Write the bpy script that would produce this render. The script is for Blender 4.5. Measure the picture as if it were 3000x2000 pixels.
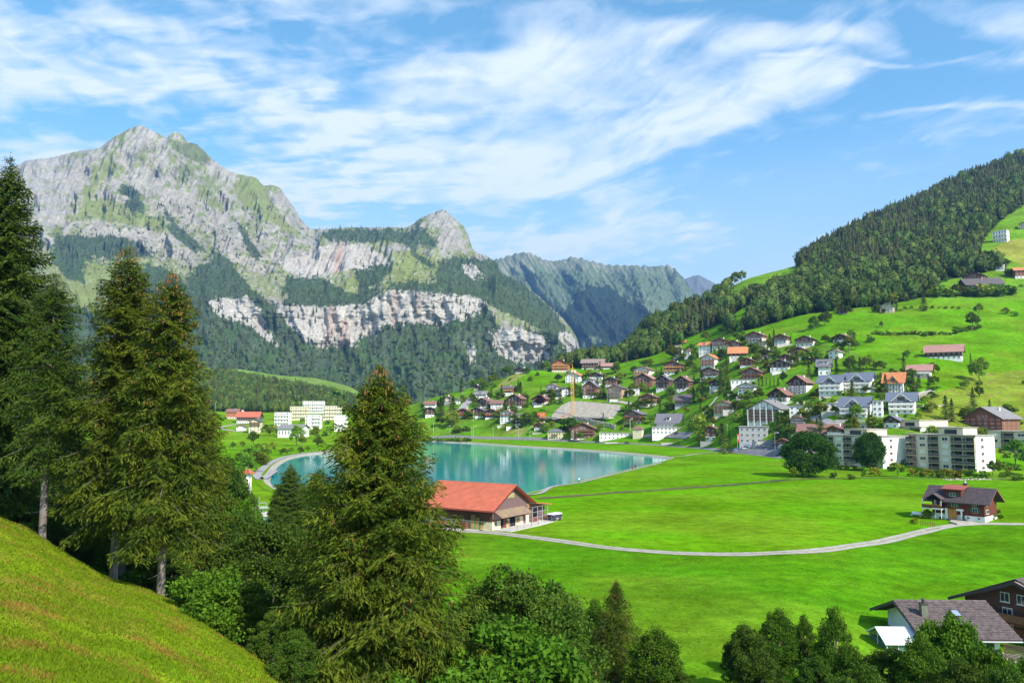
import bpy, math, random
import numpy as np
from mathutils import Vector, Matrix
for _o in list(bpy.data.objects): bpy.data.objects.remove(_o)
SC = bpy.context.scene
COL = SC.collection
RND = random.Random(7)
NR = np.random.RandomState(11)
# ------------------------------------------------------------------ camera, sky, sun, exposure
CZ, F, PITCH = 24.0, 1830.0, math.atan(166/1830.0)
cam = bpy.data.cameras.new('camera'); camo = bpy.data.objects.new('camera', cam); COL.objects.link(camo)
cam.sensor_fit = 'HORIZONTAL'; cam.sensor_width = 36; cam.lens = 36*F/2352.0
cam.clip_start = 1.0; cam.clip_end = 40000
camo.location = (0, 0, CZ); camo.rotation_euler = (math.pi/2+PITCH, 0, 0)
SC.camera = camo
SC.view_settings.view_transform = 'Standard'; SC.view_settings.look = 'None'
SC.view_settings.exposure = 0.77; SC.view_settings.gamma = 1; SC.view_settings.use_curve_mapping = False
SUN = Vector((0.50, -0.58, 0.64)).normalized()
sl = bpy.data.lights.new('sun', 'SUN'); sl.energy = 5.0; sl.angle = math.radians(0.53); sl.color = (1, .93, .82)
so = bpy.data.objects.new('sun', sl); COL.objects.link(so); so.rotation_euler = SUN.to_track_quat('Z', 'Y').to_euler()
so.location = (300, -200, 900)
W = bpy.data.worlds.new('World'); SC.world = W; W.use_nodes = True
def world():
    nt = W.node_tree; nt.nodes.clear(); N = nt.nodes.new; L = nt.links.new
    out = N('ShaderNodeOutputWorld'); bg = N('ShaderNodeBackground'); bg.inputs[1].default_value = 0.15
    sky = N('ShaderNodeTexSky'); sky.sky_type = 'NISHITA'; sky.sun_disc = False
    sky.sun_elevation = math.asin(SUN.z); sky.sun_rotation = math.atan2(SUN.x, SUN.y)
    sky.altitude = 1000; sky.air_density = 1.0; sky.dust_density = 0.6; sky.ozone_density = 2.6
    def M(op, a, b=None, c=None):
        n = N('ShaderNodeMath'); n.operation = op
        for i, v in enumerate((a, b, c)):
            if v is None: continue
            if isinstance(v, (int, float)): n.inputs[i].default_value = v
            else: L(v, n.inputs[i])
        return n.outputs[0]
    hs = N('ShaderNodeHueSaturation'); hs.inputs['Saturation'].default_value = 1.22; hs.inputs['Value'].default_value = 1.0; hs.inputs['Hue'].default_value = .478
    L(sky.outputs[0], hs.inputs['Color'])
    tc = N('ShaderNodeTexCoord'); sp = N('ShaderNodeSeparateXYZ'); L(tc.outputs['Generated'], sp.inputs[0])
    x, y, z = sp.outputs
    zz = M('ADD', M('MAXIMUM', z, 0.0), 0.10)
    px, py = M('DIVIDE', x, zz), M('DIVIDE', y, zz)
    def noise(sx, sy, scale, det, rough, dist, off=0, rot=0):
        cb = N('ShaderNodeCombineXYZ'); c, s = math.cos(rot), math.sin(rot)
        rx = M('ADD', M('MULTIPLY', px, c), M('MULTIPLY', py, -s)); ry = M('ADD', M('MULTIPLY', px, s), M('MULTIPLY', py, c))
        L(M('MULTIPLY', rx, sx), cb.inputs[0]); L(M('MULTIPLY', ry, sy), cb.inputs[1]); cb.inputs[2].default_value = off
        n = N('ShaderNodeTexNoise'); n.inputs['Scale'].default_value = scale; n.inputs['Detail'].default_value = det
        n.inputs['Roughness'].default_value = rough; n.inputs['Distortion'].default_value = dist
        L(cb.outputs[0], n.inputs['Vector']); return n.outputs[0]
    def ramp(v, a, b, lo=0., hi=1.):
        m = N('ShaderNodeMapRange'); m.interpolation_type = 'SMOOTHSTEP'; L(v, m.inputs[0])
        for i, q in zip((1, 2, 3, 4), (a, b, lo, hi)): m.inputs[i].default_value = q
        return m.outputs[0]
    big = noise(1, .55, 1.1, 6, .55, .6, 3.0, .25)
    # banks: wide pale veil fanning up to the right, ripples upper left, wisps top
    wa, wb = noise(1, 1, .9, 4, .6, .2, 12.0), noise(1, 1, .9, 4, .6, .2, 17.0)
    wx = M('ADD', px, M('MULTIPLY', M('SUBTRACT', wa, .5), .9)); wy = M('ADD', py, M('MULTIPLY', M('SUBTRACT', wb, .5), 1.4))
    bank = CLOUDBANKS(M, ramp, wx, wy, big)
    rip = noise(.7, 2.0, 4.2, 5, .55, .6, 1.0, .12); wisp = noise(1.3, .8, 5.0, 6, .6, .8, 2.0, -.5)
    puff = noise(1, 1.1, 9, 4, .5, .4, 5.0, 0)
    fib = noise(2.2, .6, 1.5, 7, .6, .7, 9.0, -.62)
    left = ramp(px, .35, -.55)
    t1 = M('ADD', M('MULTIPLY', ramp(rip, .3, .7), .5), M('MULTIPLY', ramp(puff, .3, .7), .5))
    t2 = M('ADD', M('MULTIPLY', ramp(fib, .25, .75), .55), M('MULTIPLY', ramp(wisp, .3, .7), .45))
    tex = M('ADD', M('MULTIPLY', t1, left), M('MULTIPLY', t2, M('SUBTRACT', 1.0, left)))
    dens = M('MULTIPLY', ramp(M('ADD', M('MULTIPLY', bank, .95), M('MULTIPLY', M('SUBTRACT', tex, .5), .85)), -.05, 1.2), 1.0)
    hor = ramp(z, .36, .04, .06, .86)    # thin high veil whitening towards the horizon
    dens = M('MINIMUM', M('MAXIMUM', dens, M('MULTIPLY', hor, ramp(big, .2, .7, .6, 1))), .80)
    dens = M('MAXIMUM', dens, ramp(z, .20, .04, 0, .72))
    mx = N('ShaderNodeMix'); mx.data_type = 'RGBA'; L(dens, mx.inputs[0]); L(hs.outputs[0], mx.inputs[6])
    mx.inputs[7].default_value = (5.0, 5.2, 5.45, 1)
    L(mx.outputs[2], bg.inputs[0]); L(bg.outputs[0], out.inputs[0])
def CLOUDBANKS(M, ramp, px, py, big):
    b = M('ADD', M('MULTIPLY', ramp(big, .25, .8), .40), .10)
    def pl(U, V):     # a place on the cloud layer seen in that direction of the photograph
        a, e = ray(U, V); n = math.sqrt(1+a*a+e*e); z = max(e/n, 0)+.10; return float(a/n/z), float(1/n/z)
    for (u0, v0, u1, v1, w, k) in CLOUDS:
        (ax, ay), (bx, by) = pl(u0, v0), pl(u1, v1); dx, dy = bx-ax, by-ay; q = dx*dx+dy*dy; w = w*(ay+by)*.5
        rx, ry = M('SUBTRACT', px, ax), M('SUBTRACT', py, ay)
        t = M('MINIMUM', M('MAXIMUM', M('DIVIDE', M('ADD', M('MULTIPLY', rx, dx), M('MULTIPLY', ry, dy)), q), 0.0), 1.0)
        ex, ey = M('SUBTRACT', rx, M('MULTIPLY', t, dx)), M('SUBTRACT', ry, M('MULTIPLY', t, dy))
        d = M('SQRT', M('ADD', M('MULTIPLY', ex, ex), M('MULTIPLY', ey, ey)))
        v = M('MULTIPLY', ramp(d, w, 0.0), k); b = M('MAXIMUM', b, v) if k > 0 else M('ADD', b, v)
    return b
CLOUDS = [(500,470,1250,400,.26,.80), (750,330,1250,200,.28,.72), (1150,420,1750,240,.15,.74), (1000,200,1480,150,.20,.66), (1500,150,1980,50,.11,.64), (1650,190,2000,140,.05,.6), (-100,120,600,200,.30,.70), (-100,360,600,480,.20,.85),
          (1400,300,1800,180,.07,.6), (1500,640,2400,400,.09,.62), (1900,340,2500,290,.05,.55), (1000,620,1500,560,.25,.80), (1200,120,1490,0,.05,.5), (650,60,1000,20,.08,.5), (1750,260,2300,60,.05,.45), (2000,20,2352,30,.08,-.3), (1900,250,2300,230,.14,-.28), (1050,90,1400,60,.10,-.30), (0,230,180,250,.08,-.25)]
# ------------------------------------------------------------------ small tools
def ray(U, V):
    dx, dy = (np.asarray(U, float)-1176)/F, (784-np.asarray(V, float))/F
    y = math.cos(PITCH)-dy*math.sin(PITCH); z = math.sin(PITCH)+dy*math.cos(PITCH)
    return dx/y, z/y
world()
def P(U, V, D):
    a, e = ray(U, V); return (float(a*D), float(D), float(CZ+e*D))
def _h(ix, iy, s):
    n = (ix.astype(np.int64)*374761393+iy.astype(np.int64)*668265263+s*1442695041) & 0xffffffff
    n = ((n ^ (n >> 13))*1274126177) & 0xffffffff
    return (n ^ (n >> 16)) & 0xffffffff
def pn(x, y, s=0):
    x = np.asarray(x, float); y = np.asarray(y, float)
    ix, iy = np.floor(x), np.floor(y); fx, fy = x-ix, y-iy
    u, v = fx*fx*fx*(fx*(fx*6-15)+10), fy*fy*fy*(fy*(fy*6-15)+10)
    def g(dx, dy):
        a = _h(ix+dx, iy+dy, s)/4294967296.0*2*np.pi
        return np.cos(a)*(fx-dx)+np.sin(a)*(fy-dy)
    a, b, c, d = g(0, 0), g(1, 0), g(0, 1), g(1, 1)
    return ((a*(1-u)+b*u)*(1-v)+(c*(1-u)+d*u)*v)*1.5
def fbm(x, y, o=4, s=0, r=.5):
    t = 0; k = 1; n = 0
    for i in range(o): t = t+k*pn(x*2**i, y*2**i, s+i*17); n += k; k *= r
    return t/n
def ridge(x, y, o=4, s=0, r=.5):
    t = 0; k = 1; n = 0
    for i in range(o): t = t+k*(1-np.abs(pn(x*2**i, y*2**i, s+i*17))*2); n += k; k *= r
    return t/n
def inpoly(x, y, poly):
    r = np.zeros(np.shape(x), bool); n = len(poly); j = n-1
    for i in range(n):
        (xi, yi), (xj, yj) = poly[i], poly[j]
        if yi != yj: r ^= ((yi > y) != (yj > y)) & (x < (xj-xi)*(y-yi)/(yj-yi)+xi)
        j = i
    return r
def rawmesh(name, V, faces, mats, mi=None, smooth=False, col=None, uv=None):
    """faces: list of int arrays (n,3) or (n,4), or python lists"""
    me = bpy.data.meshes.new(name); V = np.asarray(V, np.float32).reshape(-1, 3)
    if not isinstance(faces, (list, tuple)) or (len(faces) and not isinstance(faces[0], np.ndarray)):
        fl = faces if isinstance(faces, np.ndarray) else None
        if fl is None:
            me.from_pydata([tuple(map(float, v)) for v in V], [], [tuple(f) for f in faces])
            for m in mats: me.materials.append(m)
            if mi is not None: me.polygons.foreach_set('material_index', np.asarray(mi, np.int32))
            if smooth: me.polygons.foreach_set('use_smooth', np.ones(len(me.polygons), bool))
            me.update(); return me
        faces = [fl]
    faces = [f for f in faces if len(f)]
    li = np.concatenate([f.ravel() for f in faces]).astype(np.int32)
    cnt = np.concatenate([np.full(len(f), f.shape[1]) for f in faces]).astype(np.int32)
    st = np.concatenate([[0], np.cumsum(cnt)[:-1]]).astype(np.int32)
    me.vertices.add(len(V)); me.vertices.foreach_set('co', V.ravel())
    me.loops.add(len(li)); me.loops.foreach_set('vertex_index', li)
    me.polygons.add(len(cnt)); me.polygons.foreach_set('loop_start', st); me.polygons.foreach_set('loop_total', cnt)
    if mi is not None: me.polygons.foreach_set('material_index', np.asarray(mi, np.int32))
    me.polygons.foreach_set('use_smooth', np.full(len(cnt), bool(smooth)))
    for m in mats: me.materials.append(m)
    if col is not None:
        at = me.color_attributes.new('cover', 'FLOAT_COLOR', 'POINT')
        c = np.ones((len(V), 4), np.float32); c[:, :col.shape[1]] = col
        at.data.foreach_set('color', c.ravel())
    me.update(); me.validate(); return me
def link(name, me, parent=None, loc=None, rz=None, **props):
    o = bpy.data.objects.new(name, me); COL.objects.link(o)
    if parent: o.parent = parent
    if loc is not None: o.location = loc
    if rz is not None: o.rotation_euler = (0, 0, rz)
    for k, v in props.items(): o[k] = v
    return o
def thing(name, label, cat, loc=(0, 0, 0), rz=0, group=None, me=None):
    o = link(name, me, None, loc, rz); o['label'] = label; o['category'] = cat
    if cat in ('wall', 'fence', 'gate'): o['kind'] = 'thing'
    if group: o['group'] = group
    return o
def copy_tree(o, parent=None):
    c = o.copy(); COL.objects.link(c)
    if parent: c.parent = parent
    for ch in o.children: copy_tree(ch, c)
    return c
class MB:
    """collects boxes, prisms and bars into one mesh"""
    def __init__(s): s.v = []; s.f = []; s.m = []
    def add(s, vs, fs, m=0):
        n = len(s.v); s.v += [tuple(map(float, v)) for v in vs]; s.f += [tuple(i+n for i in f) for f in fs]; s.m += [m]*len(fs); return s
    def box(s, x0, y0, z0, x1, y1, z1, m=0):
        vs = [(x0,y0,z0),(x1,y0,z0),(x1,y1,z0),(x0,y1,z0),(x0,y0,z1),(x1,y0,z1),(x1,y1,z1),(x0,y1,z1)]
        return s.add(vs, [(0,3,2,1),(4,5,6,7),(0,1,5,4),(1,2,6,5),(2,3,7,6),(3,0,4,7)], m)
    def prism(s, poly, y0, y1, m=0, axis='y'):
        n = len(poly)
        if axis == 'y': a = [(p[0], y0, p[1]) for p in poly]; b = [(p[0], y1, p[1]) for p in poly]
        elif axis == 'x': a = [(y0, p[0], p[1]) for p in poly]; b = [(y1, p[0], p[1]) for p in poly]
        else: a = [(p[0], p[1], y0) for p in poly]; b = [(p[0], p[1], y1) for p in poly]
        fs = [tuple(range(n)), tuple(range(2*n-1, n-1, -1))]+[(i, i+n, (i+1) % n+n, (i+1) % n) for i in range(n)]
        return s.add(a+b, fs, m)
    def bar(s, a, b, r, m=0, n=4, r2=None):
        a, b = Vector(a), Vector(b); d = (b-a).normalized(); r2 = r if r2 is None else r2
        u = d.orthogonal().normalized(); w = d.cross(u); vs = []
        for c, q in ((a, r), (b, r2)):
            for i in range(n):
                t = 2*math.pi*(i+.5)/n; vs.append(c+(u*math.cos(t)+w*math.sin(t))*q)
        return s.add(vs, [(i, (i+1) % n, (i+1) % n+n, i+n) for i in range(n)]+[tuple(range(n-1, -1, -1)), tuple(range(n, 2*n))], m)
    def mesh(s, name, mats, smooth=False):
        return rawmesh(name, s.v, s.f, mats, s.m, smooth)
# ------------------------------------------------------------------ materials
def mat(name, color, rough=.8, var=.0, scale=1.0, bump=0., metal=0., color2=None, spec=.3, coord='Object', detail=4, stretch=None, rnd=0.):
    m = bpy.data.materials.new(name); m.use_nodes = True; nt = m.node_tree; N = nt.nodes.new; L = nt.links.new
    b = nt.nodes['Principled BSDF']; b.inputs['Roughness'].default_value = rough; b.inputs['Metallic'].default_value = metal
    b.inputs['Specular IOR Level'].default_value = spec
    c = tuple(color)+(1,); b.inputs['Base Color'].default_value = c
    if var or bump or color2:
        tc = N('ShaderNodeTexCoord'); src = tc.outputs[coord]
        if stretch:
            mp = N('ShaderNodeMapping'); mp.inputs['Scale'].default_value = stretch; L(src, mp.inputs[0]); src = mp.outputs[0]
        n = N('ShaderNodeTexNoise'); n.inputs['Scale'].default_value = scale; n.inputs['Detail'].default_value = detail; L(src, n.inputs['Vector'])
        if var or color2:
            mr = N('ShaderNodeMapRange'); L(n.outputs[0], mr.inputs[0]); mr.inputs[1].default_value = .32; mr.inputs[2].default_value = .68
            mx = N('ShaderNodeMix'); mx.data_type = 'RGBA'; L(mr.outputs[0], mx.inputs[0])
            c2 = color2 or tuple(min(1, x*(1+var)) for x in color); c1 = color if color2 else tuple(x*(1-var) for x in color)
            mx.inputs[6].default_value = tuple(c1)+(1,); mx.inputs[7].default_value = tuple(c2)+(1,)
            col = mx.outputs[2]
            if rnd:
                oi = N('ShaderNodeObjectInfo'); hs = N('ShaderNodeHueSaturation'); r = N('ShaderNodeMapRange'); L(oi.outputs['Random'], r.inputs[0])
                r.inputs[3].default_value = 1-rnd; r.inputs[4].default_value = 1+rnd; L(r.outputs[0], hs.inputs['Value']); L(col, hs.inputs['Color'])
                r2 = N('ShaderNodeMapRange'); L(oi.outputs['Random'], r2.inputs[0]); r2.inputs[3].default_value = .5+rnd*.06; r2.inputs[4].default_value = .5-rnd*.07; L(r2.outputs[0], hs.inputs['Hue'])
                col = hs.outputs[0]
            L(col, b.inputs['Base Color'])
        if bump:
            bp = N('ShaderNodeBump'); bp.inputs['Strength'].default_value = .6; bp.inputs['Distance'].default_value = bump
            L(n.outputs[0], bp.inputs['Height']); L(bp.outputs[0], b.inputs['Normal'])
    return m
def leafmat(name, c1, c2, rnd=.25, trans=.3, scale=.5, lo=.35, hi=.66):
    m = bpy.data.materials.new(name); m.use_nodes = True; nt = m.node_tree; N = nt.nodes.new; L = nt.links.new
    nt.nodes.clear(); out = N('ShaderNodeOutputMaterial')
    tc = N('ShaderNodeTexCoord'); n = N('ShaderNodeTexNoise'); n.inputs['Scale'].default_value = scale; n.inputs['Detail'].default_value = 5; L(tc.outputs['Object'], n.inputs['Vector'])
    mr = N('ShaderNodeMapRange'); L(n.outputs[0], mr.inputs[0]); mr.inputs[1].default_value = lo; mr.inputs[2].default_value = hi
    mx = N('ShaderNodeMix'); mx.data_type = 'RGBA'; L(mr.outputs[0], mx.inputs[0]); mx.inputs[6].default_value = tuple(c1)+(1,); mx.inputs[7].default_value = tuple(c2)+(1,)
    oi = N('ShaderNodeObjectInfo'); hs = N('ShaderNodeHueSaturation'); L(mx.outputs[2], hs.inputs['Color'])
    r = N('ShaderNodeMapRange'); L(oi.outputs['Random'], r.inputs[0]); r.inputs[3].default_value = 1-rnd; r.inputs[4].default_value = 1+rnd*1.3; L(r.outputs[0], hs.inputs['Value'])
    r2 = N('ShaderNodeMath'); r2.operation = 'MULTIPLY'; L(oi.outputs['Random'], r2.inputs[0]); r2.inputs[1].default_value = 7.31
    r3 = N('ShaderNodeMath'); r3.operation = 'FRACT'; L(r2.outputs[0], r3.inputs[0])
    r4 = N('ShaderNodeMapRange'); L(r3.outputs[0], r4.inputs[0]); r4.inputs[3].default_value = .5-rnd*.09; r4.inputs[4].default_value = .5+rnd*.05; L(r4.outputs[0], hs.inputs['Hue'])
    g = N('ShaderNodeNewGeometry')
    isl = N('ShaderNodeMapRange'); L(g.outputs['Random Per Island'], isl.inputs[0]); isl.inputs[3].default_value = .72; isl.inputs[4].default_value = 1.3
    h2 = N('ShaderNodeHueSaturation'); L(hs.outputs[0], h2.inputs['Color']); L(isl.outputs[0], h2.inputs['Value'])
    d = N('ShaderNodeBsdfPrincipled'); d.inputs['Roughness'].default_value = .62; d.inputs['Specular IOR Level'].default_value = .08; L(h2.outputs[0], d.inputs['Base Color'])
    if trans:
        t = N('ShaderNodeBsdfTranslucent'); L(h2.outputs[0], t.inputs['Color'])
        ms = N('ShaderNodeMixShader'); ms.inputs[0].default_value = trans; L(d.outputs[0], ms.inputs[1]); L(t.outputs[0], ms.inputs[2]); L(ms.outputs[0], out.inputs[0])
    else: L(d.outputs[0], out.inputs[0])
    return m
def covermat(name, rough=1., s1=.05, s2=.8, bump=.3, amp=.35, spec=.0, s3=None, stretch=None):
    """ground: base colour from the land cover of the mesh, broken up by two sizes of noise"""
    m = bpy.data.materials.new(name); m.use_nodes = True; nt = m.node_tree; N = nt.nodes.new; L = nt.links.new
    b = nt.nodes['Principled BSDF']; b.inputs['Roughness'].default_value = rough; b.inputs['Specular IOR Level'].default_value = spec
    at = N('ShaderNodeVertexColor'); at.layer_name = 'cover'; tc = N('ShaderNodeTexCoord'); col = at.outputs[0]
    src = tc.outputs['Object']
    if stretch: mp = N('ShaderNodeMapping'); mp.inputs['Scale'].default_value = stretch; L(src, mp.inputs[0]); src = mp.outputs[0]
    ns = []
    for sc, k, det in ((s1, amp, 3), (s2, amp*.9, 6))+(((s3, amp, 4),) if s3 else ()):
        n = N('ShaderNodeTexNoise'); n.inputs['Scale'].default_value = sc; n.inputs['Detail'].default_value = det; n.inputs['Roughness'].default_value = .62; L(src, n.inputs['Vector'])
        mr = N('ShaderNodeMapRange'); L(n.outputs[0], mr.inputs[0]); mr.inputs[1].default_value = .3; mr.inputs[2].default_value = .7
        mr.inputs[3].default_value = 1-k; mr.inputs[4].default_value = 1+k
        hs = N('ShaderNodeHueSaturation'); L(mr.outputs[0], hs.inputs['Value']); L(col, hs.inputs['Color']); col = hs.outputs[0]; ns.append(n)
    hh = N('ShaderNodeMapRange'); L(ns[0].outputs[0], hh.inputs[0]); hh.inputs[1].default_value = .3; hh.inputs[2].default_value = .7; hh.inputs[3].default_value = .49; hh.inputs[4].default_value = .508
    L(hh.outputs[0], hs.inputs['Hue'])
    L(col, b.inputs['Base Color'])
    if bump:
        bp = N('ShaderNodeBump'); bp.inputs['Strength'].default_value = .7; bp.inputs['Distance'].default_value = bump; L(ns[-1].outputs[0], bp.inputs['Height']); L(bp.outputs[0], b.inputs['Normal'])
    return m
# ------------------------------------------------------------------ the valley: one ground sheet from feature lines
# every line runs from the far left to the far right; a point is (u, D, z) or (u, v, D, 'v') = height read off along a sight line
def line(pts):
    a = []; 
    for p in pts:
        if len(p) == 4: x, e = ray(p[0], p[1]); a.append((float(x), p[2], CZ+float(e)*p[2]))
        else: a.append(((p[0]-1176)/F, p[1], p[2]))
    a = np.array(a); return a[np.argsort(a[:, 0])]
def vv(*pts): return [(u, v, d, 'v') for u, v, d in pts]
LINES = [
 [(-900,4,19.5),(0,4,19),(700,4,17),(1200,4,13),(3300,4,11)],
 [(-900,20,18.6),(0,18,17.9),(350,22,16.6),(700,30,12.4),(1000,30,8),(1400,30,5),(3300,30,4)],
 [(-900,75,19),(0,70,15.9),(100,68,14.7),(250,65,11.6),(370,63,10.7),(470,57,10.4),(550,50,10.3),(700,40,10.4),(850,40,7.0),(1100,42,3.5),(1400,45,1.5),(3300,50,.5)],
 [(-900,110,8),(0,95,6),(370,88,3),(700,66,2.0),(1100,66,.4),(1700,66,0),(2300,70,-3.5),(3300,70,-4)],
 [(-900,140,0),(700,110,0),(1800,110,0),(2150,98,-2.6),(2350,98,-3.2),(3300,100,-3.5)],
 [(-900,230,0),(1900,230,0),(2350,170,0),(3300,170,0)],
 [(-900,600,0),(550,600,0),(743,640,0),(985,745,1.2),(1200,690,.8),(1500,612,.8),(1600,560,.8),(1700,480,.6),(1900,385,.3),(2100,348,0),(2352,360,1),(3300,380,2)],
 vv((-900,1000,800),(550,1000,800),(743,1000,800),(860,995,830),(985,940,820),(1100,945,790),(1200,950,740),(1500,950,670),(1700,960,540),(1900,960,440),(2100,965,412),(2352,940,450),(3300,900,480)),
 vv((-900,975,950),(550,975,950),(743,975,950),(860,975,920),(985,925,850),(1100,915,840),(1200,905,800),(1300,900,790),(1500,880,760),(1700,900,600),(1900,900,505),(2100,870,520),(2352,870,530),(3300,850,560)),
 vv((-900,955,1050),(550,955,1050),(743,955,1050),(860,950,1000),(985,913,880),(1100,884,890),(1200,851,900),(1300,846,920),(1400,840,920),(1500,820,890),(1600,780,900),(1700,800,730),(1900,800,645),(2100,780,650),(2352,780,645),(3300,740,660)),
 vv((-900,940,1150),(550,942,1150),(743,945,1150),(860,948,1080))+[(985,960,28),(1100,980,50),(1200,1000,60)]+vv((1300,845,1000),(1400,838,1000),(1500,805,990),(1600,755,970),(1700,762,810),(1900,720,790),(2100,692,800),(2352,680,790),(3300,600,800)),
 vv((-900,850,1500),(400,850,1500),(550,868,1500),(700,905,1380),(760,927,1300))+[(860,1300,10),(985,1250,0),(1100,1250,20),(1200,1200,40)]+vv((1300,850,1100),(1400,836,1120),(1455,805,1080),(1475,765,1075),(1500,745,1075),(1560,716,1085),(1640,688,1130),(1700,645,1180),(1760,624,1200),(1830,606,1240),(1900,562,1300),(2100,468,1450),(2352,362,1600),(3300,60,1900)),
 vv((-900,870,1800),(400,856,1800),(550,860,1800),(700,888,1750),(760,892,1700),(820,893,1700))+[(900,1800,-20),(985,1600,-30),(1200,1600,-30),(1500,1500,20),(1700,1600,120),(1900,1800,200),(2100,2000,300),(2352,2200,400),(3300,2600,600)],
 vv((-900,835,2300),(480,842,2200),(550,847,2200),(700,862,2200),(810,886,2200))+[(900,2300,-20),(1400,2300,-40),(1700,2500,-20),(2352,3000,200),(3300,3300,400)],
 [(-900,3100,-60),(1700,3100,-70),(2352,3700,0),(3300,3900,100)],
]
LN = [line(l) for l in LINES]
AG = np.linspace((-700-1176)/F, (3000-1176)/F, 470)
DG = np.unique(np.concatenate([np.geomspace(4, 60, 56), np.linspace(60, 240, 56), np.linspace(240, 560, 120), np.linspace(560, 1100, 140), np.linspace(1100, 1700, 90), np.linspace(1700, 3700, 46)]))
def build_grid():
    lD = np.array([np.interp(AG, l[:, 0], l[:, 1]) for l in LN]); lz = np.array([np.interp(AG, l[:, 0], l[:, 2]) for l in LN])
    lD = np.maximum.accumulate(lD+np.arange(len(LN))[:, None]*.01, 0)
    Z = np.array([np.interp(DG, lD[:, i], lz[:, i]) for i in range(len(AG))])
    for _ in range(5):
        Z[1:-1] = (Z[:-2]+2*Z[1:-1]+Z[2:])/4
        Z[:, 1:-1] = (Z[:, :-2]+2*Z[:, 1:-1]+Z[:, 2:])/4
    return Z
ZG = build_grid()
XG = AG[:, None]*DG[None, :]; YG = np.broadcast_to(DG[None, :], XG.shape)
hill = np.clip((ZG-1.5)/25, 0, 1)*(YG > 230)
ZG = ZG+hill*(1.4*fbm(XG/70, YG/45, 4, 3)+.35*fbm(XG/9, YG/7, 2, 9))+np.clip((YG-900)/500, 0, 1)*hill*9*fbm(XG/140, YG/140, 4, 21)
ZG += np.where(YG < 75, .22*fbm(XG/3.5, YG/3, 4, 5)+.5*fbm(XG/13, YG/11, 2, 8), .12*fbm(XG/30, YG/30, 3, 6)*(YG < 600))
def zat(X, Y):
    X = np.asarray(X, float); Y = np.clip(np.asarray(Y, float), DG[0], DG[-1]); a = np.clip(X/Y, AG[0], AG[-1])
    fi = (a-AG[0])/(AG[1]-AG[0]); i = np.clip(fi.astype(int), 0, len(AG)-2); fi = fi-i
    j = np.clip(np.searchsorted(DG, Y)-1, 0, len(DG)-2); fj = (Y-DG[j])/(DG[j+1]-DG[j])
    return (ZG[i, j]*(1-fi)+ZG[i+1, j]*fi)*(1-fj)+(ZG[i, j+1]*(1-fi)+ZG[i+1, j+1]*fi)*fj
DH = np.concatenate([np.arange(90, 1200, .5), np.arange(1200, 2600, 3)])
DHN = np.arange(10, 78, .1)
def hit(U, V, near=False, z=None, dmin=0):
    """where the sight line through a point of the photograph meets the ground (or the level z)"""
    a, e = ray(U, V)
    if z is not None: D = (z-CZ)/e; return Vector((float(a*D), float(D), z))
    D = DHN if near else DH
    D = D[D >= dmin]
    zr = CZ+e*D; zt = zat(a*D, D); k = np.nonzero(zt >= zr)[0]
    k = k[0] if len(k) else int(np.argmin((zr-zt)/D))
    return Vector((float(a*D[k]), float(D[k]), float(zt[k])))
def tocrop(c, x, y):
    if c == 'A': return 940.8+x*.23333, 705.6+y*.23333
    if c == 'B': return 1411.2+x*.2, 705.6+y*.2
    if c == 'C': return 1881.6+x*.2, 705.6+y*.2
    if c == 'D': return 1646.4+x*.3, 901.6+y*.3
    if c == 'E': return 470.4+x*.23333, 862.4+y*.23333
    if c == 'G': return 1881.6+x*.2, 1293.6+y*.2
    if c == 'R': return 1724.8+x*.275, 313.6+y*.275
    if c == 'H': return 2038.4+x*.13333, 1097.6+y*.13333
    if c == 'K': return 980+x*.13333, 1081.9+y*.13333
    return x, y
CS = {'A': .23333, 'B': .2, 'C': .2, 'D': .3, 'E': .23333, 'G': .2, 'R': .275, 'H': .13333, 'K': .13333, '': 1}
# lake outline in the photograph, laid on its level
ZL = -0.7
LAKE_UV = [(622,1105),(629,1086),(643,1068),(669,1054),(704,1045.5),(743,1041),(800,1034),(860,1025),(920,1018),(978,1013.6),(1030,1016),(1081,1018),(1151,1023),(1221,1027.5),(1337,1034.5),(1420,1041),(1489.5,1047.5),(1522,1051),(1536,1054),(1520,1060),(1470,1072),(1400,1089),(1330,1106),(1270,1119),(1210,1134),(1130,1150),(1000,1165),(860,1168),(740,1158),(665,1135),(632,1118)]
def smooth_closed(pts, n=6):
    out = []; m = len(pts)
    for i in range(m):
        p0, p1, p2, p3 = (Vector(pts[(i+k) % m]) for k in (-1, 0, 1, 2))
        for k in range(n):
            t = k/n; out.append(.5*((2*p1)+(p2-p0)*t+(2*p0-5*p1+4*p2-p3)*t*t+(3*p1-p0-3*p2+p3)*t**3))
    return out
LAKE = [p.xy for p in smooth_closed([hit(u, v, z=ZL) for u, v in LAKE_UV])]
def offset(poly, d):
    out = []; n = len(poly)
    for i in range(n):
        t = (poly[(i+1) % n]-poly[i-1]).normalized(); out.append(poly[i]+Vector((t.y, -t.x))*d)
    return out
_ar = sum(LAKE[i].x*LAKE[(i+1) % len(LAKE)].y-LAKE[(i+1) % len(LAKE)].x*LAKE[i].y for i in range(len(LAKE)))
OUTS = 1 if _ar > 0 else -1
lk_in = inpoly(XG, YG, [tuple(p) for p in offset(LAKE, .4*OUTS)])
lk_out = inpoly(XG, YG, [tuple(p) for p in offset(LAKE, 3.8*OUTS)])
ZG = np.where(lk_out & (YG > 200), np.minimum(ZG, -.45), ZG); ZG = np.where(lk_in & (YG > 200), -6.0, ZG)
def proj(X, Y, Z):
    X, Y, Z = (np.asarray(q, float) for q in (X, Y, Z)); z = Z-CZ
    c = Y*math.cos(PITCH)+z*math.sin(PITCH); up = -Y*math.sin(PITCH)+z*math.cos(PITCH)
    c = np.maximum(c, .1); return 1176+F*X/c, 784-F*up/c
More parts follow.
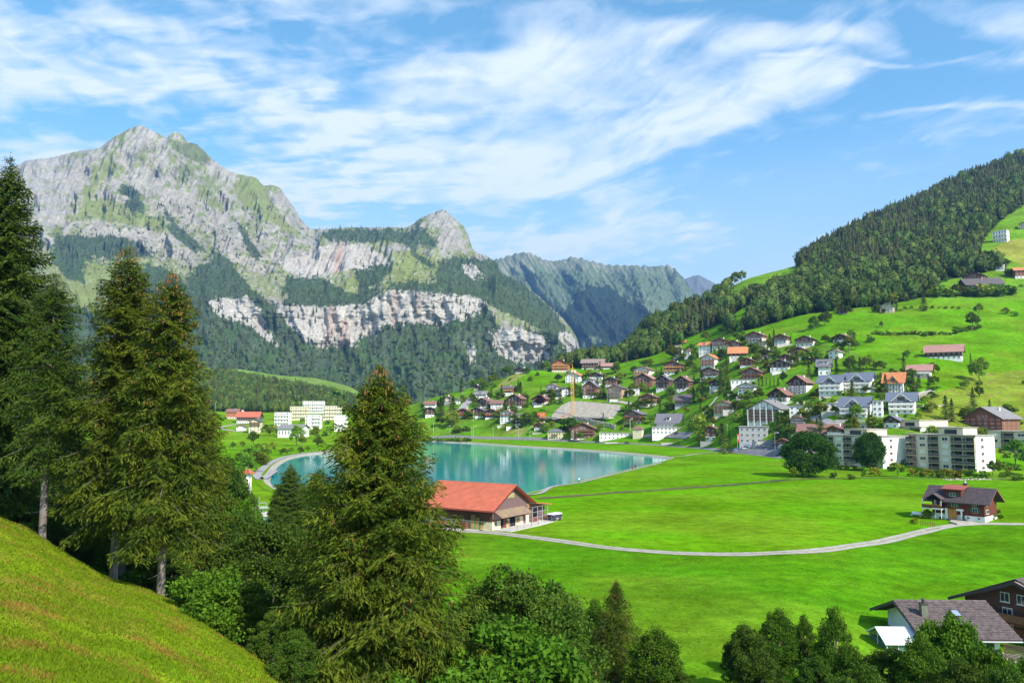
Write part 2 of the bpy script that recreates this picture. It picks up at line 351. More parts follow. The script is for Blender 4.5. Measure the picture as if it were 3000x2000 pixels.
def mixc(c, m, k):
    m = np.clip(m, 0, 1)[..., None]; return c*(1-m)+np.asarray(k)*m
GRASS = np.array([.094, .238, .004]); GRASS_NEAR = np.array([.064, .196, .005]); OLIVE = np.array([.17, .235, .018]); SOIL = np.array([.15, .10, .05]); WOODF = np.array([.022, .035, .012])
FOREST_EDGE = [(1280,838),(1330,845),(1400,833),(1460,818),(1530,795),(1570,772),(1640,768),(1700,762),(1745,752),(1800,735),(1850,722),(1900,716),(1960,708),(2040,700),(2100,688),(2130,680),(2200,668),(2260,655),(2300,640),(2352,632),(2700,560),(3300,420)]
CLEAR = [[(1660,700),(1685,650),(1750,610),(1835,600),(1838,650),(1800,668),(1740,684),(1700,700)], [(1668,740),(1695,715),(1735,692),(1752,708),(1722,735),(1690,768)], [(1555,805),(1600,768),(1655,742),(1672,762),(1620,790)],
         [(2235,600),(2262,545),(2300,505),(2352,470),(2700,400),(2700,640),(2352,640),(2300,615)],
         [(2140,655),(2190,640),(2300,618),(2360,620),(2360,665),(2250,668),(2150,668)]]
def in_forest(U, V):
    f = V < np.interp(U, [p[0] for p in FOREST_EDGE], [p[1] for p in FOREST_EDGE])
    f &= U > 1285
    for c in CLEAR: f &= ~inpoly(U, V, c)
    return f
def ground_cover():
    U, V = proj(XG, YG, ZG); n1 = fbm(XG/18, YG/14, 4, 31); n2 = fbm(XG/60, YG/50, 3, 37); n3 = fbm(XG/5, YG/3.2, 4, 41)
    c = np.broadcast_to(GRASS, XG.shape+(3,)).copy()
    c = mixc(c, (YG < 137)*1., GRASS_NEAR)
    road_v = np.interp(U, [1045,1300,1600,1750,1900,2080,2200,2352], [1218,1245,1271,1272,1262,1228,1204,1203])
    c = mixc(c, np.clip((V-road_v)/4, 0, 1)*(YG < 600)*(U > 1000)*.9, GRASS_NEAR)
    c = mixc(c, np.clip(n2*1.6, 0, .35), OLIVE*1.05)
    c = mixc(c, np.clip(-n2*1.5, 0, .35), GRASS*.78)
    st = fbm(XG/55, YG/5, 3, 47); c = mixc(c, np.clip(st*1.1, 0, .13)*(YG < 380), np.array([.15, .27, .01])); c = mixc(c, np.clip(-st*1.1, 0, .14)*(YG < 380), np.array([.045, .16, .004]))
    # near slope: sunburnt turf, rusty patches
    near = np.clip((78-YG)/6, 0, 1)*np.clip((1000-U)/100, 0, 1)
    c = mixc(c, near, np.array([.155, .225, .008]))
    c = mixc(c, near*np.clip(n3*2.0+n1*1.2-.35, 0, .55), np.array([.26, .15, .04]))
    c = mixc(c, near*np.clip(-n3*1.6-n1, 0, .55), np.array([.075, .19, .008]))
    c = mixc(c, near*np.clip((YG-50)/25, 0, 1)*np.clip(.35+n1, 0, .6), np.array([.22, .12, .03]))
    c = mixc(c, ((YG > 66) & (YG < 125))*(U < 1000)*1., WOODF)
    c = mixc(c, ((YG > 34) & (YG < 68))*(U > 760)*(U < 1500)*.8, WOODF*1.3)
    # hill meadows
    d = inpoly(U+n1*25, V+n2*20, [(2115,950),(2140,905),(2230,868),(2352,850),(2700,820),(2700,1060),(2200,1030),(2130,990)])
    c = mixc(c, d*.85, np.array([.165, .215, .02])); c = mixc(c, d*np.clip(n3*1.7, 0, .7), np.array([.20, .13, .06]))
    vill = (V > 745) & (V < 1000) & (U > 950) & (U < 2110) & (YG > 380) & (YG < 900) & (V > np.interp(U, [950,1110,1250,1500,1700,1900,2100], [860,850,890,830,770,790,850]))
    c = mixc(c, vill*np.clip(.35+n1*1.5, 0, .75), np.array([.062, .16, .012])); c = mixc(c, vill*np.clip(n3*1.9-.1, 0, .6), np.array([.16, .16, .05]))
    strip = inpoly(U+n1*8, V+n3*4, [(1125,905),(1150,878),(1180,858),(1215,852),(1190,872),(1150,892)])
    c = mixc(c, strip*.7, np.array([.27, .26, .08]))
    pale = inpoly(U+n1*20, V+n3*6, [(1160,995),(1180,978),(1215,985),(1210,1000)]) | inpoly(U, V, [(1020,948),(1050,935),(1060,955),(1030,965)])
    c = mixc(c, pale*.6, np.array([.25, .21, .08]))
    top = (V < 690) & (U > 1600)
    c = mixc(c, top*.75, np.array([.13, .25, .02]))
    c = mixc(c, (inpoly(U, V, [(2275,575),(2310,555),(2352,548),(2700,520),(2700,600),(2352,612)])*.8), np.array([.27, .25, .05]))
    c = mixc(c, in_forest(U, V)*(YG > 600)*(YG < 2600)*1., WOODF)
    # far left: yellowish farmland, wooded mound, alp
    far = (U < 960) & (YG > 620)
    c = mixc(c, far*.5, np.array([.16, .27, .012]))
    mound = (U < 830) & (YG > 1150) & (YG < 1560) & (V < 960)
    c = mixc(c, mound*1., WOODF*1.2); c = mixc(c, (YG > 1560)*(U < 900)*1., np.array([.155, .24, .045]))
    c = mixc(c, (YG > 1560)*(U < 900)*np.clip(n2*2.0, 0, .5), np.array([.10, .19, .03]))
    # ledges worn by cattle on the steep grass
    ter = hill*np.clip(pn(XG/45+3, ZG/1.1, 77)*1.5-.25, 0, .35)
    c = mixc(c, ter, GRASS*.7)
    lakebed = lk_in & (YG > 200); c = mixc(c, lakebed*1., np.array([.05, .12, .11]))
    dam = lk_out & ~lk_in
    return c
M_GROUND = covermat('meadow ground', s1=.035, s2=1.9, bump=.25, amp=.30, s3=.35)
def grid_faces(n, m, flip=False):
    i = np.arange(n-1)[:, None]; j = np.arange(m-1)[None, :]; a = i*m+j
    q = np.stack([a, a+m, a+m+1, a+1], -1).reshape(-1, 4)
    return q[:, ::-1] if flip else q
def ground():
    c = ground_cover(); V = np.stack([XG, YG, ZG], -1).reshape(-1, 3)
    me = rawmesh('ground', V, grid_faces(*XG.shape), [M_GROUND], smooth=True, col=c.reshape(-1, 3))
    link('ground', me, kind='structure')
    # the plain beyond, under the mountains and behind the viewer
    me = rawmesh('valley_floor', [(-26000,-14000,-90),(26000,-14000,-90),(26000,26000,-90),(-26000,26000,-90)], np.array([[0,1,2,3]]), [mat('distant ground', (.06,.10,.03), .95, .3, .002)])
    link('valley_floor', me, kind='structure')
ground()
# ------------------------------------------------------------------ mountains
def sheet(name, lines, u0, u1, nu, rows, disp, cover, matl, seed=0):
    A = np.linspace((u0-1176)/F, (u1-1176)/F, nu); Ls = [line(l) for l in lines]
    lD = np.array([np.interp(A, l[:, 0], l[:, 1]) for l in Ls]); lz = np.array([np.interp(A, l[:, 0], l[:, 2]) for l in Ls])
    t = np.concatenate([np.linspace(i, i+1, r, endpoint=False) for i, r in enumerate(rows)]+[[len(rows)]])
    k = np.clip(t.astype(int), 0, len(lines)-2); f = (t-k)[None, :]
    D = lD[k].T*(1-f)+lD[k+1].T*f; Z = lz[k].T*(1-f)+lz[k+1].T*f
    for _ in range(2):
        D[:, 1:-1] = (D[:, :-2]+2*D[:, 1:-1]+D[:, 2:])/4
        Z[:, 1:-1] = (Z[:, :-2]+2*Z[:, 1:-1]+Z[:, 2:])/4
    X = A[:, None]*D; U, V = proj(X, D, Z); T = np.broadcast_to(t, X.shape)
    dd, dz = disp(U, V, T, X, D, Z); D2 = D+dd; Z2 = Z+dz; X2 = X+dd*A[:, None]*.3
    U2, V2 = proj(X2, D2, Z2)
    c = cover(U2, V2, T, X2, D2, Z2, dd)
    me = rawmesh(name, np.stack([X2, D2, Z2], -1).reshape(-1, 3), grid_faces(*X.shape), [matl], smooth=True, col=c.reshape(-1, 3))
    o = link(name, me, kind='structure')
    return X2, D2, Z2, U2, V2, T
SIL = [(-900,420),(-300,400),(0,398),(35,378),(60,365),(110,361),(150,352),(190,342),(225,339),(240,328),(262,311),(285,300),(300,291),(318,284),(332,287),(345,295),(370,307),(384,314),(391,303),(400,299),(412,301),(421,308),(428,320),(438,325),(452,328),(470,344),(490,365),(520,386),(545,396),(575,401),(590,406),(604,424),(625,423),(642,427),(655,446),(672,470),(685,492),(700,512),(712,524),(760,526),(800,522),(850,521),(930,522),(948,514),(965,500),(985,492),(1005,484),(1018,479),(1030,488),(1050,506),(1066,520),(1076,540),(1084,570),(1095,580),(1120,590),(1140,600),(1150,624),(1200,650),(1240,682),(1270,711),(1292,730),(1310,751),(1325,775),(1332,802),(1345,835),(1420,880),(1600,900)]
def SV(D, off=0): return vv(*[(u, v+off, D) for u, v in SIL])
R_ = lambda o: [(1140,600+o),(1150,624+o),(1200,650+o),(1270,711+o),(1310,751+o),(1332,802+o),(1345,835+o),(1420,880+o),(1600,900+o)]
def ML(D, pts, o, rdrop=0): return vv(*[(u, v, D) for u, v in pts+R_(o)])
ML1 = [
 [(-900,2250,-120),(1600,2250,-120)],
 vv((-900,900,2550),(500,868,2550),(810,890,2550),(1000,890,2550),(1200,866,2550),(1332,850,2500),(1420,900,2500),(1600,930,2500)),
 vv((-900,740,2920),(300,745,2920),(450,738,2920),(490,716,2950),(560,738,2950),(610,755,2920),(640,776,2900),(700,785,2880),(740,795,2880),(790,798,2880),(830,772,2880),(900,765,2880),(960,750,2900),(1050,740,2900),(1090,760,2860),(1130,800,2800),(1160,826,2760),(1230,830,2720),(1290,812,2700),(1332,812,2650),(1345,845,2650),(1420,890,2600),(1600,915,2600)),
 vv((-900,688,3050),(300,690,3050),(450,690,3050),(490,686,3050),(560,676,3050),(600,684,3020),(640,692,3000),(700,701,2970),(740,702,2970),(800,700,2970),(850,692,2970),(870,673,2980),(900,669,2980),(960,671,2980),(1080,680,2980),(1110,692,2950),(1150,752,2840),(1200,756,2800),(1290,766,2760),(1332,806,2680),(1345,840,2680),(1420,885,2650),(1600,908,2650)),
 ML(3550, [(-900,600),(200,612),(450,642),(560,645),(640,648),(740,640),(900,612),(1000,615),(1080,640),(1120,660)], 30),
 ML(3800, [(-900,560),(150,566),(300,574),(450,612),(600,622),(700,612),(760,604),(850,590),(900,574),(1000,577),(1085,600),(1120,622)], 22),
 ML(4020, [(-900,500),(100,492),(200,500),(300,508),(450,545),(600,560),(700,562),(760,558),(850,556),(950,548),(1018,556),(1060,575),(1085,592),(1120,608)], 14),
 ML(4450, [(-900,450),(0,450),(100,425),(200,430),(318,395),(450,440),(560,480),(640,500),(690,530),(712,540),(760,534),(850,530),(930,530),(965,518),(1018,512),(1050,532),(1080,566)], 6),
 SV(4800),
 [(u, 5500, CZ+float(ray(u, v)[1])*4800-320) for u, v in SIL],
]
def grey_zone(U, V): return inpoly(U, V, [(-900,340),(225,330),(190,400),(160,470),(120,530),(60,560),(-900,560)])
def slopef(U, V, n):   # forests of the great mountain
    A = inpoly(U, V, [(-900,650),(120,660),(170,700),(230,720),(330,605),(370,612),(420,640),(440,668),(425,640),(470,600),(490,575),(520,590),(545,620),(565,650),(625,700),(650,705),(700,700),(760,702),(850,698),(870,670),(900,668),(960,672),(1090,682),(1110,690),(1150,752),(1300,764),(1333,800),(1345,850),(1345,1000),(-900,1000)])
    A |= inpoly(U, V, [(120,545),(150,538),(215,545),(260,540),(330,560),(350,590),(300,592),(255,600),(225,590),(200,610),(190,650),(150,640),(120,600)])
    A |= inpoly(U, V, [(735,535),(760,528),(850,526),(940,530),(965,520),(985,540),(1005,552),(1003,572),(970,560),(950,575),(985,600),(1000,612),(985,615),(950,590),(930,560),(880,552),(840,560),(800,552),(755,556)])
    A |= inpoly(U, V, [(655,640),(700,625),(740,640),(800,670),(850,685),(880,690),(880,705),(650,705)])
    A |= inpoly(U, V, [(815,600),(900,600),(890,640),(850,665),(895,672),(850,700),(830,690),(815,640)])
    A |= inpoly(U, V, [(895,650),(930,645),(990,650),(1005,600),(1040,590),(1085,592),(1140,600),(1150,622),(1200,650),(1270,710),(1335,800),(1120,700),(880,680)])
    A |= inpoly(U, V, [(540,505),(556,520),(600,590),(590,600),(560,560)]) | inpoly(U, V, [(370,465),(400,510),(460,560),(470,580),(440,575),(395,540)]) | inpoly(U, V, [(280,420),(320,440),(330,480),(310,500),(290,470)])
    A |= (n > .32) & (V > 470) & (V < 640) & (U < 1000) & ~grey_zone(U, V)
    C = inpoly(U, V, [(482,694),(505,684),(540,686),(562,674),(580,688),(600,720),(630,780),(640,800),(600,770),(560,740),(520,738),(490,715)])
    C |= inpoly(U, V, [(640,700),(700,702),(745,704),(850,698),(862,676),(900,667),(960,672),(1080,679),(1114,690),(1100,715),(1060,735),(1000,748),(960,742),(885,745),(860,768),(830,770),(805,800),(775,790),(748,802),(700,785),(665,748),(640,715)])
    C |= inpoly(U, V, [(1128,765),(1150,752),(1185,752),(1240,768),(1262,790),(1258,815),(1235,832),(1180,830),(1140,812)]) | inpoly(U, V, [(1284,772),(1300,762),(1316,768),(1333,798),(1325,814),(1300,806)])
    C |= inpoly(U, V, [(1060,610),(1085,604),(1110,630),(1080,640)]) | inpoly(U, V, [(1075,785),(1090,790),(1085,840),(1070,835)]) | inpoly(U, V, [(740,570),(790,560),(840,565),(890,590),(890,605),(840,612),(780,625),(700,640),(650,620),(640,600)])
    G = inpoly(U, V, [(900,598),(930,575),(1000,590),(1002,610),(990,640),(960,650),(905,650),(895,620)]) | inpoly(U, V, [(780,655),(815,625),(822,660),(800,690),(770,680)]) | inpoly(U, V, [(120,600),(225,600),(330,590),(330,610),(230,720),(140,690)])
    return A, C, G
def m1_disp(U, V, T, X, D, Z):
    up = np.clip((T-3.6)/1.2, 0, 1)
    rib = ridge((U+.55*V)/17, V/150, 2, 5, .5)-.55                # strata ribs running down the face
    rib2 = fbm((U-.5*V)/34, (V+.2*U)/46, 4, 12, .5)*1.2
    rib3 = ridge((U+.3*V)/70, V/110, 3, 19, .4)-.5
    tower = np.clip(rib3, -1, 1)
    a = up*(42*rib+32*rib2+110*rib3)
    low = (1-up)*(20*(ridge(U/26, V/60, 4, 3)-.5)+60*(ridge(U/80, V/130, 3, 8)-.5))
    cl = np.exp(-((T-2.5)/.75)**2); a2 = cl*(10*fbm(U/8, V/50, 3, 23)+20*(ridge(U/40, V/60, 2, 24)-.5)+9*pn(U/30, V/5, 2))
    w = np.clip((T-.3)/.6, 0, 1)
    edge = np.clip((8.0-T)/.5, 0.12, 1)
    dd = -(a+low+a2)*w*edge
    lay = np.clip(grey_zone(U, V)*1.0, 0, 1)*16*np.sin(V/5.5+2*fbm(U/60, V/30, 3, 2))*edge
    dz = w*edge*(6*fbm(U/8, V/8, 3, 51))+lay*.6
    crest = np.exp(-((T-8)/.35)**2)*9*fbm(U/6, V*0, 3, 61)*w
    return dd, dz+crest
def m1_cover(U, V, T, X, D, Z, dd):
    n = fbm(U/16, V/16, 5, 71, .6); n2 = fbm(U/5, V/5, 4, 77, .6); n3 = fbm((U+.55*V)/7, V/70, 4, 79, .6); n4 = fbm(U/50, V/40, 3, 83)
    Up, Vp = U+n*26+n2*12, V+n2*14+n*14
    rock = np.array([.25, .235, .20]); pale = np.array([.35, .33, .275]); dark = np.array([.14, .14, .14])
    c = np.broadcast_to(rock, U.shape+(3,)).copy()
    c = mixc(c, np.clip(.45+n3*1.6, 0, 1), pale); c = mixc(c, np.clip(-n2*1.6-n*.8-.12, 0, .7), dark)
    gr = np.array([.165, .195, .055]); gr2 = np.array([.095, .135, .04])
    grass = .5+n*1.5+n3*.9+n4*1.1-.25+.001*dd
    rocky = inpoly(Up, Vp, [(225,345),(318,284),(345,295),(385,325),(400,380),(430,440),(520,500),(600,560),(700,600),(760,560),(740,630),(640,640),(560,625),(480,575),(400,520),(350,470),(300,420),(250,380),(200,420),(150,490),(175,430)])
    rocky |= inpoly(Up, Vp, [(130,500),(300,515),(380,540),(460,570),(470,600),(350,585),(250,540),(150,545)]) | inpoly(Up, Vp, [(500,370),(545,400),(560,430),(520,440),(450,400),(440,380)])
    rocky |= inpoly(Up, Vp, [(600,450),(660,440),(710,520),(740,560),(720,610),(660,620),(600,560)]) | inpoly(Up, Vp, [(985,500),(1018,500),(1045,505),(1070,530),(1085,585),(1030,580),(1000,560),(990,525)]) | grey_zone(U, V)
    g = np.clip((grass-np.where(rocky, .46, .12))*3.2, 0, 1)*np.where(V > 0, 1, 1)
    c = mixc(c, g*.92, gr*(1+.0)); c = mixc(c, g*np.clip(n2*1.5+.2, 0, .8), gr2)
    gp = inpoly(Up, Vp, [(190,460),(255,455),(330,490),(385,510),(388,535),(300,515),(225,500),(150,510)]) | inpoly(Up, Vp, [(545,402),(585,402),(610,440),(650,500),(690,545),(640,520),(600,500),(560,470),(530,440)]) | inpoly(Up, Vp, [(250,345),(290,300),(270,360),(200,470),(190,440)])
    c = mixc(c, gp*.85, gr)
    ol = inpoly(Up, Vp, [(388,325),(432,328),(450,325),(470,348),(490,368),(455,372),(425,362),(400,345)]); c = mixc(c, ol*.9, np.array([.10, .12, .04]))
    c = mixc(c, grey_zone(U, V)*np.clip(.25+.5*np.sin(V/4.5+3*n)+n*1.0, 0, .6), np.array([.27, .265, .26]))
    A, C, G = slopef(Up, Vp, fbm(U/7, V/9, 3, 91))
    bench = (T > 3.15) & (T < 4.9) & ~C
    c = mixc(c, bench*np.clip(.8+n*1.3, 0, .95), gr); c = mixc(c, bench*np.clip(n2*1.5+n*1.2, 0, .6), pale*.95)
    c = mixc(c, G*.92, gr*1.05)
    paths = np.abs(fbm(U/40, V/50, 2, 97)) < .012; c = mixc(c, paths*bench*.8, pale)
    c = mixc(c, A*np.clip(.95+n2*.8, .5, .98), np.array([.040, .068, .026]))
    c = mixc(c, A*(T < 2)*np.clip(n4*3, 0, .6), np.array([.05, .09, .025]))
    ck = C & ~(A & (n2 > .30)); c = mixc(c, ck*1., np.array([.38, .355, .31]))
    c = mixc(c, ck*np.clip(n3*2.0+n*1.0+.05, 0, .75), np.array([.32, .30, .28]))
    c = mixc(c, ck*np.clip(-n2*2.2-.35, 0, .9), np.array([.13, .15, .11]))
    stain = ck*np.clip(np.exp(-((U-760+.12*(V-740))/9)**2)+.9*np.exp(-((U-790)/13)**2)*(V > 735)+.8*np.exp(-((U-905)/5)**2)+.8*np.exp(-((U-962)/4)**2), 0, 1)*np.clip(.8+n3*1.5, 0, 1)
    c = mixc(c, stain*.75, np.array([.30, .17, .12]))
    return c
M_ROCK = covermat('mountain rock and turf', s1=.012, s2=.05, bump=4, amp=.18, s3=.13)
MT = sheet('mountain', ML1, -560, 1460, 800, [6, 40, 46, 42, 26, 36, 62, 52, 8], m1_disp, m1_cover, M_ROCK)
SIL2 = [(900,640),(1040,610),(1100,604),(1135,596),(1150,590),(1172,583),(1195,577),(1218,577),(1236,587),(1258,597),(1280,597),(1300,592),(1318,588),(1335,592),(1360,599),(1400,608),(1450,608),(1500,611),(1535,607),(1550,615),(1565,632),(1580,652),(1600,680),(1640,705),(1720,760),(1900,800)]
ML2 = [
 [(900,4600,-150),(1900,4600,-150)],
 vv((900,900,5000),(1330,840,5000),(1500,830,5000),(1900,850,5000)),
 vv((900,800,5600),(1150,760,5600),(1300,775,5600),(1420,735,5600),(1500,700,5700),(1560,740,5600),(1900,840,5500)),
 vv((900,740,6300),(1150,690,6300),(1260,700,6300),(1340,660,6300),(1420,665,6300),(1500,670,6300),(1570,700,6000),(1640,745,5900),(1900,830,5800)),
 vv((900,690,6900),(1150,640,6900),(1260,640,6900),(1340,625,6900),(1420,635,6900),(1520,635,6900),(1570,655,6800),(1620,710,6600),(1900,820,6500)),
 vv(*[(u, v, 7300) for u, v in SIL2]),
 [(u, 8200, CZ+float(ray(u, v)[1])*7300-500) for u, v in SIL2],
]
def m2_disp(U, V, T, X, D, Z):
    w = np.clip(T/1.0, 0, 1)*np.clip((5.0-T)/.8, .08, 1)
    r = 50*(ridge((U-.55*V)/30, V/110, 4, 105, .55)-.5)+90*fbm(U/40, V/60, 4, 106)+230*(ridge((U-.75*V)/110, V/300, 3, 108)-.5)
    return -r*w, w*25*fbm(U/7, V/7, 3, 111)+38*np.exp(-((T-5)/.3)**2)*fbm(U/9, V*0, 4, 113)
def f2(U, V):
    n = fbm(U/14, V/22, 4, 121, .6); s = fbm((U-.55*V)/9, V/60, 3, 125)
    A = inpoly(U+n*30, V+n*30, [(1320,680),(1345,655),(1400,658),(1440,690),(1480,700),(1510,740),(1500,860),(1180,860),(1260,760)])
    A |= (s > .22) & (V > 640+60*n) | (V > 770)
    return A & ~inpoly(U, V, [(1330,776),(1370,772),(1385,785),(1340,800)])
def m2_cover(U, V, T, X, D, Z, dd):
    n = fbm(U/14, V/22, 4, 121, .6); n3 = fbm((U-.6*V)/5, V/60, 4, 129, .6)
    c = np.broadcast_to(np.array([.10, .14, .075]), U.shape+(3,)).copy()  # cooler, darker green takes over part of the distance haze
    c = mixc(c, np.clip(n3*2-.25+np.clip((640-V)/60, 0, .5), 0, .75), np.array([.30, .27, .22])); c = mixc(c, np.clip(n*2, 0, .5), np.array([.07, .10, .03]))
    c = mixc(c, f2(U, V)*.96, np.array([.02, .035, .018])); return c
MT2 = sheet('far_mountain', ML2, 960, 1850, 420, [4, 34, 34, 30, 40, 5], m2_disp, m2_cover, M_ROCK)
SIL3 = [(1400,760),(1520,700),(1560,655),(1575,634),(1590,628),(1603,625),(1618,631),(1632,640),(1650,650),(1668,662),(1690,650),(1800,700),(2200,760)]
def m3_cover(U, V, T, X, D, Z, dd):
    n3 = fbm(U/6, V/30, 4, 129, .6); c = np.broadcast_to(np.array([.13, .14, .14]), U.shape+(3,)).copy(); return mixc(c, np.clip(n3*2, 0, .7), np.array([.16, .19, .09]))
sheet('distant_mountain', [[(1400,8200,-150),(2200,8200,-150)], vv((1400,820,8700),(2200,820,8700)), vv(*[(u, v, 9300) for u, v in SIL3]), [(u, 9900, 500) for u, v in SIL3]], 1420, 2100, 160, [4, 60, 5],
      lambda U, V, T, X, D, Z: (-190*(ridge(U/16, V/60, 3, 131)-.5)*np.clip(T, 0, 1)*np.clip((2-T)/.5, .1, 1), np.exp(-((T-2)/.3)**2)*14*fbm(U/4, V*0, 2, 133)), m3_cover, M_ROCK)
# ------------------------------------------------------------------ lake
M_WATER = bpy.data.materials.new('lake water'); M_WATER.use_nodes = True
def water():
    nt = M_WATER.node_tree; N = nt.nodes.new; L = nt.links.new; b = nt.nodes['Principled BSDF']
    b.inputs['Base Color'].default_value = (.004, .20, .20, 1); b.inputs['Roughness'].default_value = .07; b.inputs['IOR'].default_value = 1.33; b.inputs['Specular IOR Level'].default_value = .32
    tc = N('ShaderNodeTexCoord'); mp = N('ShaderNodeMapping'); mp.inputs['Scale'].default_value = (.7, .5, 1); L(tc.outputs['Object'], mp.inputs[0])
    n = N('ShaderNodeTexNoise'); n.inputs['Scale'].default_value = 1.6; n.inputs['Detail'].default_value = 4; L(mp.outputs[0], n.inputs['Vector'])
    bp = N('ShaderNodeBump'); bp.inputs['Strength'].default_value = .35; bp.inputs['Distance'].default_value = .045; L(n.outputs[0], bp.inputs['Height']); L(bp.outputs[0], b.inputs['Normal'])
    n2 = N('ShaderNodeTexNoise'); n2.inputs['Scale'].default_value = .012; L(tc.outputs['Object'], n2.inputs['Vector'])
    mx = N('ShaderNodeMix'); mx.data_type = 'RGBA'; L(n2.outputs[0], mx.inputs[0]); mx.inputs[6].default_value = (.002, .29, .285, 1); mx.inputs[7].default_value = (.002, .24, .29, 1); L(mx.outputs[2], b.inputs['Base Color'])
water()
M_STONE = mat('shore stone', (.33, .30, .24), .9, .4, .9, .08, detail=6)
def lake():
    me = rawmesh('lake', [(p.x, p.y, ZL) for p in offset(LAKE, .6*OUTS)], [tuple(range(len(LAKE)))], [M_WATER])
    if me.polygons[0].normal.z < 0: me.flip_normals()
    link('lake', me, kind='structure')
    rings = [offset(LAKE, d*OUTS) for d in (5.4, 2.6, 1.5, .2, -1.2)]; V = []; n = len(LAKE)
    for r, zz in zip(rings, (.1, .14, .0, ZL+.05, -2)):
        for p in r:
            V.append((p.x, p.y, max(zz, float(zat(p.x, p.y))+.02) if zz == .1 else zz))
    V = np.array(V); V[n:, 2] += .1*pn(V[n:, 0]*1.1, V[n:, 1]*1.1, 4); f = []
    for r in range(4):
        i = np.arange(n); j = (i+1) % n; f.append(np.stack([i+r*n, j+r*n, j+r*n+n, i+r*n+n], -1))
    link('lake_shore', rawmesh('lake_shore', V, np.concatenate(f), [M_STONE, mat('bank grass', (.115, .215, .012), 1, .3, .6, spec=0)], [1]*n+[0]*(3*n), smooth=True), kind='structure')
lake()
# ------------------------------------------------------------------ trees
M_SPR_A = leafmat('spruce needles olive', (.118, .150, .012), (.040, .078, .008), .10, .25, .7)
M_SPR_B = leafmat('spruce needles dark', (.032, .072, .010), (.085, .120, .012), .12, .2, .8)
M_SPR_V = leafmat('garden spruce needles', (.045, .09, .016), (.10, .14, .02), .30, .15, .6)
M_SPR_F = leafmat('forest spruce needles', (.028, .044, .014), (.068, .074, .022), .4, 0, .05)
M_DEC_D = leafmat('dark broad leaves', (.042, .095, .012), (.085, .15, .016), .12, .35, .7)
M_DEC_L = leafmat('light broad leaves', (.055, .145, .010), (.10, .20, .014), .10, .35, .6)
M_DEC_V = leafmat('garden broad leaves', (.07, .16, .014), (.16, .24, .02), .45, .3, .5)
M_DEC_F = leafmat('forest broad leaves', (.038, .074, .014), (.075, .112, .018), .35, 0, .06)
M_YEL = leafmat('yellow leaves', (.28, .26, .02), (.14, .19, .012), .2, .35, .6)
M_PUR = leafmat('purple leaves', (.035, .015, .02), (.06, .02, .025), .1, .2, .6)
M_BARK = mat('bark', (.17, .13, .10), .95, .45, 3, .03, stretch=(1, 1, .25)); M_BARKG = mat('grey bark', (.19, .165, .15), .95, .35, 3, .03, stretch=(1, 1, .25))
M_CONE = mat('spruce cones', (.22, .10, .035), .8, .3, 2)
def diamonds(c, d, w, L, n=None, r=None, droop=0, up=0):
    """leaf sprays: c (n,3) centres, d unit directions, w widths vec, L lengths -> two triangles bent along the spine"""
    r = r or NR; k = len(c); q = r.normal(size=(k, 3)); q[:, 2] += up; s = np.cross(d, q); s /= np.linalg.norm(s, axis=1)[:, None]+1e-9
    a = c-d*L[:, None]*.5; b = c+d*L[:, None]*.5; b[:, 2] -= droop*L
    V = np.stack([a, c+s*w[:, None]*.5, b, c-s*w[:, None]*.5], 1).reshape(-1, 3)
    i = np.arange(k)[:, None]*4; return V, i+np.array([[0, 1, 2, 3]])
def taper(pts, rad, n=8):
    V = []; Fc = []; pts = [Vector(p) for p in pts]
    for i, p in enumerate(pts):
        d = (pts[min(i+1, len(pts)-1)]-pts[max(i-1, 0)]).normalized(); u = d.cross(Vector((0, 1, .01))).normalized(); w = d.cross(u)
        for k in range(n):
            t = 2*math.pi*k/n; V.append(p+(u*math.cos(t)+w*math.sin(t))*rad[i])
    for i in range(len(pts)-1):
        for k in range(n): Fc.append((i*n+k, i*n+(k+1) % n, i*n+n+(k+1) % n, i*n+n+k))
    return V, Fc
def join_parts(L):
    V = []; Fs = []; n = 0
    for v, f in L:
        V.append(np.asarray(v, float).reshape(-1, 3)); Fs.append(np.asarray(f)+n); n += len(V[-1])
    return np.concatenate(V), Fs
